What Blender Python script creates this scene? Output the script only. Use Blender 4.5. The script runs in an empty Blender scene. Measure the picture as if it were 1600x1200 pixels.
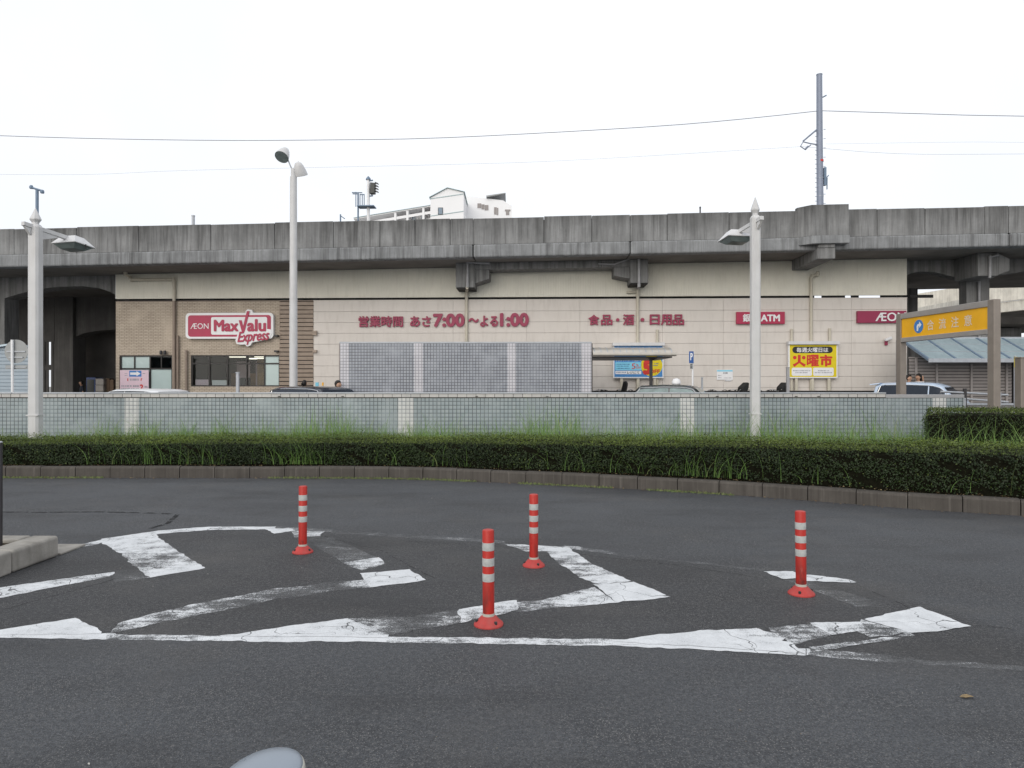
import bpy, bmesh, math, random
import numpy as np
from mathutils import Vector, Matrix

random.seed(7)
RNG = np.random.default_rng(11)
S = bpy.context.scene
COL = S.collection
R = math.radians

# ------------------------------------------------------------------ camera
CAM_H, FPX, HOR = 1.63, 1100.0, 603.0          # eye height, focal length and horizon row of the 1600 x 1200 photograph
cd = bpy.data.cameras.new("camera")
cam = bpy.data.objects.new("camera", cd)
COL.objects.link(cam)
cam.location = (0, 0, CAM_H)
cam.rotation_euler = (R(90), 0, 0)
cd.sensor_width = 36.0
cd.lens = FPX / 1600 * 36
cd.shift_y = (HOR - 600) / 1600
cd.clip_start = 0.05
cd.clip_end = 3000
S.camera = cam

# ------------------------------------------------------------------ sky and sun
SUN_EL, SUN_AZ = 23.0, 203.0
W = bpy.data.worlds.new("World")
S.world = W
W.use_nodes = True
wn = W.node_tree
sky = wn.nodes.new('ShaderNodeTexSky')
sky.sky_type = 'NISHITA'
sky.sun_disc = False
sky.sun_elevation = R(SUN_EL)
sky.sun_rotation = R(SUN_AZ)
sky.air_density = 1.0
sky.dust_density = 3.0
sky.ozone_density = 1.0
# a thin bright overcast lies over the blue: cloud brightness mixed with the clear sky
tcw = wn.nodes.new('ShaderNodeTexCoord')
cl = wn.nodes.new('ShaderNodeTexNoise')
cl.inputs['Scale'].default_value = 1.6
cl.inputs['Detail'].default_value = 5
wn.links.new(tcw.outputs['Generated'], cl.inputs['Vector'])
mr = wn.nodes.new('ShaderNodeMapRange')
mr.inputs[1].default_value, mr.inputs[2].default_value = 0.25, 0.7
mr.inputs[3].default_value, mr.inputs[4].default_value = 0.78, 1.0
wn.links.new(cl.outputs[0], mr.inputs[0])
mx = wn.nodes.new('ShaderNodeMix')
mx.data_type = 'RGBA'
wn.links.new(mr.outputs[0], mx.inputs[0])
wn.links.new(sky.outputs[0], mx.inputs[6])
mx.inputs[7].default_value = (10.6, 10.9, 11.4, 1)
wn.links.new(mx.outputs[2], wn.nodes['Background'].inputs[0])
wn.nodes['Background'].inputs[1].default_value = 0.1
sl = bpy.data.lights.new("sun", 'SUN')
sl.energy = 1.5
sl.angle = R(60)
sl.color = (1.0, 0.95, 0.87)
so = bpy.data.objects.new("sun", sl)
COL.objects.link(so)
sd = Vector((math.sin(R(SUN_AZ)) * math.cos(R(SUN_EL)), math.cos(R(SUN_AZ)) * math.cos(R(SUN_EL)), math.sin(R(SUN_EL))))
so.rotation_euler = (-sd).to_track_quat('-Z', 'Y').to_euler()
so.location = (-20, -30, 30)
S.view_settings.view_transform = 'Standard'
S.view_settings.look = 'None'
S.view_settings.gamma = 1
S.view_settings.exposure = 0.0

# ------------------------------------------------------------------ measuring helpers
def P(px, py, Y):
    return Vector(((px - 800) / FPX * Y, Y, CAM_H + (HOR - py) / FPX * Y))

def XA(px, Y):
    return (px - 800) / FPX * Y

def ZA(py, Y):
    return CAM_H + (HOR - py) / FPX * Y

def G(px, py, z=0.0):
    Y = (CAM_H - z) * FPX / (py - HOR)
    return Vector(((px - 800) / FPX * Y, Y, z))

FA = math.atan(-0.0383)                         # the shop front and the viaduct run at this small angle
FY = 27.885
RF = Matrix.Translation((0, FY, 0)) @ Matrix.Rotation(FA, 4, 'Z')

def F(px, py, v=0.0):
    """point of the shop front (u along it, z up); v is measured away from the camera"""
    t = (px - 800) / FPX
    n = Vector((-math.sin(FA), math.cos(FA)))
    o = Vector((0, FY)) + n * v
    k = o.dot(n) / (Vector((t, 1)).dot(n))
    X, Y = t * k, k
    u = X * math.cos(FA) + (Y - FY) * math.sin(FA)
    return u, CAM_H + (HOR - py) / FPX * Y

# ------------------------------------------------------------------ materials
def _n(nt, t, **kw):
    n = nt.nodes.new(t)
    for k, v in kw.items():
        setattr(n, k, v)
    return n

def mathn(nt, op, a, b=None, c=None, clamp=False):
    n = nt.nodes.new('ShaderNodeMath')
    n.operation = op
    n.use_clamp = clamp
    for i, x in enumerate((a, b, c)):
        if x is None:
            continue
        if isinstance(x, (int, float)):
            n.inputs[i].default_value = x
        else:
            nt.links.new(x, n.inputs[i])
    return n.outputs[0]

def mixc(nt, f, a, b):
    n = nt.nodes.new('ShaderNodeMix')
    n.data_type = 'RGBA'
    for i, x in ((0, f), (6, a), (7, b)):
        if isinstance(x, (int, float)):
            n.inputs[i].default_value = x
        elif isinstance(x, (tuple, list)):
            n.inputs[i].default_value = (*x[:3], 1)
        else:
            nt.links.new(x, n.inputs[i])
    return n.outputs[2]

def noise(nt, scale, vec=None, detail=4.0, rough=0.55, stretch=None):
    n = nt.nodes.new('ShaderNodeTexNoise')
    n.inputs['Scale'].default_value = scale
    n.inputs['Detail'].default_value = detail
    n.inputs['Roughness'].default_value = rough
    if vec is not None:
        if stretch:
            m = nt.nodes.new('ShaderNodeMapping')
            m.inputs['Scale'].default_value = stretch
            nt.links.new(vec, m.inputs[0])
            vec = m.outputs[0]
        nt.links.new(vec, n.inputs['Vector'])
    return n.outputs[0]

def ramp(nt, f, lo, hi):
    n = nt.nodes.new('ShaderNodeMapRange')
    n.inputs[1].default_value = lo
    n.inputs[2].default_value = hi
    nt.links.new(f, n.inputs[0])
    return n.outputs[0]

def base(name, rough=0.6, metal=0.0, spec=0.5):
    m = bpy.data.materials.new(name)
    m.use_nodes = True
    nt = m.node_tree
    b = nt.nodes['Principled BSDF']
    b.inputs['Roughness'].default_value = rough
    b.inputs['Metallic'].default_value = metal
    b.inputs['Specular IOR Level'].default_value = spec
    tc = nt.nodes.new('ShaderNodeTexCoord')
    return m, nt, b, tc.outputs['Object']

def bump(nt, b, h, strength, dist):
    n = nt.nodes.new('ShaderNodeBump')
    n.inputs['Strength'].default_value = strength
    n.inputs['Distance'].default_value = dist
    nt.links.new(h, n.inputs['Height'])
    nt.links.new(n.outputs[0], b.inputs['Normal'])

def plain(name, col, rough=0.55, metal=0.0, var=0.12, scale=6.0, spec=0.4, bmp=0.0, dirt=None, dirt_amt=0.35):
    m, nt, b, oc = base(name, rough, metal, spec)
    f = noise(nt, scale, oc, 5)
    c = mixc(nt, ramp(nt, f, 0.3, 0.7), tuple(x * (1 - var) for x in col), tuple(min(1, x * (1 + var)) for x in col))
    if dirt:
        g = noise(nt, 2.2, oc, 6, 0.65, (3.0, 3.0, 0.5))
        c = mixc(nt, mathn(nt, 'MULTIPLY', ramp(nt, g, 0.5, 0.75), dirt_amt), c, dirt)
    nt.links.new(c, b.inputs['Base Color'])
    rr = mathn(nt, 'ADD', mathn(nt, 'MULTIPLY', f, 0.2), rough - 0.1)
    nt.links.new(rr, b.inputs['Roughness'])
    if bmp:
        bump(nt, b, noise(nt, scale * 8, oc, 4), bmp, 0.01)
    return m

def concrete(name, col, streak=0.6, dark=(0.045, 0.044, 0.043), light=(0.40, 0.39, 0.37), top=None, freq=1.0):
    m, nt, b, oc = base(name, 0.9, 0, 0.2)
    f1 = noise(nt, 1.1 * freq, oc, 6, 0.6)
    f2 = noise(nt, 14, oc, 5, 0.6)
    c = mixc(nt, ramp(nt, f1, 0.3, 0.7), tuple(x * 0.78 for x in col), tuple(x * 1.18 for x in col))
    c = mixc(nt, mathn(nt, 'MULTIPLY', ramp(nt, f2, 0.35, 0.75), 0.3), c, tuple(x * 0.7 for x in col))
    s1 = noise(nt, 1.0, oc, 6, 0.62, (5.5 * freq, 5.5 * freq, 0.35))
    s2 = noise(nt, 1.0, oc, 5, 0.6, (15 * freq, 15 * freq, 0.6))
    big = noise(nt, 0.35, oc, 3, 0.5)
    k = mathn(nt, 'MULTIPLY', ramp(nt, s1, 0.42, 0.68), ramp(nt, big, 0.25, 0.6))
    c = mixc(nt, mathn(nt, 'MULTIPLY', k, streak), c, dark)
    c = mixc(nt, mathn(nt, 'MULTIPLY', ramp(nt, s2, 0.52, 0.68), streak * 0.6), c, dark)
    c = mixc(nt, mathn(nt, 'MULTIPLY', ramp(nt, s2, 0.42, 0.3), 0.18), c, light)
    if top:
        # weather crust that has run down from the top edge
        sep = _n(nt, 'ShaderNodeSeparateXYZ')
        nt.links.new(oc, sep.inputs[0])
        zz = mathn(nt, 'SUBTRACT', sep.outputs[2], mathn(nt, 'MULTIPLY', sep.outputs[0], 0.0137))
        g = ramp(nt, mathn(nt, 'ADD', zz, mathn(nt, 'MULTIPLY', mathn(nt, 'SUBTRACT', s1, 0.5), 1.6)), top[0], top[1])
        c = mixc(nt, mathn(nt, 'MULTIPLY', g, 0.55), c, dark)
    nt.links.new(c, b.inputs['Base Color'])
    bump(nt, b, f2, 0.25, 0.01)
    return m

M = {}
M['concrete'] = concrete('viaduct_concrete', (0.25, 0.25, 0.248), 0.7)
M['parapet'] = concrete('parapet_concrete', (0.262, 0.264, 0.264), 0.58, top=(7.0, 7.9))
M['deck_edge'] = concrete('deck_edge_concrete', (0.275, 0.282, 0.288), 0.66, freq=1.3, light=(0.5, 0.5, 0.5))
M['soffit'] = plain('soffit_concrete', (0.20, 0.188, 0.175), 0.9, var=0.2, scale=0.9, spec=0.1, bmp=0.1)
M['sunlit_tone_concrete'] = concrete('sunlit_tone_concrete', (0.80, 0.76, 0.67), 0.35, dark=(0.25, 0.21, 0.16))  # raised warm albedo paints sunlight onto the distant concrete
M['shade_tone_concrete'] = concrete('inner_concrete', (0.15, 0.145, 0.14), 0.35)  # darker copy of the viaduct concrete, painting in the underpass shade

def asphalt():
    m, nt, b, oc = base('asphalt', 0.8, 0, 0.42)
    big = noise(nt, 0.30, oc, 4, 0.55)
    mid = noise(nt, 1.7, oc, 5, 0.6)
    fine = noise(nt, 90, oc, 3, 0.7)
    v = _n(nt, 'ShaderNodeTexVoronoi')
    v.inputs['Scale'].default_value = 150
    nt.links.new(oc, v.inputs['Vector'])
    hsv = _n(nt, 'ShaderNodeSeparateColor')
    nt.links.new(v.outputs['Color'], hsv.inputs[0])
    c = mixc(nt, ramp(nt, big, 0.3, 0.7), (0.058, 0.064, 0.073), (0.102, 0.110, 0.122))
    tr = _n(nt, 'ShaderNodeAttribute')
    tr.attribute_name = 'tread'
    tf = mathn(nt, 'ADD', mathn(nt, 'MULTIPLY', tr.outputs['Fac'], 0.75), mathn(nt, 'MULTIPLY', ramp(nt, noise(nt, 0.9, oc, 5, 0.6), 0.35, 0.65), 0.3), clamp=True)
    c = mixc(nt, tf, mixc(nt, ramp(nt, big, 0.3, 0.7), (0.030, 0.031, 0.034), (0.054, 0.055, 0.059)), c)
    c = mixc(nt, mathn(nt, 'MULTIPLY', ramp(nt, mid, 0.45, 0.75), 0.5), c, (0.036, 0.037, 0.040))
    c = mixc(nt, mathn(nt, 'MULTIPLY', ramp(nt, fine, 0.58, 0.40), 0.75), c, (0.018, 0.018, 0.020))
    stone = mathn(nt, 'MULTIPLY', mathn(nt, 'GREATER_THAN', hsv.outputs[0], 0.70), mathn(nt, 'LESS_THAN', v.outputs['Distance'], 0.5))
    sc = mixc(nt, hsv.outputs[1], (0.11, 0.11, 0.12), (0.40, 0.39, 0.37))
    c = mixc(nt, mathn(nt, 'MULTIPLY', stone, mathn(nt, 'ADD', mathn(nt, 'MULTIPLY', ramp(nt, mid, 0.35, 0.65), 0.35), 0.22)), c, sc)
    g30 = noise(nt, 34, oc, 3, 0.65)
    c = mixc(nt, mathn(nt, 'MULTIPLY', ramp(nt, g30, 0.52, 0.68), 0.5), c, (0.125, 0.125, 0.125))
    c = mixc(nt, mathn(nt, 'MULTIPLY', ramp(nt, g30, 0.48, 0.32), 0.5), c, (0.024, 0.024, 0.026))
    gr = noise(nt, 0.55, oc, 6, 0.65)
    c = mixc(nt, mathn(nt, 'MULTIPLY', ramp(nt, gr, 0.52, 0.72), 0.45), c, (0.105, 0.100, 0.094))
    # oil-dark wheel wander and brownish stains
    st = noise(nt, 0.8, oc, 5, 0.6, (0.5, 1.6, 1))
    c = mixc(nt, mathn(nt, 'MULTIPLY', ramp(nt, st, 0.50, 0.72), 0.55), c, (0.026, 0.026, 0.028))
    nt.links.new(c, b.inputs['Base Color'])
    nt.links.new(ramp(nt, mid, 0.2, 0.8), b.inputs['Roughness'])
    rr = mathn(nt, 'ADD', mathn(nt, 'MULTIPLY', mid, 0.25), 0.52)
    nt.links.new(rr, b.inputs['Roughness'])
    h = mathn(nt, 'ADD', mathn(nt, 'MULTIPLY', fine, 0.6), mathn(nt, 'MULTIPLY', v.outputs['Distance'], 0.9))
    bump(nt, b, h, 0.8, 0.008)
    return m
M['asphalt'] = asphalt()

def seam_mat():
    m, nt, b, oc = base('road_seam', 0.9, 0, 0.2)
    b.inputs['Base Color'].default_value = (0.018, 0.018, 0.02, 1)
    f = noise(nt, 7, oc, 4, 0.7)
    a = mathn(nt, 'MULTIPLY', mathn(nt, 'GREATER_THAN', f, 0.47), 0.6)
    t = _n(nt, 'ShaderNodeBsdfTransparent')
    mx = _n(nt, 'ShaderNodeMixShader')
    nt.links.new(a, mx.inputs[0])
    nt.links.new(t.outputs[0], mx.inputs[1])
    nt.links.new(b.outputs[0], mx.inputs[2])
    nt.links.new(mx.outputs[0], nt.nodes['Material Output'].inputs[0])
    return m
M['seam'] = seam_mat()

def paint_mat():
    """worn road paint: the attribute 'wear' says how much of it has been driven off"""
    m, nt, b, oc = base('road_paint', 0.7, 0, 0.3)
    at = _n(nt, 'ShaderNodeAttribute')
    at.attribute_name = 'wear'
    wear = at.outputs['Fac']
    n1 = noise(nt, 5.0, oc, 8, 0.68)
    n2 = noise(nt, 45.0, oc, 5, 0.7)
    n3 = noise(nt, 1.6, oc, 3, 0.5)
    dis = _n(nt, 'ShaderNodeVectorMath')
    dis.operation = 'ADD'
    cn = nt.nodes.new('ShaderNodeTexNoise')
    cn.inputs['Scale'].default_value = 4.0
    nt.links.new(oc, cn.inputs['Vector'])
    sc = _n(nt, 'ShaderNodeVectorMath')
    sc.operation = 'SCALE'
    sc.inputs[3].default_value = 0.35
    nt.links.new(cn.outputs['Color'], sc.inputs[0])
    nt.links.new(oc, dis.inputs[0])
    nt.links.new(sc.outputs[0], dis.inputs[1])
    v = _n(nt, 'ShaderNodeTexVoronoi')
    v.feature = 'DISTANCE_TO_EDGE'
    v.inputs['Scale'].default_value = 2.6
    nt.links.new(dis.outputs[0], v.inputs['Vector'])
    n4 = noise(nt, 170.0, oc, 2, 0.6)
    crack = mathn(nt, 'LESS_THAN', v.outputs['Distance'], mathn(nt, 'MULTIPLY', mathn(nt, 'MULTIPLY', ramp(nt, n3, 0.45, 0.65), 0.016), mathn(nt, 'ADD', n2, 0.3)))
    mp = _n(nt, 'ShaderNodeMapping')
    mp.inputs['Rotation'].default_value = (0, 0, R(38))
    mp.inputs['Scale'].default_value = (3.0, 22.0, 1.0)
    nt.links.new(oc, mp.inputs[0])
    n5 = noise(nt, 1.0, mp.outputs[0], 4, 0.6)
    mix = mathn(nt, 'ADD', mathn(nt, 'ADD', mathn(nt, 'MULTIPLY', n1, 0.56), mathn(nt, 'MULTIPLY', n2, 0.26)), mathn(nt, 'ADD', mathn(nt, 'MULTIPLY', n4, 0.42), mathn(nt, 'MULTIPLY', mathn(nt, 'SUBTRACT', n5, 0.5), 0.30)))
    lim = mathn(nt, 'ADD', mathn(nt, 'MULTIPLY', wear, 0.50), 0.375)
    keep = ramp(nt, mathn(nt, 'SUBTRACT', mix, lim), -0.05, 0.075)
    ghost = mathn(nt, 'MULTIPLY', ramp(nt, mathn(nt, 'SUBTRACT', mix, lim), -0.22, 0.0), 0.13)
    keep = mathn(nt, 'MAXIMUM', keep, ghost)
    keep = mathn(nt, 'MULTIPLY', keep, mathn(nt, 'SUBTRACT', 1.0, mathn(nt, 'MULTIPLY', crack, 0.8)))
    c = mixc(nt, ramp(nt, n1, 0.35, 0.7), (0.58, 0.60, 0.62), (0.76, 0.78, 0.80))
    c = mixc(nt, mathn(nt, 'MULTIPLY', ramp(nt, n2, 0.5, 0.75), 0.4), c, (0.36, 0.36, 0.355))
    c = mixc(nt, mathn(nt, 'MULTIPLY', ramp(nt, n4, 0.6, 0.4), 0.25), c, (0.34, 0.34, 0.34))
    nt.links.new(c, b.inputs['Base Color'])
    t = _n(nt, 'ShaderNodeBsdfTransparent')
    mx = _n(nt, 'ShaderNodeMixShader')
    nt.links.new(keep, mx.inputs[0])
    nt.links.new(t.outputs[0], mx.inputs[1])
    nt.links.new(b.outputs[0], mx.inputs[2])
    nt.links.new(mx.outputs[0], nt.nodes['Material Output'].inputs[0])
    bump(nt, b, n2, 0.2, 0.004)
    return m
M['paint'] = paint_mat()

def tile_mat(name, c1, c2, grout, w, h, gw, rough=0.35, streak=0.0):
    m, nt, b, oc = base(name, rough, 0, 0.4)
    sep = _n(nt, 'ShaderNodeSeparateXYZ')
    nt.links.new(oc, sep.inputs[0])
    cmb = _n(nt, 'ShaderNodeCombineXYZ')
    nt.links.new(mathn(nt, 'ADD', sep.outputs[0], sep.outputs[1]), cmb.inputs[0])
    nt.links.new(sep.outputs[2], cmb.inputs[1])
    br = _n(nt, 'ShaderNodeTexBrick')
    br.offset = 0.0 if streak >= 0 else 0.5
    br.squash = 1.0
    br.inputs['Color1'].default_value = (*c1, 1)
    br.inputs['Color2'].default_value = (*c2, 1)
    br.inputs['Mortar'].default_value = (*grout, 1)
    br.inputs['Scale'].default_value = 1.0
    br.inputs['Mortar Size'].default_value = gw
    br.inputs['Mortar Smooth'].default_value = 0.1
    br.inputs['Brick Width'].default_value = w
    br.inputs['Row Height'].default_value = h
    nt.links.new(cmb.outputs[0], br.inputs['Vector'])
    f = noise(nt, 1.4, oc, 5, 0.6)
    g2 = noise(nt, 0.9, oc, 4, 0.6)
    c = mixc(nt, mathn(nt, 'MULTIPLY', ramp(nt, g2, 0.5, 0.68), 0.6), br.outputs[0], c1)
    c = mixc(nt, mathn(nt, 'MULTIPLY', ramp(nt, f, 0.5, 0.75), 0.35), c, tuple(x * 1.35 for x in c1))
    s = noise(nt, 1.0, oc, 5, 0.6, (4, 4, 0.4))
    c = mixc(nt, mathn(nt, 'MULTIPLY', ramp(nt, s, 0.52, 0.72), abs(streak)), c, tuple(x * 0.55 for x in c1))
    nt.links.new(c, b.inputs['Base Color'])
    bump(nt, b, mathn(nt, 'SUBTRACT', 1.0, br.outputs['Fac']), 0.4, 0.004)
    return m
M['wall_tile'] = tile_mat('grey_wall_tile', (0.33, 0.375, 0.39), (0.275, 0.325, 0.345), (0.075, 0.092, 0.10), 0.0965, 0.0965, 0.0085, streak=0.35)
M['wall_tile_pale'] = tile_mat('pale_wall_tile', (0.60, 0.60, 0.59), (0.54, 0.55, 0.55), (0.16, 0.18, 0.19), 0.0965, 0.0965, 0.008, streak=0.3)
M['block_tile'] = tile_mat('small_grey_tile', (0.34, 0.36, 0.395), (0.285, 0.305, 0.345), (0.10, 0.105, 0.12), 0.0965, 0.0965, 0.011, streak=0.25)
M['block_tile_pale'] = tile_mat('small_pale_tile', (0.58, 0.57, 0.60), (0.54, 0.53, 0.57), (0.24, 0.24, 0.26), 0.0965, 0.0965, 0.010, streak=0.15)
M['cap_tile'] = tile_mat('coping_tile', (0.52, 0.50, 0.48), (0.47, 0.46, 0.45), (0.10, 0.10, 0.10), 0.227, 0.30, 0.008, streak=0.3)
M['brick'] = tile_mat('brown_brick', (0.50, 0.425, 0.345), (0.44, 0.37, 0.295), (0.25, 0.21, 0.165), 0.20, 0.062, 0.011, rough=0.8, streak=-0.12)

M['white_pole'] = plain('white_pole_paint', (0.58, 0.578, 0.58), 0.4, var=0.06, scale=3, dirt=(0.42, 0.40, 0.37), dirt_amt=0.4)
M['lamp_shell'] = plain('lamp_shell', (0.62, 0.62, 0.63), 0.35, var=0.06)
M['lamp_glass'] = plain('lamp_glass', (0.20, 0.24, 0.24), 0.12, var=0.15, spec=0.6)
M['cream_rib'] = plain('cream_ribbed_metal', (0.76, 0.735, 0.645), 0.5, var=0.05, scale=1.2, dirt=(0.58, 0.55, 0.46), dirt_amt=0.4)
M['siding'] = plain('beige_siding', (0.65, 0.605, 0.56), 0.6, var=0.04, scale=1.0, dirt=(0.48, 0.435, 0.39), dirt_amt=0.42)
M['slat_brown'] = plain('brown_slat', (0.36, 0.29, 0.235), 0.6, var=0.1, scale=4)
M['black'] = plain('black_void', (0.012, 0.012, 0.012), 0.7, var=0.2)
M['dark_frame'] = plain('dark_window_frame', (0.022, 0.02, 0.02), 0.4, var=0.2)
M['pipe_cream'] = plain('cream_pipe', (0.55, 0.51, 0.42), 0.5, var=0.06, dirt=(0.35, 0.32, 0.26))
M['pipe_brown'] = plain('brown_pipe', (0.26, 0.205, 0.165), 0.5, var=0.1)
M['pipe_grey'] = plain('grey_pipe', (0.34, 0.34, 0.35), 0.5, var=0.1)
M['frosted'] = plain('frosted_pane', (0.46, 0.56, 0.55), 0.25, var=0.04, scale=2)
M['sign_red'] = plain('magenta_red', (0.31, 0.036, 0.085), 0.45, var=0.07, scale=3)
M['logo_red'] = plain('logo_red', (0.40, 0.025, 0.075), 0.4, var=0.07, scale=3)
M['sign_maroon'] = plain('maroon_board', (0.29, 0.025, 0.075), 0.45, var=0.06, scale=3)
M['sign_white'] = plain('sign_white', (0.78, 0.78, 0.79), 0.45, var=0.03)
M['sign_black'] = plain('sign_black', (0.02, 0.02, 0.022), 0.5, var=0.1)
M['sign_yellow'] = plain('sign_yellow', (0.70, 0.56, 0.01), 0.5, var=0.05)
M['poster_red'] = plain('poster_red', (0.58, 0.035, 0.025), 0.5, var=0.05)
M['poster_blue'] = plain('poster_blue', (0.06, 0.24, 0.55), 0.4, var=0.08)
M['poster_cyan'] = plain('poster_cyan', (0.22, 0.60, 0.78), 0.4, var=0.08)
M['sign_blue'] = plain('sign_blue', (0.025, 0.10, 0.32), 0.45, var=0.06)
M['arrow_blue'] = plain('arrow_blue', (0.05, 0.20, 0.52), 0.45, var=0.06)
M['sign_orange'] = plain('sign_orange', (0.86, 0.44, 0.012), 0.45, var=0.10, scale=1.5)
M['pink'] = plain('poster_pink', (0.72, 0.55, 0.62), 0.5, var=0.04)
M['fineprint'] = plain('fine_print', (0.30, 0.30, 0.33), 0.6, var=0.2)
M['steel_brown'] = plain('bronze_steel', (0.26, 0.225, 0.195), 0.38, metal=0.25, var=0.08)
M['steel_grey'] = plain('brushed_steel', (0.42, 0.40, 0.38), 0.32, metal=0.55, var=0.06)
M['galv'] = plain('galvanised_steel', (0.40, 0.42, 0.45), 0.45, metal=0.3, var=0.1)
M['mast'] = plain('catenary_mast_paint', (0.24, 0.27, 0.34), 0.5, metal=0.2, var=0.1)
M['blue_steel'] = plain('blue_grey_steel', (0.16, 0.22, 0.30), 0.5, metal=0.2, var=0.1)
M['wire'] = plain('wire', (0.22, 0.22, 0.25), 0.5, metal=0.5, var=0.1)
M['dark_metal'] = plain('dark_metal', (0.035, 0.033, 0.035), 0.4, var=0.2)
M['post_red'] = plain('delineator_red', (0.40, 0.018, 0.012), 0.42, var=0.10, scale=14, dirt=(0.10, 0.02, 0.016), dirt_amt=0.7)
M['post_red_faded'] = plain('delineator_base_red', (0.42, 0.045, 0.04), 0.6, var=0.14, scale=20, dirt=(0.22, 0.10, 0.09), dirt_amt=0.5)
def scuffed_red():
    m, nt, b, oc = base('scuffed_red', 0.45, 0, 0.4)
    sep = _n(nt, 'ShaderNodeSeparateXYZ')
    nt.links.new(oc, sep.inputs[0])
    oi = _n(nt, 'ShaderNodeObjectInfo')
    sh = _n(nt, 'ShaderNodeVectorMath')
    sh.operation = 'ADD'
    nt.links.new(oc, sh.inputs[0])
    nt.links.new(oi.outputs['Location'], sh.inputs[1])
    f = noise(nt, 9, sh.outputs[0], 5, 0.65, (1.6, 1.6, 0.55))
    g = noise(nt, 55, sh.outputs[0], 4, 0.7, (1, 1, 0.2))
    c = mixc(nt, ramp(nt, f, 0.3, 0.7), (0.37, 0.016, 0.011), (0.47, 0.030, 0.020))
    k = mathn(nt, 'MULTIPLY', ramp(nt, f, 0.48, 0.62), ramp(nt, sep.outputs[2], 0.34, 0.10))
    c = mixc(nt, mathn(nt, 'MULTIPLY', k, 0.8), c, (0.05, 0.014, 0.012))
    c = mixc(nt, mathn(nt, 'MULTIPLY', ramp(nt, g, 0.62, 0.72), 0.5), c, (0.52, 0.16, 0.13))
    nt.links.new(c, b.inputs['Base Color'])
    return m
M['post_scuffed'] = scuffed_red()
M['reflect'] = plain('reflective_band', (0.42, 0.43, 0.42), 0.3, var=0.10, scale=40, dirt=(0.3, 0.3, 0.28), dirt_amt=0.6)
M['kerb'] = concrete('kerb_stone', (0.092, 0.083, 0.074), 0.6, dark=(0.045, 0.04, 0.036), light=(0.34, 0.31, 0.28), freq=1.6)
M['island_kerb'] = plain('island_kerb_concrete', (0.30, 0.285, 0.26), 0.9, var=0.2, scale=5, spec=0.2, bmp=0.3, dirt=(0.15, 0.14, 0.12), dirt_amt=0.55)
M['soil'] = plain('soil', (0.055, 0.045, 0.032), 0.95, var=0.4, scale=12, spec=0.1, bmp=0.5)
M['pavement'] = plain('pavement', (0.22, 0.215, 0.21), 0.85, var=0.15, scale=3, spec=0.2)
M['ground'] = plain('far_ground', (0.20, 0.195, 0.185), 0.95, var=0.2, scale=0.3, spec=0.1)
M['apartment'] = plain('apartment_white', (0.84, 0.84, 0.85), 0.7, var=0.02, scale=0.4)
M['apartment_trim'] = plain('apartment_trim', (0.36, 0.46, 0.47), 0.6, var=0.05)
M['window_blue'] = plain('window_blue', (0.10, 0.17, 0.24), 0.15, var=0.2, spec=0.7)
M['shed'] = plain('blue_grey_corrugated', (0.34, 0.40, 0.45), 0.5, var=0.06, scale=2)
M['shed_roof'] = plain('pale_blue_roof', (0.50, 0.60, 0.66), 0.4, var=0.05)
M['slat_grey'] = plain('grey_slats', (0.30, 0.275, 0.265), 0.6, var=0.1, scale=3)
M['canopy_panel'] = plain('frosted_canopy_panel', (0.34, 0.42, 0.45), 0.2, var=0.10, scale=1.5, spec=0.6, dirt=(0.2, 0.24, 0.25))
M['canopy_roof'] = plain('canopy_metal', (0.50, 0.47, 0.42), 0.35, metal=0.4, var=0.08)
M['rubber'] = plain('rubber', (0.015, 0.015, 0.015), 0.7, var=0.2)
M['rim'] = plain('alloy', (0.45, 0.45, 0.46), 0.3, metal=0.8, var=0.05)
M['car_white'] = plain('white_car_paint', (0.78, 0.79, 0.81), 0.18, var=0.02, spec=0.6)
M['car_silver_white'] = plain('pearl_car_paint', (0.52, 0.62, 0.76), 0.18, var=0.02, spec=0.6)
M['car_black'] = plain('black_car_paint', (0.03, 0.033, 0.045), 0.15, var=0.05, spec=0.7)
M['car_navy'] = plain('taxi_dark_paint', (0.045, 0.055, 0.06), 0.15, var=0.05, spec=0.7)
M['car_glass'] = plain('car_glass', (0.015, 0.022, 0.035), 0.05, var=0.1, spec=0.35)
M['car_glass_pale'] = plain('pale_car_glass', (0.16, 0.22, 0.22), 0.05, var=0.4, scale=3, spec=0.5)
M['chrome'] = plain('chrome', (0.7, 0.7, 0.7), 0.12, metal=1.0, var=0.02)
M['lamp_red'] = plain('tail_lamp', (0.35, 0.01, 0.02), 0.2, var=0.1)
M['lamp_clear'] = plain('head_lamp', (0.7, 0.72, 0.74), 0.1, var=0.05)
M['skin'] = plain('skin', (0.42, 0.25, 0.17), 0.5, var=0.05, scale=15)
M['hair'] = plain('black_hair', (0.012, 0.010, 0.009), 0.45, var=0.3, scale=40)
M['shirt_white'] = plain('white_shirt', (0.70, 0.70, 0.71), 0.85, var=0.05)
M['shirt_dark'] = plain('dark_shirt', (0.03, 0.035, 0.05), 0.85, var=0.15)
M['trousers'] = plain('dark_trousers', (0.03, 0.032, 0.04), 0.85, var=0.15)
M['shoes'] = plain('black_shoes', (0.015, 0.014, 0.014), 0.5, var=0.1)
M['bike_dark'] = plain('bicycle_paint', (0.02, 0.02, 0.025), 0.35, var=0.1)
M['bike_silver'] = plain('bicycle_silver', (0.40, 0.41, 0.42), 0.3, metal=0.6, var=0.1)
M['machine_blue'] = plain('blue_machine', (0.05, 0.08, 0.20), 0.4, var=0.1)
M['box_brown'] = plain('brown_carton', (0.16, 0.11, 0.075), 0.8, var=0.15)
M['crate_grey'] = plain('grey_crate', (0.34, 0.32, 0.30), 0.6, var=0.15)
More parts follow.
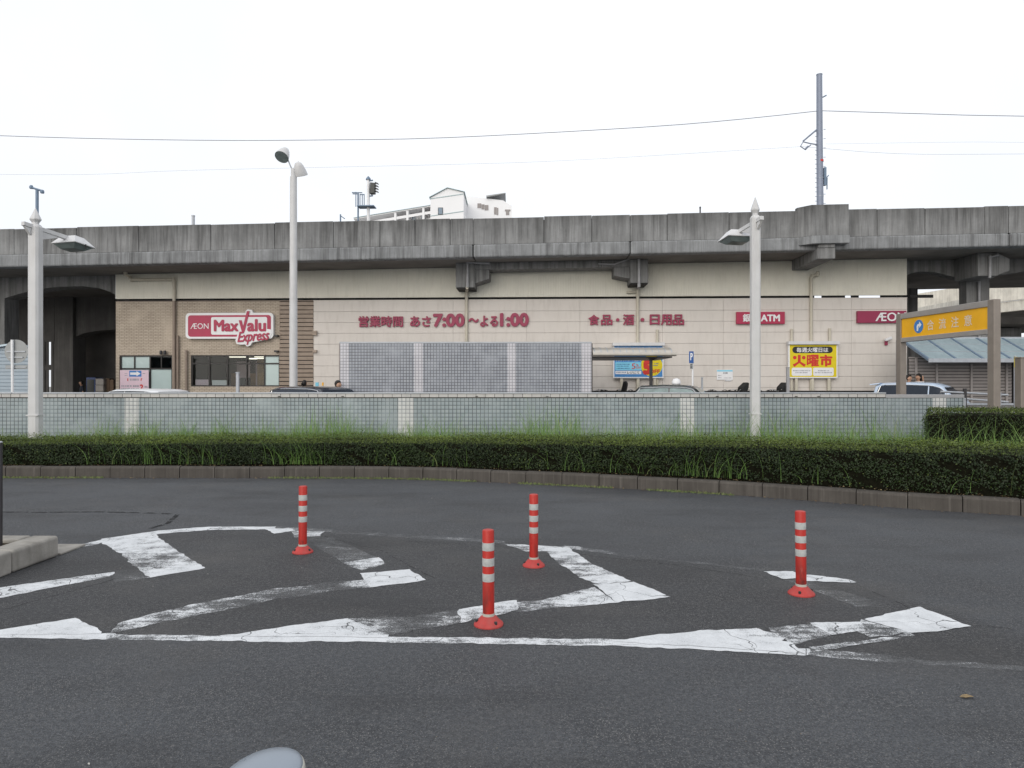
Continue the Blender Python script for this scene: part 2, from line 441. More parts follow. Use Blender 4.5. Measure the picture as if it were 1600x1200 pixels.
M['leaf_litter'] = plain('dry_leaves', (0.26, 0.19, 0.10), 0.8, var=0.4, scale=30)
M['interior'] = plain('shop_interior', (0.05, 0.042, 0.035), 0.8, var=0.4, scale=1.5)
M['wood'] = plain('wooden_partition', (0.42, 0.26, 0.13), 0.6, var=0.2)
M['faded_white'] = plain('faded_lettering', (0.74, 0.62, 0.48), 0.5, var=0.1, scale=8)
M['sign_back'] = plain('sign_back_grey', (0.30, 0.31, 0.31), 0.5, metal=0.2, var=0.08)
M['lens'] = plain('signal_lens', (0.015, 0.02, 0.02), 0.2, var=0.2)
M['bollard_top'] = plain('bollard_sky_tint', (0.25, 0.285, 0.33), 0.28, metal=0.2, var=0.03, scale=10)  # blue grey base colour paints the sky reflected in the dome
M['bollard_rim'] = plain('bollard_rim', (0.46, 0.45, 0.40), 0.3, var=0.08)

def emit_mat(name, col, s):
    m, nt, b, oc = base(name, 0.5)
    b.inputs['Base Color'].default_value = (*col, 1)
    b.inputs['Emission Color'].default_value = (*col, 1)
    b.inputs['Emission Strength'].default_value = s
    return m
M['tube_light'] = emit_mat('ceiling_tube_light', (1.0, 0.92, 0.75), 2.6)

def glass_mat():
    m, nt, b, oc = base('shop_window_glass', 0.02, 0, 0.5)
    nt.nodes.remove(b)
    g = _n(nt, 'ShaderNodeBsdfGlossy')
    g.inputs['Roughness'].default_value = 0.02
    t = _n(nt, 'ShaderNodeBsdfTransparent')
    t.inputs[0].default_value = (0.75, 0.78, 0.78, 1)
    mx = _n(nt, 'ShaderNodeMixShader')
    fr = _n(nt, 'ShaderNodeFresnel')
    fr.inputs[0].default_value = 1.3
    nt.links.new(mathn(nt, 'ADD', fr.outputs[0], 0.0), mx.inputs[0])
    nt.links.new(t.outputs[0], mx.inputs[1])
    nt.links.new(g.outputs[0], mx.inputs[2])
    nt.links.new(mx.outputs[0], nt.nodes['Material Output'].inputs[0])
    return m
M['glass'] = glass_mat()

def leaf_mat(name, dark, light, new, rough=0.5, trans=0.25):
    m, nt, b, oc = base(name, rough, 0, 0.35)
    at = _n(nt, 'ShaderNodeAttribute')
    at.attribute_name = 'tint'
    at2 = _n(nt, 'ShaderNodeAttribute')
    at2.attribute_name = 'young'
    c = mixc(nt, at.outputs['Fac'], dark, light)
    c = mixc(nt, at2.outputs['Fac'], c, new)
    nt.links.new(c, b.inputs['Base Color'])
    tr = _n(nt, 'ShaderNodeBsdfTranslucent')
    nt.links.new(c, tr.inputs[0])
    mx = _n(nt, 'ShaderNodeMixShader')
    mx.inputs[0].default_value = trans
    nt.links.new(b.outputs[0], mx.inputs[1])
    nt.links.new(tr.outputs[0], mx.inputs[2])
    nt.links.new(mx.outputs[0], nt.nodes['Material Output'].inputs[0])
    return m
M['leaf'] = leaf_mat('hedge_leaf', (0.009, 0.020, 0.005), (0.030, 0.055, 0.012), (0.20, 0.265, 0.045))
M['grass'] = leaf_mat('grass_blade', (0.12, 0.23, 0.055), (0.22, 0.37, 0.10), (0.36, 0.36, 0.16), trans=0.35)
M['hedge_shade'] = plain('hedge_core', (0.010, 0.010, 0.006), 0.95, var=0.4, scale=20, spec=0.05)  # near-black core colour stands in for the shade between the leaves

# ------------------------------------------------------------------ mesh helpers
class MB:
    def __init__(s):
        s.v, s.f, s.mi = [], [], []
        s.cur = 0
        s.T = None
    def add(s, vs, fs):
        n = len(s.v)
        if s.T is not None:
            vs = [tuple(s.T @ Vector(p)) for p in vs]
        s.v += [tuple(p) for p in vs]
        s.f += [tuple(i + n for i in f) for f in fs]
        s.mi += [s.cur] * len(fs)
        return s
    def box(s, x0, x1, y0, y1, z0, z1):
        vs = [(x, y, z) for z in (z0, z1) for x, y in ((x0, y0), (x1, y0), (x1, y1), (x0, y1))]
        return s.add(vs, [(3, 2, 1, 0), (4, 5, 6, 7), (0, 1, 5, 4), (1, 2, 6, 5), (2, 3, 7, 6), (3, 0, 4, 7)])
    def hexa(s, a, b):
        """two matching rings of points joined and closed"""
        n = len(a)
        fs = [tuple(reversed(range(n))), tuple(range(n, 2 * n))]
        for i in range(n):
            j = (i + 1) % n
            fs.append((i, j, j + n, i + n))
        return s.add(list(a) + list(b), fs)
    def prism(s, poly, d0, d1, axis='y'):
        """2-D outline pushed along an axis; outline is (x,z) for y, (x,y) for z, (y,z) for x"""
        def q(p, d):
            return (p[0], d, p[1]) if axis == 'y' else (p[0], p[1], d) if axis == 'z' else (d, p[0], p[1])
        a, b = [q(p, d0) for p in poly], [q(p, d1) for p in poly]
        area = sum(poly[i][0] * poly[(i + 1) % len(poly)][1] - poly[(i + 1) % len(poly)][0] * poly[i][1] for i in range(len(poly)))
        flip = (area > 0) == (axis == 'y')
        if flip:
            a, b = b, a
        return s.hexa(a, b)
    def tube(s, pts, r, n=8, cap=True):
        pts = [Vector(p) for p in pts]
        rr = r if isinstance(r, (list, tuple)) else [r] * len(pts)
        rings = []
        up = None
        for i, p in enumerate(pts):
            d = (pts[min(i + 1, len(pts) - 1)] - pts[max(i - 1, 0)]).normalized()
            if up is None:
                up = d.orthogonal().normalized()
            else:
                up = (up - d * up.dot(d))
                up = up.normalized() if up.length > 1e-6 else d.orthogonal().normalized()
            w = d.cross(up)
            rings.append([p + (up * math.cos(2 * math.pi * k / n) + w * math.sin(2 * math.pi * k / n)) * rr[i] for k in range(n)])
        vs = [q for g in rings for q in g]
        fs = []
        for i in range(len(pts) - 1):
            for k in range(n):
                k2 = (k + 1) % n
                fs.append((i * n + k, i * n + k2, (i + 1) * n + k2, (i + 1) * n + k))
        if cap:
            fs.append(tuple(reversed(range(n))))
            fs.append(tuple(range((len(pts) - 1) * n, len(pts) * n)))
        return s.add(vs, fs)
    def lathe(s, prof, n=16, c=(0, 0, 0), rot=0.0):
        """profile of (radius, z) turned about the z axis"""
        vs, fs = [], []
        for r, z in prof:
            for k in range(n):
                a = 2 * math.pi * k / n + rot
                vs.append((c[0] + r * math.cos(a), c[1] + r * math.sin(a), c[2] + z))
        for i in range(len(prof) - 1):
            for k in range(n):
                k2 = (k + 1) % n
                fs.append((i * n + k, i * n + k2, (i + 1) * n + k2, (i + 1) * n + k))
        fs.append(tuple(reversed(range(n))))
        fs.append(tuple(range((len(prof) - 1) * n, len(prof) * n)))
        return s.add(vs, fs)
    def torus(s, c, R0, r, n=20, k=6, axis='y'):
        pts = []
        for i in range(n + 1):
            a = 2 * math.pi * i / n
            x, z = R0 * math.cos(a), R0 * math.sin(a)
            pts.append((c[0] + x, c[1], c[2] + z) if axis == 'y' else (c[0], c[1] + x, c[2] + z) if axis == 'x' else (c[0] + x, c[1] + z, c[2]))
        return s.tube(pts, r, k, cap=False)
    def build(s, name, m, parent=None, smooth=False, bevel=0.0, seg=2, loc=None):
        me = bpy.data.meshes.new(name)
        me.from_pydata(s.v, [], s.f)
        for x in (m if isinstance(m, (list, tuple)) else [m]):
            me.materials.append(x)
        if isinstance(m, (list, tuple)):
            me.polygons.foreach_set('material_index', s.mi)
        if smooth:
            me.polygons.foreach_set('use_smooth', [True] * len(me.polygons))
            me.set_sharp_from_angle(angle=R(smooth if smooth is not True else 40))
        me.update()
        o = bpy.data.objects.new(name, me)
        COL.objects.link(o)
        if parent is not None:
            o.parent = parent
        if loc is not None:
            o.location = loc
        if bevel:
            b = o.modifiers.new('bevel', 'BEVEL')
            b.width = bevel
            b.segments = seg
            b.limit_method = 'ANGLE'
        return o

def tag(o, label, cat, group=None):
    o['label'] = label
    o['category'] = cat
    if group:
        o['group'] = group
    return o

def thing(name, label, cat, loc=(0, 0, 0), rz=0.0, group=None):
    o = bpy.data.objects.new(name, None)
    o.empty_display_size = 0.2
    COL.objects.link(o)
    o.location = loc
    o.rotation_euler = (0, 0, rz)
    return tag(o, label, cat, group)

def struct(o):
    o['kind'] = 'structure'
    return o

def fthing(name, label, cat, px, py, v=0.0, group=None):
    u, z = F(px, py, v)
    return thing(name, label, cat, RF @ Vector((u, v, z)), FA, group)

def clone(o, parent=None):
    c = o.copy()
    COL.objects.link(c)
    if parent is not None:
        c.parent = parent
    for ch in o.children:
        clone(ch, c)
    return c

_tc = {}
def text_bm(s, bold=0.0, shear=0.0, res=3):
    """lettering as flat outlines: returns vertices (x, z) unit box and faces"""
    key = (s, bold, shear)
    if key not in _tc:
        c = bpy.data.curves.new('lettering', 'FONT')
        c.body = s
        c.size = 1
        c.offset = bold
        c.shear = shear
        c.resolution_u = res
        o = bpy.data.objects.new('lettering', c)
        COL.objects.link(o)
        dg = bpy.context.evaluated_depsgraph_get()
        me = bpy.data.meshes.new_from_object(o.evaluated_get(dg))
        bpy.data.objects.remove(o)
        bpy.data.curves.remove(c)
        vs = [(q.co.x, q.co.y) for q in me.vertices]
        fs = [tuple(p.vertices) for p in me.polygons]
        bpy.data.meshes.remove(me)
        _tc[key] = (vs, fs)
    return _tc[key]

def lettering(mb, s, x0, x1, z0, z1, y0, depth=0.0, bold=0.0, shear=0.0, fit=True):
    """letters that fill the box x0..x1, z0..z1, front face at y0, given depth backwards;
    heavier strokes are made of shifted copies, each a hair behind the last"""
    vs, fs = text_bm(s, 0.0, shear)
    xs = [p[0] for p in vs]
    zs = [p[1] for p in vs]
    a0, a1, b0, b1 = min(xs), max(xs), min(zs), max(zs)
    hgt = b1 - b0
    r = bold * (z1 - z0) / max(hgt, 0.3)
    sx, sz = (x1 - x0 - 2 * r) / (a1 - a0), (z1 - z0 - 2 * r) / hgt
    offs = [(0, 0)] if bold <= 0 else [(math.cos(k * math.pi / 3), math.sin(k * math.pi / 3)) for k in range(6)] + [(0, 0)]
    ed = {}
    for f in fs:
        for i in range(len(f)):
            a, b = f[i], f[(i + 1) % len(f)]
            if (b, a) in ed:
                ed[(b, a)] = 0
            else:
                ed[(a, b)] = 1
    for k, (ox, oz) in enumerate(offs):
        q = [(x0 + r + ox * r + (p[0] - a0) * sx, z0 + r + oz * r + (p[1] - b0) * sz) for p in vs]
        n = len(q)
        yk = y0 - 0.0004 * k
        if depth <= 0:
            mb.add([(p[0], yk, p[1]) for p in q], fs)
            continue
        V = [(p[0], yk, p[1]) for p in q] + [(p[0], y0 + depth - 0.0004 * k, p[1]) for p in q]
        FS = list(fs) + [tuple(i + n for i in reversed(f)) for f in fs]
        FS += [(b, a, a + n, b + n) for (a, b), c in ed.items() if c]
        mb.add(V, FS)

def rrect(x0, x1, z0, z1, r, n=6):
    pts = []
    for cx, cz, a0 in ((x1 - r, z1 - r, 0), (x0 + r, z1 - r, 90), (x0 + r, z0 + r, 180), (x1 - r, z0 + r, 270)):
        for k in range(n + 1):
            a = R(a0 + 90 * k / n)
            pts.append((cx + r * math.cos(a), cz + r * math.sin(a)))
    return pts

def disc(cx, cz, r, n=28, rz=None):
    return [(cx + r * math.cos(2 * math.pi * k / n), cz + (rz or r) * math.sin(2 * math.pi * k / n)) for k in range(n)]

def catmull(pts, step):
    out = []
    for i in range(1, len(pts) - 2):
        p0, p1, p2, p3 = (Vector(p) for p in pts[i - 1:i + 3])
        n = max(2, int((p2 - p1).length / step))
        for k in range(n):
            t = k / n
            out.append(0.5 * ((2 * p1) + (p2 - p0) * t + (2 * p0 - 5 * p1 + 4 * p2 - p3) * t * t + (3 * p1 - p0 - 3 * p2 + p3) * t ** 3))
    out.append(Vector(pts[-2]))
    return out

# ------------------------------------------------------------------ the ground, road and kerb
mb = MB()
mb.add([(-900, -300, -0.02), (900, -300, -0.02), (900, 1800, -0.02), (-900, 1800, -0.02)], [(0, 1, 2, 3)])
struct(mb.build('ground', M['ground']))

kpts = [(-34, 12.2), (-22, 12.35), (-14, 12.45), (-9.06, 12.48), (-5.66, 12.45), (-2.25, 12.37), (0, 11.8), (2.01, 11.07), (3.34, 10.49), (4.45, 9.85),
        (5.46, 9.24), (6.42, 8.80), (8.5, 7.6), (10.8, 6.0), (13.5, 3.5), (15, 0)]
kc = catmull([(x, y, 0) for x, y in kpts], 0.1)
KT = []
for i, p in enumerate(kc):
    d = (kc[min(i + 3, len(kc) - 1)] - kc[max(i - 3, 0)]).normalized()
    KT.append((p, Vector((-d.y, d.x, 0)), d))              # point, normal away from the road, direction
KL = [0.0]
for i in range(1, len(kc)):
    KL.append(KL[-1] + (kc[i] - kc[i - 1]).length)

def make_road():
    x0, x1, y0, y1, st = -12.0, 12.0, 2.0, 13.0, 0.1
    nx, ny = int((x1 - x0) / st + .5), int((y1 - y0) / st + .5)
    X, Y = np.meshgrid(np.linspace(x0, x1, nx + 1), np.linspace(y0, y1, ny + 1))
    px, py = 800 + X / Y * FPX, HOR + CAM_H / Y * FPX
    far = np.interp(px, [-400, 0, 75, 160, 250, 330, 430, 520, 790, 960, 1200, 1340, 1500, 1600, 1800], [1000, 905, 862, 843, 829, 823, 823, 829, 846, 864, 890, 912, 958, 990, 1045])
    near = np.interp(px, [-60, 165, 605, 955, 1265, 1430, 1640, 1800], [990, 996, 1001, 1007, 1022, 1036, 1052, 1062])
    sm = lambda v: np.clip(v, 0, 1) ** 2 * (3 - 2 * np.clip(v, 0, 1))
    tread = 1 - sm((py - far + 4) / 14) * sm((near - py + 6) / 14)
    V = [(a, b, 0.0) for a, b in zip(X.ravel(), Y.ravel())]
    w = nx + 1
    F_ = [(j * w + i, j * w + i + 1, (j + 1) * w + i + 1, (j + 1) * w + i) for j in range(ny) for i in range(nx)]
    n = len(V)
    V += [(-70, -25, 0), (70, -25, 0), (70, 40, 0), (-70, 40, 0)]
    c = [0, nx, ny * w + nx, ny * w]
    for k in range(4):
        F_.append((n + k, n + (k + 1) % 4, c[(k + 1) % 4], c[k]))
    me = bpy.data.meshes.new('road')
    me.from_pydata(V, [], F_)
    at = me.attributes.new('tread', 'FLOAT', 'POINT')
    at.data.foreach_set('value', np.concatenate([tread.ravel(), np.ones(4)]).astype(np.float32))
    me.materials.append(M['asphalt'])
    o = bpy.data.objects.new('road', me)
    COL.objects.link(o)
    return struct(o)
road = make_road()

kb = MB()
stone = 0.62
prof = [(0.0, -0.05), (0.0, 0.165), (0.012, 0.19), (0.035, 0.20), (0.145, 0.20), (0.16, 0.185), (0.16, -0.05)]
def kat(s):
    i = min(range(len(KL)), key=lambda k: abs(KL[k] - s)) if False else int(np.searchsorted(KL, s))
    i = max(1, min(i, len(KL) - 1))
    t = (s - KL[i - 1]) / max(1e-6, KL[i] - KL[i - 1])
    p = KT[i - 1][0].lerp(KT[i][0], t)
    n = KT[i - 1][1].lerp(KT[i][1], t).normalized()
    return p, n
ns = int(KL[-1] / stone)
for k in range(ns):
    s0, s1 = k * stone + 0.006, (k + 1) * stone - 0.006
    jz, jn = random.uniform(-0.006, 0.006), random.uniform(-0.006, 0.006)
    rings = []
    for q in range(4):
        p, n = kat(s0 + (s1 - s0) * q / 3)
        rings.append([p + n * (a + jn) + Vector((0, 0, z + jz)) for a, z in prof])
    m_ = len(prof)
    vs = [x for g in rings for x in g]
    fs = [tuple(range(m_)), tuple(reversed(range(3 * m_, 4 * m_)))]
    for q in range(3):
        for j in range(m_):
            j2 = (j + 1) % m_
            fs.append((q * m_ + j2, q * m_ + j, (q + 1) * m_ + j, (q + 1) * m_ + j2))
    kb.add(vs, fs)
struct(kb.build('kerb', M['kerb']))

pb = MB()
a = [p + n * 0.10 + Vector((0, 0, 0.155)) for p, n, d in KT[::6]]
nn = len(a)
edge = [Vector((q.x, 17.0 if q.x < 11 else 15.6, 0.155)) for q in a]
edge = [Vector((q.x + (0 if q.x < 9 else (q.x - 9) * 1.5), e.y, e.z)) for q, e in zip(a, edge)]
pb.add(a + edge, [(i, i + 1, i + 1 + nn, i + nn) for i in range(nn - 1)])
struct(pb.build('planting_bed', M['soil']))

ZG = 0.10                                                   # the station forecourt road beyond the wall is a little higher
ZP = 0.48
fr = MB()
fr.box(-70, 70, 17.45, 24.3, 0.004, ZG)
struct(fr.build('forecourt_road', M['asphalt']))
pv = MB()
pv.box(-70, 70, 24.3, 42, 0.004, ZP)
struct(pv.build('pavement', M['pavement']))

# ------------------------------------------------------------------ painted markings (laid out on the road, in metres)
LIFT = [0.0]
from mathutils import noise as mnoise
def ragged(p):
    a = mnoise.noise_vector(p * 16.0) * 0.016 + mnoise.noise_vector(p * 4.5) * 0.016
    return Vector((p.x + a.x, p.y + a.y, p.z))
def marking(quads, lift=0.0015, n1=36, n2=10):
    n1, n2 = int(n1 * 1.7), max(6, int(n2 * 1.3))
    """each quad: four (px,py,wear) corners a-b-c-d; worn paint lies 4 mm above the asphalt"""
    vs, fs, wear = [], [], []
    for q in quads:
        g = [G(c[0], c[1]) for c in q]
        w = [c[2] for c in q]
        LIFT[0] += 0.00006
        o = len(vs)
        for i in range(n1 + 1):
            for j in range(n2 + 1):
                s, t = i / n1, j / n2
                k = [(1 - s) * (1 - t), s * (1 - t), s * t, (1 - s) * t]
                p = sum((g[m] * k[m] for m in range(4)), Vector())
                p = ragged(p)
                vs.append((p.x, p.y, lift + LIFT[0]))
                wear.append(sum(w[m] * k[m] for m in range(4)))
        for i in range(n1):
            for j in range(n2):
                a = o + i * (n2 + 1) + j
                fs.append((a, a + n2 + 1, a + n2 + 2, a + 1))
    me = bpy.data.meshes.new('painted_marking')
    me.from_pydata(vs, [], fs)
    at = me.attributes.new('wear', 'FLOAT', 'POINT')
    at.data.foreach_set('value', wear)
    me.materials.append(M['paint'])
    o = bpy.data.objects.new('painted_marking', me)
    COL.objects.link(o)
    o.parent = road
    return o

# near boundary line of the hatched area
marking([[(-60, 984, .25), (165, 990, .25), (165, 999, .25), (-60, 996, .25)],
         [(165, 990, .4), (345, 994, .42), (345, 1002, .42), (165, 999, .4)],
         [(345, 993, .2), (605, 995, .2), (605, 1004, .2), (345, 1002, .2)],
         [(605, 995, .42), (955, 999, .34), (955, 1009, .34), (605, 1004, .42)],
         [(955, 999, .15), (1265, 1014, .2), (1265, 1025, .2), (955, 1009, .15)],
         [(1265, 1014, .5), (1430, 1028, .74), (1430, 1039, .74), (1265, 1025, .5)],
         [(1430, 1030, .72), (1640, 1045, .74), (1640, 1051, .74), (1430, 1038, .72)]])
# far boundary line
marking([[(75, 862, .7), (160, 843, .3), (160, 848, .3), (90, 866, .8)],
         [(160, 842, .2), (250, 829, .2), (250, 834, .2), (160, 848, .2)],
         [(250, 829, .2), (330, 823, .25), (330, 828, .25), (250, 834, .2)],
         [(330, 823, .3), (430, 823, .3), (430, 827, .3), (330, 828, .3)],
         [(430, 823, .6), (520, 828, .6), (520, 832, .6), (430, 827, .6)],
         [(520, 829, .84), (790, 845, .66), (790, 850, .66), (520, 833, .84)],
         [(880, 851, .5), (960, 863, .78), (960, 867, .78), (880, 856, .5)],
         [(960, 864, .86), (1200, 890, .80), (1200, 893, .80), (960, 868, .86)]], n1=24, n2=4)
# chevron nearest the island
marking([[(152, 845, .25), (238, 831, .2), (262, 850, .3), (186, 864, .3)],
         [(186, 864, .3), (262, 850, .3), (300, 876, .45), (205, 882, .62)],
         [(205, 882, .62), (300, 876, .45), (322, 888, .1), (232, 903, .15)]], n1=14, n2=18)
marking([[(-40, 924, .25), (178, 894, .3), (178, 900, .42), (-40, 942, .25)]])
marking([[(178, 893, .9), (232, 888, .9), (232, 903, .58), (178, 911, .72)]], n2=4)
# second chevron
marking([[(412, 826, .1), (456, 826, .15), (462, 829, .3), (428, 834, .15)],
         [(456, 830, .5), (508, 830, .35), (500, 838, .5), (462, 840, .5)],
         [(470, 838, .85), (520, 840, .90), (590, 872, .62), (535, 880, .66)],
         [(535, 880, .5), (592, 871, .2), (602, 882, .48), (562, 892, .5)],
         [(562, 896, .25), (640, 890, .05), (666, 907, .1), (578, 918, .15)]], n1=16, n2=16)
marking([[(578, 905, .4), (578, 918, .4), (530, 922, .66), (530, 910, .66)],
         [(530, 910, .76), (530, 922, .66), (440, 937, .66), (430, 920, .50)],
         [(430, 920, .56), (440, 935, .66), (330, 958, .62), (300, 945, .50)],
         [(300, 945, .42), (330, 958, .54), (170, 990, .52), (190, 972, .40)]], n1=24, n2=10)
marking([[(-50, 993, .15), (118, 966, .12), (160, 988, .2), (160, 991, .2)]])
# third chevron
marking([[(786, 850, .45), (845, 853, .2), (860, 862, .3), (822, 862, .55)],
         [(845, 853, .2), (890, 856, .2), (918, 878, .4), (862, 872, .4)],
         [(862, 872, .45), (918, 878, .42), (960, 898, .38), (905, 902, .5)],
         [(905, 902, .3), (962, 898, .15), (985, 908, .2), (932, 914, .4)],
         [(928, 914, .2), (990, 909, .08), (1050, 934, .1), (965, 942, .15)]], n1=16, n2=16)
marking([[(928, 918, .38), (965, 942, .2), (880, 949, .45), (850, 938, .42)],
         [(850, 938, .42), (880, 949, .45), (810, 958, .66), (800, 942, .42)],
         [(808, 938, .3), (812, 954, .35), (722, 974, .45), (718, 952, .28)],
         [(718, 952, .66), (722, 974, .62), (600, 992, .66), (585, 976, .80)]], n1=24, n2=12)
marking([[(345, 994, .1), (540, 967, .12), (607, 992, .45), (607, 997, .2)]])
marking([[(535, 967, .52), (640, 965, .80), (650, 985, .72), (600, 994, .45)]])
# fourth chevron
marking([[(1193, 893, .2), (1238, 893, .1), (1260, 903, .3), (1225, 905, .2)],
         [(1238, 896, .2), (1320, 905, .2), (1338, 911, .2), (1255, 908, .3)],
         [(1225, 906, .66), (1260, 908, .88), (1400, 950, .88), (1335, 948, .60)],
         [(1350, 968, .12), (1438, 949, .05), (1518, 980, .06), (1425, 990, .12)],
         [(1345, 968, .4), (1425, 990, .3), (1360, 996, .62), (1330, 984, .62)],
         [(1265, 974, .22), (1345, 972, .30), (1352, 985, .48), (1300, 992, .42)],
         [(1200, 982, .52), (1270, 976, .5), (1300, 993, .58), (1240, 1010, .52)]], n1=20, n2=16)
marking([[(955, 1003, .1), (1095, 986, .1), (1235, 1004, .2), (1262, 1022, .15)],
         [(1095, 986, .12), (1180, 983, .36), (1235, 996, .5), (1215, 1003, .2)]], n1=24, n2=12)
marking([[(1265, 1012, .45), (1425, 991, .5), (1430, 995, .5), (1275, 1018, .45)]], n2=3)

# the edge of an older asphalt patch
sm = MB()
pts = [(-40, 800), (60, 801), (150, 800), (240, 802), (278, 804), (262, 818), (235, 826)]
for a, b in zip(pts, pts[1:]):
    A, B = G(*a), G(*b)
    d = (B - A).normalized()
    n = Vector((-d.y, d.x, 0)) * 0.028
    sm.add([A - n, B - n, B + n, A + n], [(0, 1, 2, 3)])
o = sm.build('patch_seam', M['seam'], road)
o.location.z = 0.004

ck = MB()
def crack_line(pts, w=0.006):
    q = []
    for a, b in zip(pts, pts[1:]):
        A, B = G(*a), G(*b)
        n = max(2, int((B - A).length / 0.07))
        q += [A.lerp(B, k / n) for k in range(n)]
    q.append(G(*pts[-1]))
    q = [p + Vector((random.uniform(-.012, .012), random.uniform(-.012, .012), 0)) for p in q]
    for a, b in zip(q, q[1:]):
        d = (b - a).normalized()
        n = Vector((-d.y, d.x, 0)) * w * random.uniform(0.4, 1.2)
        ck.add([a - n, b - n, b + n, a + n], [(0, 1, 2, 3)])
crack_line([(640, 846), (760, 852), (900, 866), (1060, 884), (1200, 905)], 0.004)
crack_line([(1340, 915), (1420, 950), (1500, 975), (1600, 985)], 0.005)
crack_line([(505, 838), (600, 862), (680, 905)], 0.004)
crack_line([(0, 955), (90, 930), (180, 905)], 0.004)
o = ck.build('hairline_crack', M['seam'], road)
o.location.z = 0.0035

# ------------------------------------------------------------------ traffic island at the left and its post
isl = MB()
isl.prism([(-4.34, 6.75), (-4.34, 1.2), (-4.59, 1.2), (-4.59, 6.57), (-9.0, 6.57), (-9.0, 6.75)], 0.0, 0.20, 'z')
isl_t = thing('traffic_island', 'grey concrete kerbed traffic island beside the hatched road marking', 'traffic island', (0, 0, 0))
mb = MB().box(-4.59, -4.34, 6.13, 6.75, 0, 0.20)
mb.build('kerb_stone', M['island_kerb'], isl_t, bevel=0.03, seg=4)
for k in range(8):
    y1 = 6.115 - k * 0.62
    MB().box(-4.59, -4.34, y1 - 0.605, y1, 0, 0.2).build('kerb_stone', M['island_kerb'], isl_t, bevel=0.02, seg=3)
for k in range(7):
    x1 = -4.605 - k * 0.62
    MB().box(x1 - 0.605, x1, 6.57, 6.75, 0, 0.2).build('kerb_stone', M['island_kerb'], isl_t, bevel=0.02, seg=3)
MB().box(-9, -4.6, 1.2, 6.57, 0.0, 0.165).build('soil', M['soil'], isl_t)
MB().box(-9, -4.345, 6.78, 7.18, 0.0, 0.02).build('gutter_slab', M['island_kerb'], isl_t, bevel=0.006)
po = thing('steel_post', 'slim dark steel post with pale cap on the traffic island at the left edge', 'post', (-4.695, 6.45, 0.165))
MB().tube([(0, 0, 0), (0, 0, 0.945)], 0.024, 12).build('post_tube', M['dark_metal'], po, smooth=True)
MB().lathe([(0.0245, 0.9455), (0.0245, 0.953), (0.015, 0.958)], 12).build('cap', M['galv'], po, smooth=True)

# ------------------------------------------------------------------ red flexible delineator posts
def make_delineator():
    t = thing('delineator_post', 'x', 'delineator post', (0, 0, 0), group='red and white delineator posts on the hatched marking')
    MB().lathe([(0.101, 0.0), (0.101, 0.008), (0.096, 0.016), (0.074, 0.034), (0.055, 0.056), (0.046, 0.064)], 32).build('base', M['post_red_faded'], t, smooth=30)
    MB().lathe([(0.040, 0.0665), (0.040, 0.640), (0.037, 0.648), (0.028, 0.651)], 28).build('tube', M['post_scuffed'], t, smooth=30)
    MB().lathe([(0.0425, 0.062), (0.0425, 0.082)], 28).build('collar', M['bollard_rim'], t, smooth=30)
    for z in (0.51, 0.405, 0.30):
        MB().lathe([(0.0412, z), (0.0415, z + 0.002), (0.0415, z + 0.052), (0.0412, z + 0.054)], 28).build('reflective_band', M['reflect'], t, smooth=30)
    for k in range(3):
        a = 2 * math.pi * k / 3 - 0.9
        MB().lathe([(0.011, 0.0), (0.011, 0.03), (0.006, 0.034)], 8, (0.08 * math.cos(a), 0.08 * math.sin(a), 0.008)).build('anchor_bolt', M['dark_metal'], t, smooth=30)
    return t
dl = make_delineator()
spots = [((763.5, 976), 'nearest red and white delineator post, largest in the photograph, beside the worn middle chevron', 0.0),
         ((1252, 928), 'red and white delineator post standing apart on the right beside the last chevron', 0.9),
         ((834, 884), 'red and white delineator post behind and just right of the nearest one', 1.9),
         ((473, 863), 'farthest and smallest red and white delineator post with a scuffed base, at the left', 2.6)]
for i, (p, lab, a) in enumerate(spots):
    o = dl if i == 0 else clone(dl)
    q = G(*p)
    o.location = (q.x, q.y, 0.0)
    o.rotation_euler = (R(random.uniform(-.6, .6)), R(random.uniform(-.5, .5)), a)
    o['label'] = lab

# round-topped bollard right in front of the camera
bo = thing('bollard', 'round steel bollard with slightly domed pale top at the bottom edge', 'bollard', (-0.505, 1.415, 0.014))
MB().lathe([(0.09, -0.035), (0.09, 0.01), (0.078, 0.02), (0.078, 0.80)], 40).build('post_tube', M['steel_grey'], bo, smooth=30)
hb = MB()
hb.T = Matrix.Translation((0, 0, 0.83)) @ Matrix.Rotation(R(-9), 4, 'Y') @ Matrix.Rotation(R(6), 4, 'X')
hb.lathe([(0.079, -0.045), (0.085, -0.03), (0.0865, -0.008), (0.086, 0.0), (0.0838, 0.003)], 48)
hb.build('rim', M['bollard_rim'], bo, smooth=60)
db = MB()
db.T = hb.T
db.lathe([(0.0835, 0.004)] + [(0.0835 * math.cos(R(k)), 0.004 + 0.022 * math.sin(R(k))) for k in range(10, 90, 10)] + [(0.001, 0.026)], 48)
db.build('domed_top', M['bollard_top'], bo, smooth=60)

# fallen leaf on the asphalt
lf = MB()
lp = [(0.7 * a, 0.7 * b, 0.7 * c) for a, b, c in [(-0.05, 0, 0.006), (-0.02, -0.022, 0.010), (0.02, -0.018, 0.014), (0.055, 0.002, 0.006), (0.018, 0.022, 0.015), (-0.02, 0.02, 0.012)]]
lf.hexa(lp, [(x, y, z + 0.0015) for x, y, z in lp])
o = lf.build('fallen_leaf', M['leaf_litter'])
o.location = G(1510, 1090)
tag(o, 'small dry brown leaf lying alone on the asphalt at lower right', 'leaf')

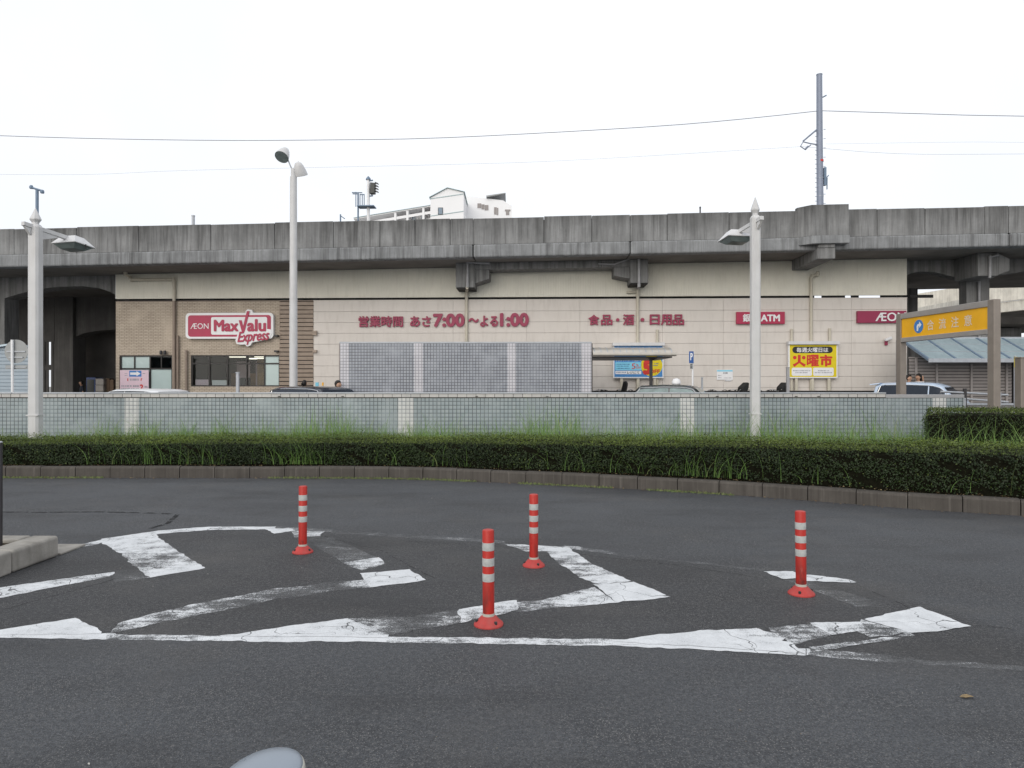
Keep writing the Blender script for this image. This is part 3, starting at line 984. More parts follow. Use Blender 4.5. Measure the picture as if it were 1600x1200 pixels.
# ------------------------------------------------------------------ foliage helpers (numpy)
def leaf_object(name, pos, nrm, size, young, mat, aspect=0.6, jitter=0.9):
    n = len(pos)
    nr = nrm + RNG.normal(0, jitter * 0.5, (n, 3))
    nr /= np.linalg.norm(nr, axis=1)[:, None] + 1e-9
    rv = RNG.normal(0, 1, (n, 3))
    t = np.cross(nr, rv)
    t /= np.linalg.norm(t, axis=1)[:, None] + 1e-9
    b = np.cross(nr, t)
    L = (size * RNG.uniform(0.65, 1.25, n))[:, None]
    Wd = L * aspect
    fold = nr * (L * 0.12)
    V = np.empty((n, 4, 3))
    V[:, 0] = pos - t * L * 0.5
    V[:, 1] = pos + b * Wd * 0.5 + fold
    V[:, 2] = pos + t * L * 0.5
    V[:, 3] = pos - b * Wd * 0.5 + fold
    patch = 0.5 + 0.5 * np.sin(pos[:, 0] * 1.9 + 2 * np.sin(pos[:, 1] * 1.3)) * np.sin(pos[:, 0] * 0.7 + 1.1 + pos[:, 2] * 3)
    tint = np.repeat(np.clip(0.65 * RNG.random(n) + 0.45 * patch - 0.05, 0, 1), 4)
    yg = np.repeat(np.clip(young * (0.65 + 0.6 * patch), 0, 1), 4)
    return quads_object(name, V.reshape(-1, 3), tint, yg, mat)

def quads_object(name, V, tint, yg, mat):
    nv = len(V)
    nq = nv // 4
    me = bpy.data.meshes.new(name)
    me.vertices.add(nv)
    me.vertices.foreach_set('co', np.ascontiguousarray(V, dtype=np.float32).ravel())
    me.loops.add(nv)
    me.loops.foreach_set('vertex_index', np.arange(nv, dtype=np.int32))
    me.polygons.add(nq)
    me.polygons.foreach_set('loop_start', np.arange(0, nv, 4, dtype=np.int32))
    me.polygons.foreach_set('loop_total', np.full(nq, 4, dtype=np.int32))
    for nm, arr in (('tint', tint), ('young', yg)):
        a = me.attributes.new(nm, 'FLOAT', 'POINT')
        a.data.foreach_set('value', np.ascontiguousarray(arr, dtype=np.float32))
    me.materials.append(mat)
    me.update()
    me.validate()
    o = bpy.data.objects.new(name, me)
    COL.objects.link(o)
    return o

def blades_object(name, root, height, lean, width, dry, mat, seg=4):
    """curved tapering grass blades: root (n,3), lean (n,3) horizontal drift at the tip"""
    n = len(root)
    hd = RNG.uniform(0, 2 * np.pi, n)
    wv = np.stack([np.cos(hd), np.sin(hd), np.zeros(n)], 1)
    rows = []
    for k in range(seg + 1):
        s = k / seg
        c = root + np.array([0, 0, 1.0]) * (height * (s - 0.28 * s ** 3 * np.minimum(1.0, np.linalg.norm(lean, axis=1) / (height + 1e-6))))[:, None] + lean * (s ** 2)[..., None] if False else \
            root + np.array([0, 0, 1.0])[None, :] * (height * s * (1 - 0.35 * s * s * np.minimum(1.5, np.linalg.norm(lean, axis=1) / (height + 1e-6))))[:, None] + lean * s ** 2
        w = (width * (1 - s ** 1.5) + 0.0006)[:, None]
        rows.append((c - wv * w * 0.5, c + wv * w * 0.5))
    V = []
    for k in range(seg):
        V.append(np.stack([rows[k][0], rows[k][1], rows[k + 1][1], rows[k + 1][0]], 1))
    V = np.concatenate(V, 0).reshape(-1, 3)
    tint = np.tile(np.repeat(RNG.random(n), 4), seg)
    yg = np.tile(np.repeat(dry, 4), seg)
    return quads_object(name, V, tint, yg, mat)

# arrays along the kerb: seen part only
sv = np.array(KL)
kp = np.array([[p.x, p.y] for p, n, d in KT])
kn = np.array([[n.x, n.y] for p, n, d in KT])
def along(s):
    return (np.stack([np.interp(s, sv, kp[:, 0]), np.interp(s, sv, kp[:, 1])], 1),
            np.stack([np.interp(s, sv, kn[:, 0]), np.interp(s, sv, kn[:, 1])], 1))
s_lo = float(sv[np.argmin(np.abs(kp[:, 0] + 13))])
s_hi = float(sv[np.argmin(np.abs(kp[:, 0] - 9.8))])

def hedge_top(x):
    return np.interp(x, [-13, -6, -2, 1, 4, 7, 10], [0.60, 0.61, 0.64, 0.68, 0.75, 0.80, 0.80])

def wob(x, y, f=1.0):
    return 0.5 * (np.sin(x * 2.1 * f + 1.3 * np.sin(y * 1.7 * f)) + np.sin(x * 5.3 * f + y * 3.1 * f + 0.7))

# front hedge ---------------------------------------------------------
HW0, HW1, HB = 0.24, 1.95, 0.17
hedge = thing('hedge', 'long low clipped hedge running behind the curved kerb', 'hedge', (0, 0, 0))
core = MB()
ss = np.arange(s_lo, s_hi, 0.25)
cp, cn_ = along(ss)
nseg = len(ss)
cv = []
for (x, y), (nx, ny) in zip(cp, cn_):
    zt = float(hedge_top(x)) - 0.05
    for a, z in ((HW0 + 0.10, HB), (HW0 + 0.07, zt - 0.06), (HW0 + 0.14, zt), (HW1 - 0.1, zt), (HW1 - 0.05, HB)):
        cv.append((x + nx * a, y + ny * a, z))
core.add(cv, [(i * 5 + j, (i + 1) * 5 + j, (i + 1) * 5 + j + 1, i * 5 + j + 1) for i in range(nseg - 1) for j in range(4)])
core.build('shade_core', M['hedge_shade'], hedge)
def hedge_leaves():
    P_, N_, Y_, Z_ = [], [], [], []
    n = 52000                                               # front face, leaves set at several depths
    s = RNG.uniform(s_lo, s_hi, n)
    p, nn_ = along(s)
    ht = hedge_top(p[:, 0])
    r = RNG.random(n) ** 0.9
    z = HB + 0.04 + r * (ht - HB - 0.03)
    dep = HW0 + RNG.normal(0.035, 0.045, n) + 0.035 * wob(s, z * 6) + 0.05 * (r < 0.2) * RNG.random(n) + 0.06 * np.clip(r - 0.9, 0, 1) * 10 * 0.4
    # thin places where the dark inside shows
    thin = (wob(s * 1.9, z * 9) + 0.6 * np.sin(s * 9.3 + z * 14)) > 0.75
    dep = np.where(thin, dep + 0.10, dep)
    P_.append(np.stack([p[:, 0] + nn_[:, 0] * dep, p[:, 1] + nn_[:, 1] * dep, z], 1))
    N_.append(np.stack([-nn_[:, 0], -nn_[:, 1], np.full(n, 0.45)], 1))
    Y_.append(np.where(r > 0.9, RNG.random(n) * 0.55, np.where(RNG.random(n) < 0.04, 0.35, 0.0)))
    n = 70000                                               # clipped top
    s = RNG.uniform(s_lo, s_hi, n)
    p, nn_ = along(s)
    a = RNG.uniform(HW0 - 0.02, HW1, n)
    z = hedge_top(p[:, 0]) + RNG.normal(0.0, 0.028, n) + 0.03 * wob(s * 1.3, a * 3) + 0.025 * wob(s * 0.4, a) + np.where(RNG.random(n) < 0.02, RNG.random(n) * 0.09, 0)
    P_.append(np.stack([p[:, 0] + nn_[:, 0] * a, p[:, 1] + nn_[:, 1] * a, z], 1))
    N_.append(np.stack([np.zeros(n), np.zeros(n), np.ones(n)], 1))
    Y_.append(np.clip(RNG.normal(0.5, 0.3, n), 0, 1))
    return np.concatenate(P_), np.concatenate(N_), np.concatenate(Y_)
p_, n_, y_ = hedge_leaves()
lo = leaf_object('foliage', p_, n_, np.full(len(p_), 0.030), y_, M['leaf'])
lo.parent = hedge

# clipped hedge block at the right, behind
h2 = thing('hedge', 'short taller clipped hedge block in front of the wall end at the right', 'hedge', (0, 0, 0))
def hedge_block(x0, x1, y0, y1, z0, z1, n, parent, r=0.22):
    MB().prism([(x0 + 0.09, y0 + 0.09), (x1, y0 + 0.09), (x1, y1 - 0.09), (x0 + 1.15, y1 - 0.09)], z0, z1 - 0.08, 'z').build('shade_core', M['hedge_shade'], parent)
    A = [(x1 - x0) * (z1 - z0), (y1 - y0) * (z1 - z0), (x1 - x0) * (y1 - y0)]
    k = [int(n * a / sum(A)) for a in A]
    f = np.stack([RNG.uniform(x0, x1, k[0]), y0 + RNG.normal(0, 0.03, k[0]), RNG.uniform(z0, z1, k[0])], 1)
    l = np.stack([x0 + RNG.normal(0, 0.03, k[1]), RNG.uniform(y0, y1, k[1]), RNG.uniform(z0, z1, k[1])], 1)
    t = np.stack([RNG.uniform(x0, x1, k[2]), RNG.uniform(y0, y1, k[2]), z1 + RNG.normal(0, 0.025, k[2])], 1)
    q = np.concatenate([f, l, t])
    q[:, 1] += 0.04 * wob(q[:, 0] * 1.4, q[:, 2] * 4) * (q[:, 1] < y0 + .2)
    q[:, 2] += 0.03 * wob(q[:, 0] * 1.1, q[:, 1] * 2) * (q[:, 2] > z1 - .2)
    q[:, 0] += (q[:, 1] - y0) * 0.62 * np.clip((x1 - q[:, 0]) / (x1 - x0), 0, 1)
    # round the upper and left corners
    over = np.clip(q[:, 2] - (z1 - r), 0, r) / r
    q[:, 1] += np.where(q[:, 1] < y0 + .2, over ** 2 * r * 0.5, 0)
    left = np.clip((x0 + 0.7) - q[:, 0], 0, 0.7) / 0.7
    q[:, 2] -= left ** 2 * 0.16 * np.clip((q[:, 2] - z0) / (z1 - z0), 0, 1)
    nr = np.concatenate([np.tile([0, -1, .4], (k[0], 1)), np.tile([-1, 0, .4], (k[1], 1)), np.tile([0, 0, 1.0], (k[2], 1))])
    yg = np.clip(np.concatenate([RNG.normal(-0.1, 0.15, k[0] + k[1]), RNG.normal(0.35, 0.3, k[2])]), 0, 1)
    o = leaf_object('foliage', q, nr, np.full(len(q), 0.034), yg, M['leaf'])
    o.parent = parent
hedge_block(8.0, 16.5, 13.6, 15.3, 0.16, 1.13, 30000, h2)

# grass growing between hedge and wall
def grass_strip():
    n = 17000
    x = RNG.uniform(-13.5, 13.0, n)
    ky = np.interp(x, kp[:, 0], kp[:, 1])
    y = RNG.uniform(0, 1, n)
    y = (ky + HW1 - 0.15) + y * (16.95 - (ky + HW1 - 0.15))
    clump = np.clip(0.55 + 0.55 * np.sin(x * 1.9) * np.sin(x * 0.63 + 1) + 0.35 * np.sin(x * 7.1 + y * 3), 0.08, 1.2)
    amount = np.interp(x, [-13, -9.5, -8, -5, 0, 5, 9, 13], [0.5, 0.5, 0.95, 0.9, 0.9, 1.0, 1.05, 0.6])
    h = (0.34 + 0.80 * RNG.random(n) ** 2.1 * clump) * amount + 0.15
    tall = RNG.random(n) < 0.035
    h = np.where(tall, h + RNG.uniform(0.15, 0.5, n) * amount, h)
    ln = RNG.normal(0, 1, (n, 3)) * (h * 0.35)[:, None]
    ln[:, 2] = 0
    root = np.stack([x, y, np.full(n, 0.15)], 1)
    o = blades_object('grass', root, h, ln, RNG.uniform(0.008, 0.016, n), np.where(RNG.random(n) < 0.12, RNG.random(n), 0.05), M['grass'])
    o['kind'] = 'stuff'
grass_strip()
def grass_hedge():
    # long blades that have grown through the hedge and hang over its front
    spots = [(150, 16), (205, 26), (300, 26), (430, 40), (475, 70), (1090, 30), (1110, 24), (700, 8), (890, 14), (1000, 10), (600, 8), (1210, 6), (240, 16)]
    xs = []
    for px, k in spots:
        xs.append(RNG.normal(XA(px, 12.3 if px < 900 else 11), 0.22, k))
    xs.append(RNG.uniform(-9, 6.5, 40))
    x = np.concatenate(xs)
    n = len(x)
    ky = np.interp(x, kp[:, 0], kp[:, 1])
    root = np.stack([x, ky + HW0 + RNG.uniform(-0.05, 0.1, n), np.full(n, 0.22)], 1)
    h = RNG.uniform(0.22, 0.62, n)
    ln = np.stack([RNG.normal(0, 0.30, n), RNG.uniform(-0.36, -0.05, n), np.zeros(n)], 1)
    o = blades_object('grass', root, h, ln, RNG.uniform(0.006, 0.011, n), np.where(RNG.random(n) < 0.1, 0.5, 0.0), M['grass'], seg=6)
    o['kind'] = 'stuff'
    # tall arching weeds before the right hedge block
    n = 70
    x = RNG.uniform(7.6, 12.5, n)
    root = np.stack([x, RNG.uniform(12.7, 13.5, n), np.full(n, 0.16)], 1)
    h = RNG.uniform(0.5, 1.25, n)
    ln = np.stack([RNG.normal(0, 0.45, n), RNG.uniform(-0.25, 0.15, n), np.zeros(n)], 1)
    o = blades_object('grass', root, h, ln, RNG.uniform(0.009, 0.014, n), np.full(n, 0.12), M['grass'], seg=7)
    o['kind'] = 'stuff'
    # weeds and moss along the foot of the kerb, in patches
    zone = [(-9.2, -7.2), (-4.3, -0.6), (0.1, 1.6), (2.1, 3.3)]
    xs = np.concatenate([RNG.uniform(a, b, int(360 * (b - a))) for a, b in zone])
    n = len(xs)
    ky = np.interp(xs, kp[:, 0], kp[:, 1])
    root = np.stack([xs, ky - np.abs(RNG.normal(0.0, 0.045, n)), np.full(n, 0.002)], 1)
    h = RNG.uniform(0.012, 0.05, n)
    ln = RNG.normal(0, 0.025, (n, 3))
    ln[:, 2] = 0
    o = blades_object('moss', root, h, ln, RNG.uniform(0.005, 0.010, n), RNG.uniform(0.1, 0.9, n), M['grass'], seg=2)
    o['kind'] = 'stuff'
grass_hedge()
def litter():
    n = 900
    x = RNG.uniform(-10, 6.5, n)
    ky = np.interp(x, kp[:, 0], kp[:, 1])
    on_top = RNG.random(n) < 0.7
    y = np.where(on_top, ky + RNG.uniform(0.17, 0.33, n), ky - np.abs(RNG.normal(0.03, 0.07, n)))
    z = np.where(on_top, 0.19 + RNG.uniform(0, 0.02, n), 0.008)
    o = leaf_object('leaf_litter', np.stack([x, y, z], 1), np.tile([0, 0, 1.0], (n, 1)), np.full(n, 0.035), RNG.random(n), M['litter'], jitter=0.4)
    o['kind'] = 'stuff'
M['grit'] = leaf_mat('grit_bit', (0.30, 0.29, 0.26), (0.50, 0.49, 0.46), (0.22, 0.16, 0.09), trans=0.02)
def grit():
    n = 420
    y = 3.0 + 9.5 * RNG.random(n) ** 1.2
    x = RNG.uniform(-0.75, 0.75, n) * y
    o = leaf_object('grit', np.stack([x, y, np.full(n, 0.005)], 1), np.tile([0, 0, 1.0], (n, 1)), np.where(RNG.random(n) < 0.06, 0.022, 0.007), (RNG.random(n) < 0.35).astype(float), M['grit'], jitter=0.3)
    o['kind'] = 'stuff'
grit()
M['litter'] = leaf_mat('litter_leaf', (0.20, 0.13, 0.06), (0.34, 0.27, 0.15), (0.12, 0.07, 0.04), trans=0.05)
litter()

# ------------------------------------------------------------------ tiled boundary wall
WY = 17.2
WX0, WX1 = -17.0, XA(1505, WY)
wall = thing('boundary_wall', 'long low grey tiled wall with pale coping behind the hedge', 'wall', (0, WY, 0))
MB().box(WX0, WX1, 0.0, 0.22, 0.0, 1.335).build('wall_body', M['wall_tile'], wall)
MB().box(WX0, WX1 - 1.9, -0.03, 0.25, 1.352, 1.435).build('coping', M['cap_tile'], wall, bevel=0.006)
MB().box(WX0, WX1 - 1.9, -0.012, 0.232, 1.335, 1.352).build('painted_shadow_line', M['dark_frame'], wall)  # solid dark strip paints the shadow line under the coping
mb = MB()
x = WX0
while x < WX1 - 1.9:
    x2 = min(x + 2.4, WX1 - 1.9)
    mb.box(x + 0.003, x2 - 0.003, -0.045, 0.262, 1.437, 1.472)
    x = x2
mb.build('coping_lip', M['galv'], wall, bevel=0.008)
MB().box(WX1 - 1.9, WX1 + 0.02, -0.02, 0.24, 1.335, 1.42).build('end_coping', M['pipe_grey'], wall, bevel=0.008)
MB().box(WX1, WX1 + 0.06, -0.015, 0.235, 0.0, 1.334).build('end_frame', M['galv'], wall, bevel=0.006)
for a, b in ((195, 217), (622, 646), (1063, 1085), (1457, 1478)):
    MB().box(XA(a, WY), XA(b, WY), -0.014, 0.0, 0.0, 1.334).build('pilaster', M['wall_tile_pale'], wall)
for px in (437, 536, 745, 855, 1243, 1278, 1120):
    q = XA(px, WY)
    MB().box(q - 0.03, q + 0.03, -0.052, -0.03, 1.37, 1.385).build('coping_clip', M['dark_metal'], wall)

# ------------------------------------------------------------------ lamp posts in the planting bed
def square_lamp(px, Y, w, y_body, y_tip, label, side, yaw, y_arm, armlen):
    x = XA(px, Y)
    t = thing('lamp_post', label, 'lamp post', (x, Y, 0.15), 0, 'white square lamp posts with pointed finials')
    hb = ZA(y_body, Y) - 0.15
    ht = ZA(y_tip, Y) - 0.15
    h = w / 2
    c = w * 0.18
    oc = [(h, -h + c), (h, h - c), (h - c, h), (-h + c, h), (-h, h - c), (-h, -h + c), (-h + c, -h), (h - c, -h)]
    b = MB().prism(oc, 0.0, hb - 0.06, 'z')
    b.hexa([(p[0], p[1], hb - 0.06) for p in oc], [(p[0] * 0.72, p[1] * 0.72, hb) for p in oc])
    b.build('post', M['white_pole'], t)
    bs = MB().box(-h - .012, h + .012, -h - .012, h + .012, 0.82, 0.845)
    bs.build('band', M['white_pole'], t)
    s8 = R(22.5)
    fh = ht - hb
    MB().lathe([(h * 0.60, hb), (h * 0.62, hb + fh * 0.12), (h * 0.98, hb + fh * 0.28), (h * 0.98, hb + fh * 0.34), (0.006, hb + fh)], 8, rot=s8).build('finial', M['white_pole'], t)
    za = ZA(y_arm, Y) - 0.15
    a = MB()
    Tm = Matrix.Translation((0, 0, za)) @ Matrix.Rotation(yaw, 4, 'Z')
    a.T = Tm @ Matrix.Translation((0, 0, 0.1)) @ Matrix.Rotation(R(5.5), 4, 'Y') @ Matrix.Translation((0, 0, -0.1))
    a.box(-0.30, armlen, -0.045, 0.045, 0.06, 0.15)
    a.hexa([(-0.28, -0.03, 0.06), (-0.12, -0.03, -0.10), (-0.12, -0.03, 0.06)], [(-0.28, 0.03, 0.06), (-0.12, 0.03, -0.10), (-0.12, 0.03, 0.06)])
    a.hexa([(0.12, -0.03, 0.06), (0.12, -0.03, -0.14), (0.62, -0.03, 0.06)], [(0.12, 0.03, 0.06), (0.12, 0.03, -0.14), (0.62, 0.03, 0.06)])
    a.build('arm', M['white_pole'], t, bevel=0.006)
    L = MB()
    L.T = Tm @ Matrix.Translation((armlen + 0.12, 0, -0.10)) @ Matrix.Rotation(R(6), 4, 'Y') @ Matrix.Scale(0.88, 4)
    def rect(x0, x1, y, z):
        return [(x0, -y, z), (x1, -y, z), (x1, y, z), (x0, y, z)]
    L.hexa(rect(-0.28, 0.34, 0.40, 0), rect(-0.16, 0.12, 0.24, 0.20))
    L.hexa(rect(-0.29, 0.35, 0.41, -0.025), rect(-0.29, 0.35, 0.41, -0.001))
    lam = L.build('lamp_head', M['lamp_shell'], t, bevel=0.01)
    g = MB()
    g.T = L.T
    g.hexa(rect(-0.14, 0.18, 0.24, -0.14), rect(-0.26, 0.32, 0.37, -0.026))
    g.build('lens', M['lamp_glass'], lam, bevel=0.01)
    k = MB()
    k.T = L.T
    k.box(0.02, 0.05, -0.425, -0.412, -0.12, -0.0)
    k.build('latch', M['dark_metal'], lam)
    return t
square_lamp(55.5, 15.6, 0.235, 351, 325, 'white square lamp post at the left with its lamp reaching right', 1, R(73), 363, 0.80)
square_lamp(1180, 16.3, 0.205, 337, 308, 'white square lamp post right of centre with its lamp reaching left', -1, R(101), 354, 0.72)

# tall floodlight pole beyond the wall
YP = 23.4
fp = thing('floodlight_pole', 'tall white pole with two cone floodlights on top in front of the brick shop wall', 'floodlight pole', (XA(458.5, YP), YP, ZG))
h0 = ZA(278, YP) - ZG
MB().tube([(0, 0, 0), (0, 0, h0 * 0.5), (0, 0, h0)], [0.135, 0.128, 0.112], 24).build('pole', M['white_pole'], fp, smooth=True)
MB().tube([(0, 0, 0), (0, 0, 0.03)], 0.2, 24).build('base_plate', M['white_pole'], fp, smooth=True)
MB().lathe([(0.112, h0), (0.112, h0 + 0.03), (0.082, h0 + 0.05), (0.08, h0 + 0.3)], 20).build('pole_top', M['white_pole'], fp, smooth=True)
MB().tube([(-0.02, -0.03, h0 + 0.24), (-0.10, -0.05, h0 + 0.42), (-0.17, -0.08, h0 + 0.62)], 0.022, 8).build('arm', M['galv'], fp, smooth=True)
MB().tube([(0.02, 0.03, h0 + 0.24), (0.08, 0.06, h0 + 0.5), (0.16, 0.08, h0 + 0.56)], 0.03, 8).build('arm', M['white_pole'], fp, smooth=True)
def cone_head(c, yaw, tilt, r=0.23, ln=0.44):
    b = MB()
    b.T = Matrix.Translation(c) @ Matrix.Rotation(yaw, 4, 'Z') @ Matrix.Rotation(tilt, 4, 'X')
    b.lathe([(r * 0.96, 0.012), (r, 0.0), (r, 0.03), (r * 0.9, ln * 0.35), (r * 0.68, ln * 0.7), (r * 0.45, ln * 0.93), (r * 0.2, ln)], 32)
    o = b.build('floodlight_head', M['white_pole'], fp, smooth=50)
    g = MB()
    g.T = b.T
    g.lathe([(r * 0.93, -0.004), (r * 0.93, 0.006)], 32)
    g.build('lens', M['lamp_glass'], o, smooth=True)
cone_head((-0.32, -0.22, h0 + 0.62), R(-14), R(-38))
cone_head((0.20, 0.16, h0 + 0.12), R(165), R(-26))

# ------------------------------------------------------------------ tiled stair housing with canopy
YB = 22.5
bx0, bx1 = XA(531, YB), XA(924, YB)
zb = ZA(536.5, YB)
blk = thing('stair_housing', 'wide grey tiled stair housing with pale vertical bands behind the wall', 'stair housing', (0, YB, ZG))
MB().box(bx0, bx1, 0, 3.0, 0, zb - ZG).build('tiled_wall', M['block_tile'], blk)
MB().box(bx0 - .012, bx1 + .012, -0.012, 3.012, zb - ZG, zb - ZG + 0.05).build('coping', M['galv'], blk, bevel=0.006)
for a, b in ((531, 545), (647, 661), (793, 806), (908, 924)):
    MB().box(XA(a, YB) - (0.006 if a == 531 else 0), XA(b, YB) + (0.006 if b == 924 else 0), -0.01, 0, 0, zb - ZG).build('pale_band', M['block_tile_pale'], blk)
MB().box(bx0 - 0.02, bx0 - 0.004, -0.02, 0.1, 0, zb - ZG).build('corner_trim', M['pipe_brown'], blk)
MB().box(bx1 + 0.004, bx1 + 0.035, -0.02, 0.1, 0, zb - ZG).build('corner_trim', M['dark_frame'], blk)

cx1 = XA(1056, YB)
can = thing('stair_canopy', 'curved pale canopy roof reaching right from the tiled stair housing', 'canopy', (0, YB, 0))
zc = ZA(553, YB)
pr = []
for k in range(9):
    a = R(90 * k / 8)
    pr.append((-0.05 - 0.62 * math.cos(a) + 0.62, zc + 0.03 + 0.20 * math.sin(a)))
outer = [(y - 0.0, z) for y, z in pr] + [(2.6, zc + 0.23), (2.6, zc + 0.19)] + [(y + 0.03, z - 0.04) for y, z in reversed(pr)]
MB().prism(outer, bx1 + 0.04, cx1 - 0.12, 'x').build('roof_sheet', M['canopy_roof'], can, smooth=30)
rb = MB()
for k in range(13):
    xx = bx1 + 0.1 + (cx1 - 0.24 - bx1) * k / 12
    rb.prism([(y - 0.012, z + 0.006) for y, z in pr] + [(y + 0.004, z - 0.003) for y, z in reversed(pr)], xx - 0.012, xx + 0.012, 'x')
rb.build('roof_rib', M['galv'], can)
MB().prism([(-0.10, zc - 0.07), (-0.13, zc - 0.04), (-0.13, zc + 0.02), (-0.10, zc + 0.045), (0.06, zc + 0.045), (0.06, zc - 0.07)], bx1 + 0.04, cx1, 'x').build('gutter', M['canopy_roof'], can, bevel=0.01)
MB().box(bx1 + 0.04, cx1 - 0.1, 0.07, 2.6, zc - 0.12, zc - 0.075).build('ceiling', M['dark_metal'], can)
xp = XA(1019, YB)
MB().box(xp - 0.045, xp + 0.045, 0.15, 0.24, ZG, zc - 0.20).build('post', M['dark_metal'], can)
MB().hexa([(xp - 0.06, 0.12, zc - 0.2), (xp + 0.06, 0.12, zc - 0.2), (xp + 0.06, 0.27, zc - 0.2), (xp - 0.06, 0.27, zc - 0.2)],
          [(xp - 0.06, 0.08, zc - 0.125), (xp + 0.20, 0.08, zc - 0.125), (xp + 0.20, 0.3, zc - 0.125), (xp - 0.06, 0.3, zc - 0.125)]).build('bracket', M['dark_metal'], can)

# ------------------------------------------------------------------ the shop under the viaduct (local axes: u along the front, v depth, z up)
SL = 0.0137                                                 # the railway climbs to the right
SHEAR = Matrix(((1, 0, 0, 0), (0, 1, 0, 0), (SL, 0, 1, 0), (0, 0, 0, 1)))
shop = thing('supermarket_building', 'long cream and brick supermarket built in under the railway viaduct', 'shop building', RF @ Vector((0, 0, 0)), FA)
uL, uR = F(181, 500)[0], F(1417, 500)[0]
uBr, uSl = F(437, 500)[0], F(490, 500)[0]
zBand = F(300, 470.5)[1]
zRoof = zBand - 0.02
# brick front with its two window openings
oa0, oa1 = F(186.5, 560)[0], F(269, 560)[0]
ob0, ob1 = F(298, 560)[0], F(437, 560)[0]
zo = F(230, 555)[1]
zs = F(350, 604)[1]
bk = MB()
bk.box(uL, uBr, 0, 0.2, zo, zRoof)
bk.box(uL, oa0, 0, 0.2, ZP, zo)
bk.box(oa1, ob0, 0, 0.2, ZP, zo)
bk.box(ob0, uBr, 0, 0.2, ZP, zs)
bk.build('brick_wall', M['brick'], shop)
# windows
def window(u0, u1, z0, z1, verts, hors, panes, name='window'):
    fr = MB()
    w = 0.055
    fr.box(u0, u0 + w, 0.04, 0.15, z0, z1)
    fr.box(u1 - w, u1, 0.04, 0.15, z0, z1)
    fr.box(u0 + w, u1 - w, 0.04, 0.15, z1 - w, z1)
    fr.box(u0 + w, u1 - w, 0.04, 0.15, z0, z0 + w)
    for x in verts:
        fr.box(x - w / 2, x + w / 2, 0.045, 0.145, z0 + w, z1 - w)
    for (x0, x1, z) in hors:
        fr.box(x0, x1, 0.05, 0.14, z - w / 2, z + w / 2)
    f = fr.build(name, M['dark_frame'], shop)
    for (x0, x1, a, b, m) in panes:
        MB().box(x0, x1, 0.085, 0.1, a, b).build('pane', M[m], f)
    return f
m1, m2 = F(209, 560)[0], F(233.5, 560)[0]
m3 = F(251, 560)[0]
zt = F(230, 576)[1]
window(oa0, oa1, ZP, zo, [m2], [(oa0 + .055, m2, zt), (m2, oa1 - .055, zt)],
       [(oa0 + .05, m2, zt, zo, 'frosted'), (m2, oa1 - .05, zt, zo, 'glass'), (m2, oa1 - .05, ZP, zt, 'frosted'), (oa0 + .05, m2, ZP, zt, 'frosted')])
MB().box(m1 - 0.025, m1 + 0.025, 0.05, 0.14, zt, zo - 0.05).build('mullion', M['dark_frame'], shop)
MB().box(m3 - 0.02, m3 + 0.02, 0.05, 0.14, zt, zo - 0.05).build('mullion', M['dark_frame'], shop)
vs = [F(p, 560)[0] for p in (326, 354.5, 384.5, 412.5)]
zh = F(350, 568)[1]
window(ob0, ob1, zs, zo, vs, [(ob0 + .055, ob1 - .055, zh)],
       [(ob0 + .05, vs[3], zs, zo, 'glass'), (vs[3], ob1 - .05, zs, zo, 'frosted')])
# brown louvred bay
sl_ = MB()
n = 27
for k in range(n):
    z0 = ZP + (zRoof - ZP) * k / n
    z1 = ZP + (zRoof - ZP) * (k + 1) / n - 0.035
    sl_.hexa([(uBr, -0.02, z0), (uSl, -0.02, z0), (uSl, 0.12, z0), (uBr, 0.12, z0)], [(uBr, -0.06, z1), (uSl, -0.06, z1), (uSl, 0.12, z1), (uBr, 0.12, z1)])
sl_.build('louvre_panel', M['slat_brown'], shop)
MB().box(uBr, uSl, 0.125, 0.2, ZP, zRoof).build('louvre_backing', M['dark_frame'], shop)
ux = F(461, 500)[0]
MB().box(ux - 0.01, ux + 0.01, -0.067, -0.02, ZP, zRoof).build('louvre_strip', M['pipe_brown'], shop)
# horizontal beige siding boards
sb = MB()
hb_ = 0.433
cuts = [uSl] + [F(p, 500)[0] for p in (708, 823, 906, 1035, 1130, 1240, 1330)] + [uR]
z = zRoof
while z > ZP + 0.02:
    z0 = max(ZP, z - hb_)
    for a, b in zip(cuts, cuts[1:]):
        sb.box(a + 0.003, b - 0.003, -0.02, 0.08, z0 + 0.004, z - 0.004)
    z = z0
sb.build('siding', M['siding'], shop, bevel=0.003)
MB().box(uSl, uR - 0.02, 0.0815, 0.2, ZP, zRoof - 0.01).build('siding_backing', M['slat_brown'], shop)
MB().box(uSl, uR, -0.03, 0.2, zRoof - 0.004, zRoof + 0.03).build('top_flashing', M['siding'], shop)
MB().box(uL, uSl, -0.015, 0.2, zRoof + 0.001, zRoof + 0.03).build('top_flashing', M['pipe_brown'], shop)
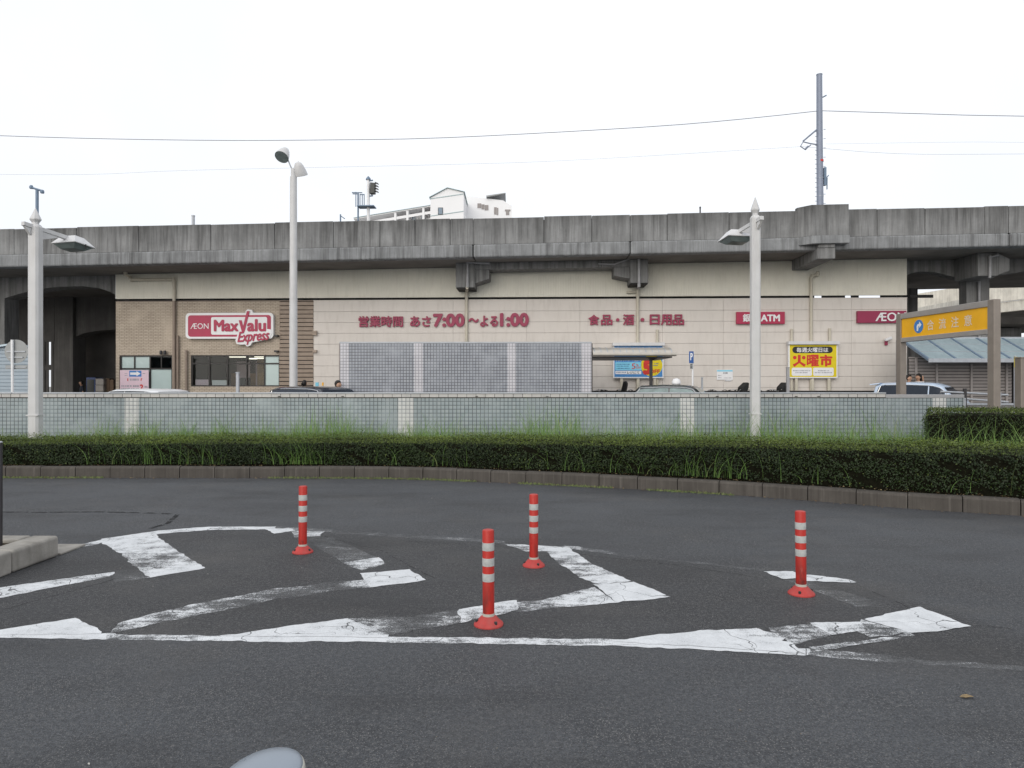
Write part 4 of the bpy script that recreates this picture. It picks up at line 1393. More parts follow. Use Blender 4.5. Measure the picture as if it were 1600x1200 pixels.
# sides, back, floor, ceiling
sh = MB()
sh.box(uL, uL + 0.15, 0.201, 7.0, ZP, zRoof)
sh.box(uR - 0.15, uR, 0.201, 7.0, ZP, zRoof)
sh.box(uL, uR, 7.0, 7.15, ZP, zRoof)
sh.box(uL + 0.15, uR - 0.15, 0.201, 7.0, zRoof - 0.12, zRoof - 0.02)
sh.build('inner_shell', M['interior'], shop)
MB().box(uL + .15, uBr + 1, 0.201, 7.0, ZP - 0.04, ZP).build('floor', M['pavement'], shop)
MB().box(uBr + 1.0, uBr + 1.1, 0.201, 6.9, ZP, zRoof - 0.15).build('partition', M['interior'], shop)
MB().box(oa1 + 0.3, oa1 + 0.38, 0.201, 6.9, ZP, zRoof - 0.15).build('partition', M['interior'], shop)
tl = MB()
for v in (1.0, 2.8, 5.0):
    for k in range(4):
        u0 = ob0 + 0.3 + k * 1.15
        tl.box(u0, u0 + 0.75, v, v + 0.22, 2.90, 2.95)
tl.build('ceiling_light', M['tube_light'], shop)
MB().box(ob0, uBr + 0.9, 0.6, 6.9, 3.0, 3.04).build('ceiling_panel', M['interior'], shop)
wb = MB()
wb.box(F(388, 560)[0], F(408, 560)[0], 0.9, 1.0, ZP, 2.75)
wb.box(F(300, 560)[0], F(345, 560)[0], 3.6, 3.9, ZP, 2.2)
wb.build('wooden_screen', M['wood'], shop)
pl = MB()
for a, b in ((362, 376), (330, 352)):
    pl.box(F(a, 560)[0], F(b, 560)[0], 2.4, 2.45, 1.3, 2.7)
pl.build('display_board', M['pink'], shop)
MB().box(F(303, 590)[0], F(325, 590)[0], 0.13, 0.16, F(303, 602)[1], F(303, 593)[1]).build('window_poster', M['pink'], shop)
MB().box(F(329, 590)[0], F(353, 590)[0], 0.13, 0.16, F(303, 602)[1], F(303, 594)[1]).build('window_poster', M['sign_white'], shop)
MB().box(F(371, 590)[0], F(387, 590)[0], 0.16, 0.3, F(303, 602)[1], F(303, 590)[1]).build('window_cabinet', M['dark_frame'], shop)

# ribbed cream fascia hung between roof and viaduct, with an open slot below it
def ztop(u):
    return 6.36 + SL * u
zf = zRoof + 0.125
rib = MB()
pitch, dep = 0.066, 0.012
u = uL
ring = []
while u < uR:
    for du, v in ((0, 0), (0.036, 0), (0.042, dep), (0.060, dep)):
        if u + du <= uR:
            ring.append((u + du, v))
    u += pitch
ring.append((uR, 0))
vsv = []
for (a, v) in ring:
    vsv += [(a, v, zf), (a, v, ztop(a))]
rib.add(vsv, [(2 * i, 2 * i + 2, 2 * i + 3, 2 * i + 1) for i in range(len(ring) - 1)])
rib.build('ribbed_fascia', M['cream_rib'], shop)
fb = MB()
fb.T = SHEAR
fb.hexa([(uL, 0.02, zf - SL * uL), (uR, 0.02, zf - SL * uR), (uR, 0.08, zf - SL * uR), (uL, 0.08, zf - SL * uL)], [(uL, 0.02, 6.34), (uR, 0.02, 6.34), (uR, 0.08, 6.34), (uL, 0.08, 6.34)])
fb.build('fascia_backing', M['cream_rib'], shop)
MB().box(uL - 0.012, uL, -0.01, 0.09, zf, ztop(uL)).build('fascia_edge', M['sign_white'], shop)
for k, px in enumerate(range(190, 1417, 47)):
    uu = F(px + (k * 37) % 19, 470)[0]
    MB().box(uu, uu + 0.28 + 0.3 * ((k * 7) % 3), 0.085, 0.16, zRoof + 0.032, zf + 0.02).build('slot_bracket', M['black'], shop)
mbk = MB()
mbk.box(uL, F(1275, 470)[0], 0.17, 0.2, zRoof + 0.031, zf + 0.2)
mbk.build('slot_backing', M['black'], shop)

def pipe(pts, r, mat, name='downpipe', parent=None, v=-0.09):
    q = []
    for p in pts:
        vv = p[2] if len(p) > 2 else v
        u_, z_ = F(p[0], p[1], vv)
        q.append((u_, vv, z_))
    b = MB()
    b.tube(q, r, 10)
    for p in q[1:-1]:
        b.lathe([(r * 1.12, -r * 1.1), (r * 1.12, r * 1.1)], 10, p)
    return b.build(name, M[mat], parent or shop, smooth=True)
pipe([(195.5, 420, -0.5), (196, 428, -0.45), (203, 434, -0.15), (206, 437.5), (271, 436.5), (272, 440), (272, 470)], 0.062, 'pipe_cream')
pipe([(272, 470), (272, 610)], 0.062, 'pipe_brown')
pipe([(277.5, 524), (277.5, 610)], 0.045, 'pipe_brown')
pipe([(291, 547), (291, 610)], 0.05, 'pipe_brown')
pipe([(729, 446), (729, 612)], 0.06, 'pipe_cream')
pipe([(996.5, 450), (996, 612)], 0.06, 'pipe_cream')
pipe([(979, 457), (995, 456)], 0.05, 'pipe_cream')
pipe([(1278, 424, -0.25), (1277, 429, -0.2), (1270, 431, -0.12), (1267.5, 436), (1267.5, 612)], 0.06, 'pipe_cream')
pipe([(1237, 514), (1237, 612)], 0.05, 'pipe_cream')
pipe([(1296.5, 513), (1296.5, 612)], 0.05, 'pipe_cream')
pipe([(1027, 515), (1027, 612)], 0.05, 'pipe_cream')
for px, py, d in ((1238, 514, 5), (1297, 513, 6)):
    pass
for py in (519, 522, 549):
    MB().box(F(490, py)[0], F(496, py)[0], -0.14, -0.02, F(490, py)[1] - 0.05, F(490, py)[1] + 0.05).build('vent_hood', M['slat_brown'], shop)
for px in (254, 260):
    u_, z_ = F(px, 551)
    MB().lathe([(0.05, -0.09), (0.06, -0.02), (0.05, 0.08)], 12, (u_, -0.12, z_)).build('spotlight', M['dark_metal'], shop, smooth=True)
for (px, py) in ((434, 525), (434, 549)):
    u_, z_ = F(px, py)
    MB().box(u_ - 0.08, u_ + 0.06, -0.2, 0, z_ - 0.035, z_ + 0.035).build('wall_bracket', M['dark_metal'], shop)

# ------------------------------------------------------------------ the railway viaduct
via = thing('railway_viaduct', 'long weathered concrete railway viaduct above the shop', 'viaduct', RF @ Vector((0, 0, 0)), FA)
VE = -2.3
def ue(px, v=VE):
    return F(px, 380, v)[0]
def sb_(name, m, *boxes, bevel=0.0, seg=2):
    b = MB()
    b.T = SHEAR
    for x in boxes:
        b.box(*x)
    return b.build(name, M[m], via, bevel=bevel, seg=seg)
U0, U1 = -60.0, 60.0
joints = [U0, ue(-900), ue(-600), ue(-350), ue(-210), ue(-95), ue(20), ue(118), ue(215), ue(328), ue(428), ue(520), ue(593), ue(648), ue(703), ue(739), ue(850), ue(925), ue(985), ue(1043), ue(1140), ue(1250), ue(1325), ue(1372), ue(1447), ue(1540), ue(1578), ue(1690), ue(1800), ue(1950), ue(2200), U1]
for i, (a, b) in enumerate(zip(joints, joints[1:])):
    dz = 0.012 * ((i * 5) % 3 - 1)
    sb_('parapet_panel', 'parapet', (a + 0.008, b - 0.008, VE + 0.06 + 0.004 * (i % 2), VE + 0.24, 6.803, 7.77 + dz), bevel=0.015)
sb_('parapet_backing', 'soffit', (U0, U1, VE + 0.245, VE + 0.32, 6.803, 7.70))
exp_ = [U0, ue(-700), ue(739), ue(985), ue(1578), U1]
for a, b in zip(exp_, exp_[1:]):
    sb_('deck_edge', 'deck_edge', (a + 0.018, b - 0.018, VE, VE + 0.45, 6.33, 6.80), bevel=0.06, seg=3)
    sb_('deck_slab', 'soffit', (a + 0.018, b - 0.018, VE + 0.46, 9.6, 6.37, 6.79))
sb_('joint_filler', 'black', (ue(739) - 0.015, ue(739) + 0.015, VE + 0.1, 9.5, 6.4, 7.5), (ue(985) - 0.015, ue(985) + 0.015, VE + 0.1, 9.5, 6.4, 7.5))
sb_('far_parapet', 'parapet', (U0, U1, 9.6, 9.8, 6.4, 7.77))
# simple span between the two corbels: deeper girder
g0, g1 = F(742, 415, -0.9)[0], F(985, 415, -0.9)[0]
sb_('girder', 'concrete', (g0, g1, -0.95, -0.1, 6.10, 6.369), bevel=0.02)
def corbel(p_in, p_out, p_tip, ybot, vf=-1.0):
    """block over a pier, with the bracket that carries the simple span"""
    a, b = sorted((F(p_in, 430, vf)[0], F(p_out, 430, vf)[0]))
    zb_ = F(p_in, ybot, vf)[1]
    t = F(p_tip, 430, vf)[0]
    e = F(p_in, 430, vf)[0]
    sh_ = SL * (a + b) / 2
    blkb = MB().box(a, b, vf, 0.4, zb_, 6.37 + sh_)
    blkb.build('pier_head', M['concrete'], via, bevel=0.02)
    zt_ = 6.10 + sh_
    br_ = MB().prism([(e, zt_ + 0.06), (t, zt_), (t, zt_ - 0.33), (e, zb_ + 0.17)], vf + 0.1, 0.3, 'y')
    br_.build('corbel', M['concrete'], via, bevel=0.015)
    MB().box(a + 0.02, b - 0.02, vf + 0.02, 0.38, zb_ - 0.04, zb_).build('bearing_strip', M['black'], via)
corbel(742, 712, 764, 449)
corbel(985, 1013, 960, 442)
pipe([(730.5, 449, -1.06), (730.5, 410, -1.06), (765, 411, -1.0)], 0.055, 'pipe_grey', 'drain_pipe', via)
pipe([(730, 449, -1.06), (729.5, 452, -0.5), (729, 455, -0.1)], 0.06, 'pipe_cream', 'drain_pipe', via)
pipe([(998.5, 400, -1.06), (998.5, 446, -1.06), (996.5, 450, -0.12)], 0.055, 'pipe_grey', 'drain_pipe', via)
pipe([(1000, 398, -1.06), (960, 413, -0.99), (935, 412, -0.97)], 0.03, 'pipe_grey', 'drain_pipe', via)
# bracket and widened parapet under the catenary mast
um = F(1290, 380, VE)[0]
bl, br2 = F(1277, 390, -2.5)[0], F(1305, 390, -2.5)[0]
cb = MB()
cb.T = SHEAR
cb.box(bl, br2, -2.52, 0.3, 5.98, 6.369)
cb.box(bl + 0.02, br2 - 0.02, -2.55, -2.3, 6.37, 6.62)
cb.build('mast_bracket', M['concrete'], via, bevel=0.02)
wl, wr = F(1268, 340, -2.6)[0], F(1326, 340, -2.6)[0]
wp = MB()
wp.T = SHEAR
wp.prism([(wl - 0.38, -2.235), (wl, -2.62), (wr, -2.62), (wr, -2.05), (wl - 0.38, -2.05)], 6.79, 7.88, 'z')
wp.build('mast_recess', M['parapet'], via, bevel=0.012)
wp = MB()
wp.T = SHEAR
wp.prism([(wl - 0.36, -2.305), (wl + 0.02, -2.66), (wr + 0.02, -2.66), (wr + 0.02, -2.1), (wl - 0.36, -2.1)], 6.50, 6.786, 'z')
wp.build('mast_ledge', M['deck_edge'], via, bevel=0.02)
# arches and columns at both open ends
def arch(pxs, v0, v1, top=6.37, name='arch_beam', m='concrete'):
    pts = [F(a, b, v0) for a, b in pxs]
    poly = pts + [(pts[-1][0], top + SL * pts[-1][0]), (pts[0][0], top + SL * pts[0][0])]
    return MB().prism(poly, v0, v1, 'y').build(name, M[m], via)
arch([(-420, 612), (-420, 470), (-380, 458), (-280, 449), (-160, 450), (-60, 461), (-22, 468)][1:], 0.3, 1.1)
arch([(-22, 612), (7, 612), (7, 466), (30, 459), (58, 452), (90, 448), (130, 447), (155, 450), (172, 456), (183, 462)], 0.3, 1.1)
def col(px0, px1, v, d, name='column', m='concrete', ztop_=6.37):
    a, b = F(px0, 500, v)[0], F(px1, 500, v)[0]
    return MB().box(a, b, v, v + d, 0.0, ztop_ + SL * (a + b) / 2).build(name, M[m], via, bevel=0.03)
col(85, 114, 6.3, 1.0, m='shade_tone_concrete')
col(-130, -95, 6.3, 1.0, m='shade_tone_concrete')
arch([(114, 532), (118, 526), (130, 521), (150, 517), (175, 515), (240, 515)], 6.5, 7.3, m='shade_tone_concrete')
iw = MB()
a, b = F(-95, 500, 6.6)[0], F(85, 500, 6.6)[0]
zi = F(50, 534, 6.6)[1]
iw.box(a, b, 6.6, 6.8, zi, 6.1)
c1, c2 = F(75, 500, 6.6)[0], F(80, 500, 6.6)[0]
iw.box(a, F(60, 500, 6.6)[0], 6.6, 6.8, 0.3, zi)
zm0, zm1 = F(70, 578, 6.6)[1], F(70, 570, 6.6)[1]
iw.box(F(60, 500, 6.6)[0], b, 6.6, 6.8, zm0, zm1)
for p in (60, 67, 80, 84):
    q = F(p, 500, 6.6)[0]
    iw.box(q, q + 0.10, 6.58, 6.79, 0.3, zi)
q0, q1 = F(62, 500, 6.6)[0], F(74.5, 500, 6.6)[0]
iw.box(q0, q1, 6.64, 6.7, 0.3, zi)
iw.build('infill_wall', M['shade_tone_concrete'], via)
MB().box(F(113, 500, 9.0)[0], uL + 0.4, 9.0, 9.2, 0.3, 6.0).build('infill_wall', M['soffit'], via)
MB().box(F(-420, 500, 9.0)[0], F(40, 500, 9.0)[0], 9.3, 9.4, 0.3, 3.2).build('infill_wall', M['soffit'], via)
# right end
arch([(1417, 430), (1425, 426), (1440, 424), (1460, 425), (1480, 430), (1510, 437), (1511, 612), (1546, 612), (1546, 437), (1560, 430), (1600, 424), (1700, 424), (1760, 437)], 0.6, 1.1)
a, b = F(1528, 430, -0.9)[0], F(1559, 430, -0.9)[0]
zb_ = F(1540, 431, -0.9)[1]
MB().box(a, b, -0.9, 0.59, zb_, 6.37 + SL * a).build('pier_head', M['concrete'], via, bevel=0.02)
MB().prism([(b, zb_ + 0.9), (b + 0.5, zb_ + 0.65), (b + 0.5, zb_ + 0.2), (b, zb_ + 0.02)], -0.8, 0.5, 'y').build('corbel', M['concrete'], via, bevel=0.015)
pipe([(1560, 398, -0.96), (1547, 402, -0.96), (1546.5, 434, -0.96)], 0.05, 'pipe_grey', 'drain_pipe', via)
pipe([(1530, 440, 0.5), (1530, 600, 0.5)], 0.05, 'pipe_grey', 'drain_pipe', via)
a, b = F(1405, 500, 6.5)[0], F(1434, 500, 6.5)[0]
MB().box(a, b, 6.5, 7.4, 0, 6.3).build('column', M['concrete'], via)

# ------------------------------------------------------------------ catenary mast, wires and track-side things on the deck
mv = VE - 0.02
u_, z_ = F(1281.5, 326, mv)
mast = thing('catenary_mast', 'tall blue grey catenary mast with climbing rungs on the viaduct', 'mast', RF @ Vector((u_, mv, z_ - 0.15)), FA)
mh = F(1281, 117, mv)[1] - z_ + 0.15
MB().tube([(0, 0, 0), (-0.02, 0, mh * 0.5), (-0.03, 0, mh)], [0.118, 0.108, 0.098], 18).build('pole', M['mast'], mast, smooth=True)
rg = MB()
for k in range(17):
    zz = 0.25 + k * 0.165
    rg.tube([(-0.11, -0.02, zz), (-0.19, -0.03, zz)], 0.010, 5)
    if k % 2 == 0:
        rg.tube([(0.11, -0.02, zz + .08), (0.18, -0.03, zz + .08)], 0.010, 5)
rg.build('rung', M['mast'], mast)
MB().tube([(-0.03, 0, mh - 0.005), (-0.03, 0, mh + 0.02)], 0.106, 18).build('cap', M['mast'], mast, smooth=True)
def mz(py):
    return F(1281, py, mv)[1] - z_ + 0.15
def mx(px):
    return F(px, 300, mv)[0] - u_
MB().tube([(-0.08, 0, mz(201)), (mx(1254), -0.05, mz(221))], 0.03, 6).build('bracket_arm', M['mast'], mast)
MB().tube([(-0.08, 0, mz(226)), (mx(1266), -0.05, mz(225)), (mx(1254), -0.05, mz(222)), (mx(1250), -0.05, mz(229)), (mx(1257), -0.05, mz(234)), (mx(1266), -0.05, mz(227))], 0.022, 6).build('bracket_arm', M['mast'], mast)
MB().tube([(mx(1257), -0.05, mz(234)), (mx(1262), -0.05, mz(229))], 0.035, 8).build('insulator', M['mast'], mast)
bx_ = MB()
bx_.box(0.12, 0.20, -0.06, 0.06, mz(290), mz(262))
bx_.tube([(0.15, 0, mz(282)), (0.29, -0.02, mz(274))], 0.018, 6)
bx_.tube([(0.24, 0, mz(296)), (0.24, -0.01, mz(278))], 0.02, 6)
bx_.build('switch_gear', M['blue_steel'], mast)
MB().tube([(0.09, 0, mz(152)), (0.22, 0, mz(149))], 0.022, 6).build('peg', M['blue_steel'], mast)
MB().lathe([(0.114, mz(253)), (0.114, mz(250))], 18).build('red_band', M['poster_red'], mast)
for zz in (mz(279), mz(307)):
    MB().lathe([(0.12, zz), (0.12, zz + 0.012)], 18).build('strap', M['galv'], mast)

def wire(pts, r, label, v0=-2.3):
    q = []
    for px, py in pts:
        u1_, z1_ = F(px, py, v0)
        q.append(RF @ Vector((u1_, v0, z1_)))
    q = [Vector(p) for p in q]
    cur = catmull([q[0] + (q[0] - q[1])] + q + [q[-1] + (q[-1] - q[-2])], 1.2)
    o = MB().tube(cur, r, 6).build('overhead_wire', M['wire'])
    tag(o, label, 'wire', 'railway wires above the viaduct')
wire([(-500, 190), (0, 212), (300, 219), (520, 218.5), (700, 215), (1000, 199), (1160, 186), (1281, 173)], 0.011, 'thick dark wire sagging across the sky from the mast to the left')
wire([(1282, 173), (1450, 178), (1600, 181.5), (2100, 186)], 0.011, 'thick dark wire running from the mast to the right edge')
wire([(-500, 262), (60, 273), (300, 266), (700, 257), (900, 250), (1253, 229)], 0.0035, 'thin wire low in the sky left of the mast bracket', 0.8)
wire([(1253, 229), (1400, 240), (1600, 240.5), (2100, 236)], 0.0045, 'thin wire low in the sky right of the mast bracket', 0.8)
wire([(1290, 225), (1500, 222), (1600, 222.5), (2100, 226)], 0.003, 'thinnest wire between the other two at the right', 0.8)

def on_deck(px, v):
    u1_, _ = F(px, 340, v)
    return RF @ Vector((u1_, v, 6.79 + SL * u1_))
vz = 2.0
def dz(px, py, v):
    u1_, z1_ = F(px, py, v)
    return z1_ - (6.79 + SL * u1_)
def dx(px, c, v):
    return F(px, 300, v)[0] - F(c, 300, v)[0]
sg = thing('railway_signal', 'railway signal on a pole with dark lamp hoods above the viaduct', 'railway signal', on_deck(575.5, vz), FA)
c = 575.5
H_ = dz(c, 281, vz)
MB().tube([(0, 0, 0), (0, 0, H_)], 0.065, 10).build('pole', M['sign_white'], sg, smooth=True)
MB().lathe([(0.11, H_), (0.10, H_ + 0.06), (0.01, H_ + 0.16)], 10).build('cap', M['blue_steel'], sg, smooth=True)
z0, z1 = dz(c, 304, vz), dz(c, 286, vz)
hx = dx(583, c, vz)
hb2 = MB().prism([(hx - 0.12, z0), (hx + 0.10, z0 + 0.02), (hx + 0.12, z1 - 0.03), (hx - 0.10, z1)], -0.14, 0.10, 'y')
head = hb2.build('signal_head', M['lens'], sg, bevel=0.02)
for k in range(4):
    zz = z0 + (z1 - z0) * (0.14 + 0.24 * k)
    MB().hexa([(hx + 0.10, -0.12, zz + 0.05), (hx + 0.10, 0.05, zz + 0.05), (hx + 0.10, 0.05, zz + 0.09), (hx + 0.10, -0.12, zz + 0.09)],
              [(hx + 0.24, -0.12, zz + 0.0), (hx + 0.24, 0.05, zz + 0.0), (hx + 0.24, 0.05, zz + 0.03), (hx + 0.24, -0.12, zz + 0.03)]).build('hood', M['lens'], head)
ar = MB()
for py in (283, 307):
    ar.tube([(0, -0.02, dz(c, py, vz)), (hx, -0.02, dz(c, py - 1, vz))], 0.03, 6)
ar.build('bracket', M['blue_steel'], sg)
lp_ = thing('maintenance_platform', 'blue steel ladder cage with small platform beside the railway signal', 'platform', on_deck(560, vz), FA)
c = 560
fm = MB()
def rl(p0, p1, r=0.022, y=0.0):
    fm.tube([(dx(p0[0], c, vz), y, dz(p0[0], p0[1], vz)), (dx(p1[0], c, vz), y, dz(p1[0], p1[1], vz))], r, 6)
rl((559.5, 345), (559.5, 301), 0.04)
for px in (556, 562.5, 566, 569):
    rl((px, 323), (px, 303 if px > 560 else 300))
rl((550, 301), (566, 301))
rl((551, 303), (560, 303))
rl((562, 304), (569, 304))
rl((558, 322), (586, 324))
fm.build('cage', M['blue_steel'], lp_)
MB().box(dx(560, c, vz), dx(586, c, vz), -0.25, 0.25, dz(570, 324, vz), dz(570, 322.5, vz)).build('deck_plate', M['blue_steel'], lp_)
st = thing('deck_stay', 'short blue post with a diagonal stay on the viaduct left of the signal', 'post', on_deck(532, 0.5), FA)
MB().tube([(0, 0, 0), (0, 0, dz(532, 335, .5))], 0.03, 8).build('post_tube', M['blue_steel'], st)
MB().tube([(0, 0, dz(532, 337, .5)), (0.18, 0, dz(532, 342, .5))], 0.018, 6).build('stay', M['blue_steel'], st)
tp = thing('floodlight_pole', 'blue grey pole with a crossbar of two floodlights behind the viaduct at far left', 'floodlight pole', on_deck(58, 7.0), FA)
c = 58
MB().tube([(0, 0, 0), (0, 0, dz(58, 297, 7))], 0.075, 10).build('pole', M['blue_steel'], tp, smooth=True)
MB().tube([(dx(48, c, 7), 0, dz(58, 292.5, 7)), (dx(68, c, 7), 0, dz(58, 299, 7))], 0.05, 8).build('crossbar', M['blue_steel'], tp, smooth=True)
for px, py in ((49, 292.5), (66, 299.5)):
    MB().lathe([(0.08, -0.08), (0.10, 0.0), (0.06, 0.09)], 10, (dx(px, c, 7), 0, dz(px, py, 7))).build('floodlight_head', M['blue_steel'], tp, smooth=True)
vp = thing('vent_pipe', 'short pale vent pipe standing on the viaduct near the tall white pole', 'vent pipe', on_deck(302, 6.0), FA)
MB().tube([(0, 0, 0), (0, 0, dz(302, 337, 6))], 0.075, 12).build('pipe', M['galv'], vp, smooth=True)
MB().lathe([(0.085, dz(302, 338, 6)), (0.085, dz(302, 336.5, 6))], 12).build('cap', M['galv'], vp, smooth=True)
vp = thing('cable_post', 'tiny dark cable post on the viaduct beside the right lamp post', 'post', on_deck(1094, 1.0), FA)
MB().tube([(0, 0, 0), (0, 0, dz(1094, 324, 1))], 0.03, 8).build('post_tube', M['dark_metal'], vp)
MB().lathe([(0.04, dz(1094, 325, 1)), (0.03, dz(1094, 323, 1))], 8).build('cap', M['dark_metal'], vp)

# ------------------------------------------------------------------ shop signs
def FB(t, px, py, v):
    """point of the front in the local axes of a sign whose empty is at t0 (u,z)"""
    u_, z_ = F(px, py, v)
    return u_ - t[0], z_ - t[1]

def sign_root(name, label, cat, px, py, v, group=None):
    u_, z_ = F(px, py, v)
    return thing(name, label, cat, RF @ Vector((u_, v, z_)), FA, group), (u_, z_)

# rounded logo sign on the brick wall
V0 = -0.16
t, o0 = sign_root('logo_sign', 'rounded red and white shop logo sign on the brick wall', 'shop sign', 358, 529, V0)
def q(px, py, v=V0):
    return FB(o0, px, py, v)
def qr(x0, y0, x1, y1, r):
    a, b = q(x0, y1)
    c, d = q(x1, y0)
    return rrect(a, c, b, d, r)
bd = MB()
bd.prism(qr(290, 488.5, 427, 529.3, 0.16), 0.0, 0.15, 'y')
vx = [q(382.5, 500), q(383.5, 486), q(386.5, 483.2), q(393, 484), q(395, 487.5), q(391, 500)]
bd.prism([vx[0], vx[5], vx[4], vx[3], vx[2], vx[1]][::-1], 0.012, 0.148, 'y')
ex = [q(368, 532), q(372.5, 519), q(378, 516), q(412, 513), q(424, 515), q(425.5, 520), q(422, 527.5), q(408, 532.5), q(394, 535), q(391, 540), q(386, 541.5), q(383, 538), q(376, 538.5), q(370, 537.5)]
bd.prism(ex, -0.014, 0.14, 'y')
bd.build('board', M['sign_white'], t)
rdp = MB().prism(qr(293.8, 492.2, 423.4, 526.2, 0.11), -0.006, 0.003, 'y')
rdp.build('red_field', M['logo_red'], t)
wf = MB().prism(qr(330, 495.2, 417.5, 523, 0.07), -0.010, -0.0065, 'y')
wf.build('white_field', M['sign_white'], t)
lt = MB()
def let(mb, s, x0, y0, x1, y1, yy, depth=0.02, bold=0.02, shear=0.0, ref=q):
    a, b = ref(x0, y1)
    c, d = ref(x1, y0)
    lettering(mb, s, a, c, b, d, yy, depth, bold, shear)
let(lt, 'Max', 334.5, 499.5, 373, 518.2, -0.034, 0.023, 0.035)
let(lt, 'alu', 386.5, 498.5, 416, 518.2, -0.034, 0.023, 0.035)
a_, b_, c_, d_, e_, f_, g_ = q(373.5, 500.5), q(378, 500.5), q(380.3, 510), q(386.2, 486.2), q(390.2, 486.2), q(382.5, 518.2), q(378.3, 518.2)
lt.prism([a_, g_, f_, e_, d_, c_, b_], -0.034, -0.011, 'y')
n_tilt = len(lt.v)
let(lt, 'Express', 371.5, 518.0, 421.5, 539.5, -0.040, 0.025, 0.020, 0.3)
# tilt the small word upward to the right, as it is drawn on the board
cx_, cz_ = q(371, 537)
for i in range(len(lt.v)):
    x, y, z = lt.v[i]
    if i >= n_tilt:
        lt.v[i] = (x, y, z + (x - cx_) * 0.075 - 0.015)
lt.build('word', M['logo_red'], t)
lw = MB()
let(lw, 'ÆON', 297.8, 505.2, 326, 513.9, -0.012, 0.004, 0.0)
lw.build('emblem', M['sign_white'], t)

def wall_letters(words, label, px, py, v=-0.10, depth=0.075):
    t, o = sign_root('wall_lettering', label, 'lettering', px, py, v)
    mb = MB()
    for s, x0, y0, x1, y1, bold in words:
        a, b = FB(o, x0, y1, v)
        c, d = FB(o, x1, y0, v)
        lettering(mb, s, a, c, b, d, 0.0, depth, bold)
    mb.build('letters', M['sign_red'], t)
    sp = MB()
    for s, x0, y0, x1, y1, bold in words:
        for f in (0.2, 0.8):
            a, b = FB(o, x0 + (x1 - x0) * f, (y0 + y1) / 2, v)
            sp.box(a - 0.02, a + 0.02, depth * 0.6, -v - 0.02, b - 0.02, b + 0.02)
    sp.build('standoff', M['dark_metal'], t)
wall_letters([('営業時間', 560, 493.5, 629.5, 511, 0.024), ('あさ', 640.5, 493.8, 673, 510.5, 0.03), ('7:00', 676.5, 489.5, 726, 511, 0.045),
              ('～', 732, 496.5, 748, 504, 0.03), ('よる', 750, 493, 778, 510.5, 0.03), ('1:00', 781, 488.5, 826.5, 510.5, 0.045)],
             'magenta opening hours lettering with large numerals on the beige wall', 690, 511)
wall_letters([('食', 919.5, 491.5, 936.5, 508, 0.024), ('品', 939, 491.5, 957, 508, 0.024), ('・', 962.5, 497, 968, 502.5, 0.02), ('酒', 973.5, 490.8, 991, 508, 0.024),
              ('・', 1001, 496.5, 1007, 502.5, 0.02), ('日', 1015.5, 491, 1031, 507.5, 0.03), ('用', 1033, 491, 1050, 508, 0.024), ('品', 1051.5, 491, 1069, 508, 0.024)],
             'magenta lettering for food, drink and daily goods between the two pier heads', 990, 508)

V1 = -0.15
t, o = sign_root('bank_sign', 'small red bank machine sign behind the right lamp post', 'sign', 1188, 506, V1)
a, b = FB(o, 1151, 506.2, V1)
c, d = FB(o, 1226.5, 487, V1)
MB().box(a, c, 0, 0.13, b, d).build('box', M['logo_red'], t, bevel=0.01)
mb = MB()
lettering(mb, '銀行', *[FB(o, 1160.5, 502.5, V1)[0], FB(o, 1185, 502.5, V1)[0]], FB(o, 1160, 503, V1)[1], FB(o, 1160, 490.5, V1)[1], -0.02, 0.019, 0.02)
lettering(mb, 'ATM', FB(o, 1188.5, 502.5, V1)[0], FB(o, 1218.5, 502.5, V1)[0], FB(o, 1190, 502.3, V1)[1], FB(o, 1190, 491.5, V1)[1], -0.02, 0.019, 0.035)
mb.build('letters', M['sign_white'], t)
t, o = sign_root('emblem_sign', 'long maroon emblem board at the right end of the shop front', 'sign', 1378, 505, V1)
a, b = FB(o, 1340, 504.5, V1)
c, d = FB(o, 1416.5, 485.5, V1)
MB().box(a, c, 0, 0.13, b, d).build('board', M['sign_maroon'], t, bevel=0.01)
mb = MB()
lettering(mb, 'ÆON', FB(o, 1367.5, 500, V1)[0], FB(o, 1415, 500, V1)[0], FB(o, 1367, 502, V1)[1], FB(o, 1367, 488.5, V1)[1], -0.03, 0.029, 0.012)
mb.build('letters', M['sign_white'], t)

# yellow bargain board ------------------------------------------------
V2 = -0.22
def board(px0, py0, px1, py1, face, label, name):
    t, o = sign_root(name, label, 'poster board', (px0 + px1) / 2, py1, V2)
    def w(px, py):
        return FB(o, px, py, V2)
    a, b = w(px0, py1)
    c, d = w(px1, py0)
    MB().box(a, c, 0.0, 0.12, b, d).build('board', M['sign_white'], t, bevel=0.01)
    MB().box(a - 0.03, c + 0.03, -0.11, 0.14, d + 0.002, d + 0.13).build('hood', M['lamp_shell'], t, bevel=0.01)
    MB().box(a + 0.05, c - 0.05, -0.004, 0.0, b + 0.05, d - 0.01).build('poster', M[face], t)
    for f in (0.17, 0.5, 0.83):
        x = a + (c - a) * f
        MB().box(x - 0.05, x + 0.05, 0.03, 0.10, b - 1.2, b - 0.003).build('support', M['pipe_cream'], t)
    return t, w
t, w = board(1232, 538.5, 1309, 591, 'sign_yellow', 'yellow poster board with big red characters and white hood', 'poster_board')
def pr_(w, x0, y0, x1, y1, r):
    a, b = w(x0, y1)
    c, d = w(x1, y0)
    return rrect(a, c, b, d, min(r, (d - b) / 2 - 0.001, (c - a) / 2 - 0.001))
MB().prism(pr_(w, 1238, 541.5, 1301, 551.8, 9), -0.008, -0.0045, 'y').build('black_label', M['sign_black'], t)
mb = MB()
let(mb, '毎週火曜日は', 1244.5, 542.8, 1294, 550.6, -0.010, 0, 0.02, 0, w)
mb.build('letters', M['sign_white'], t)
mb = MB()
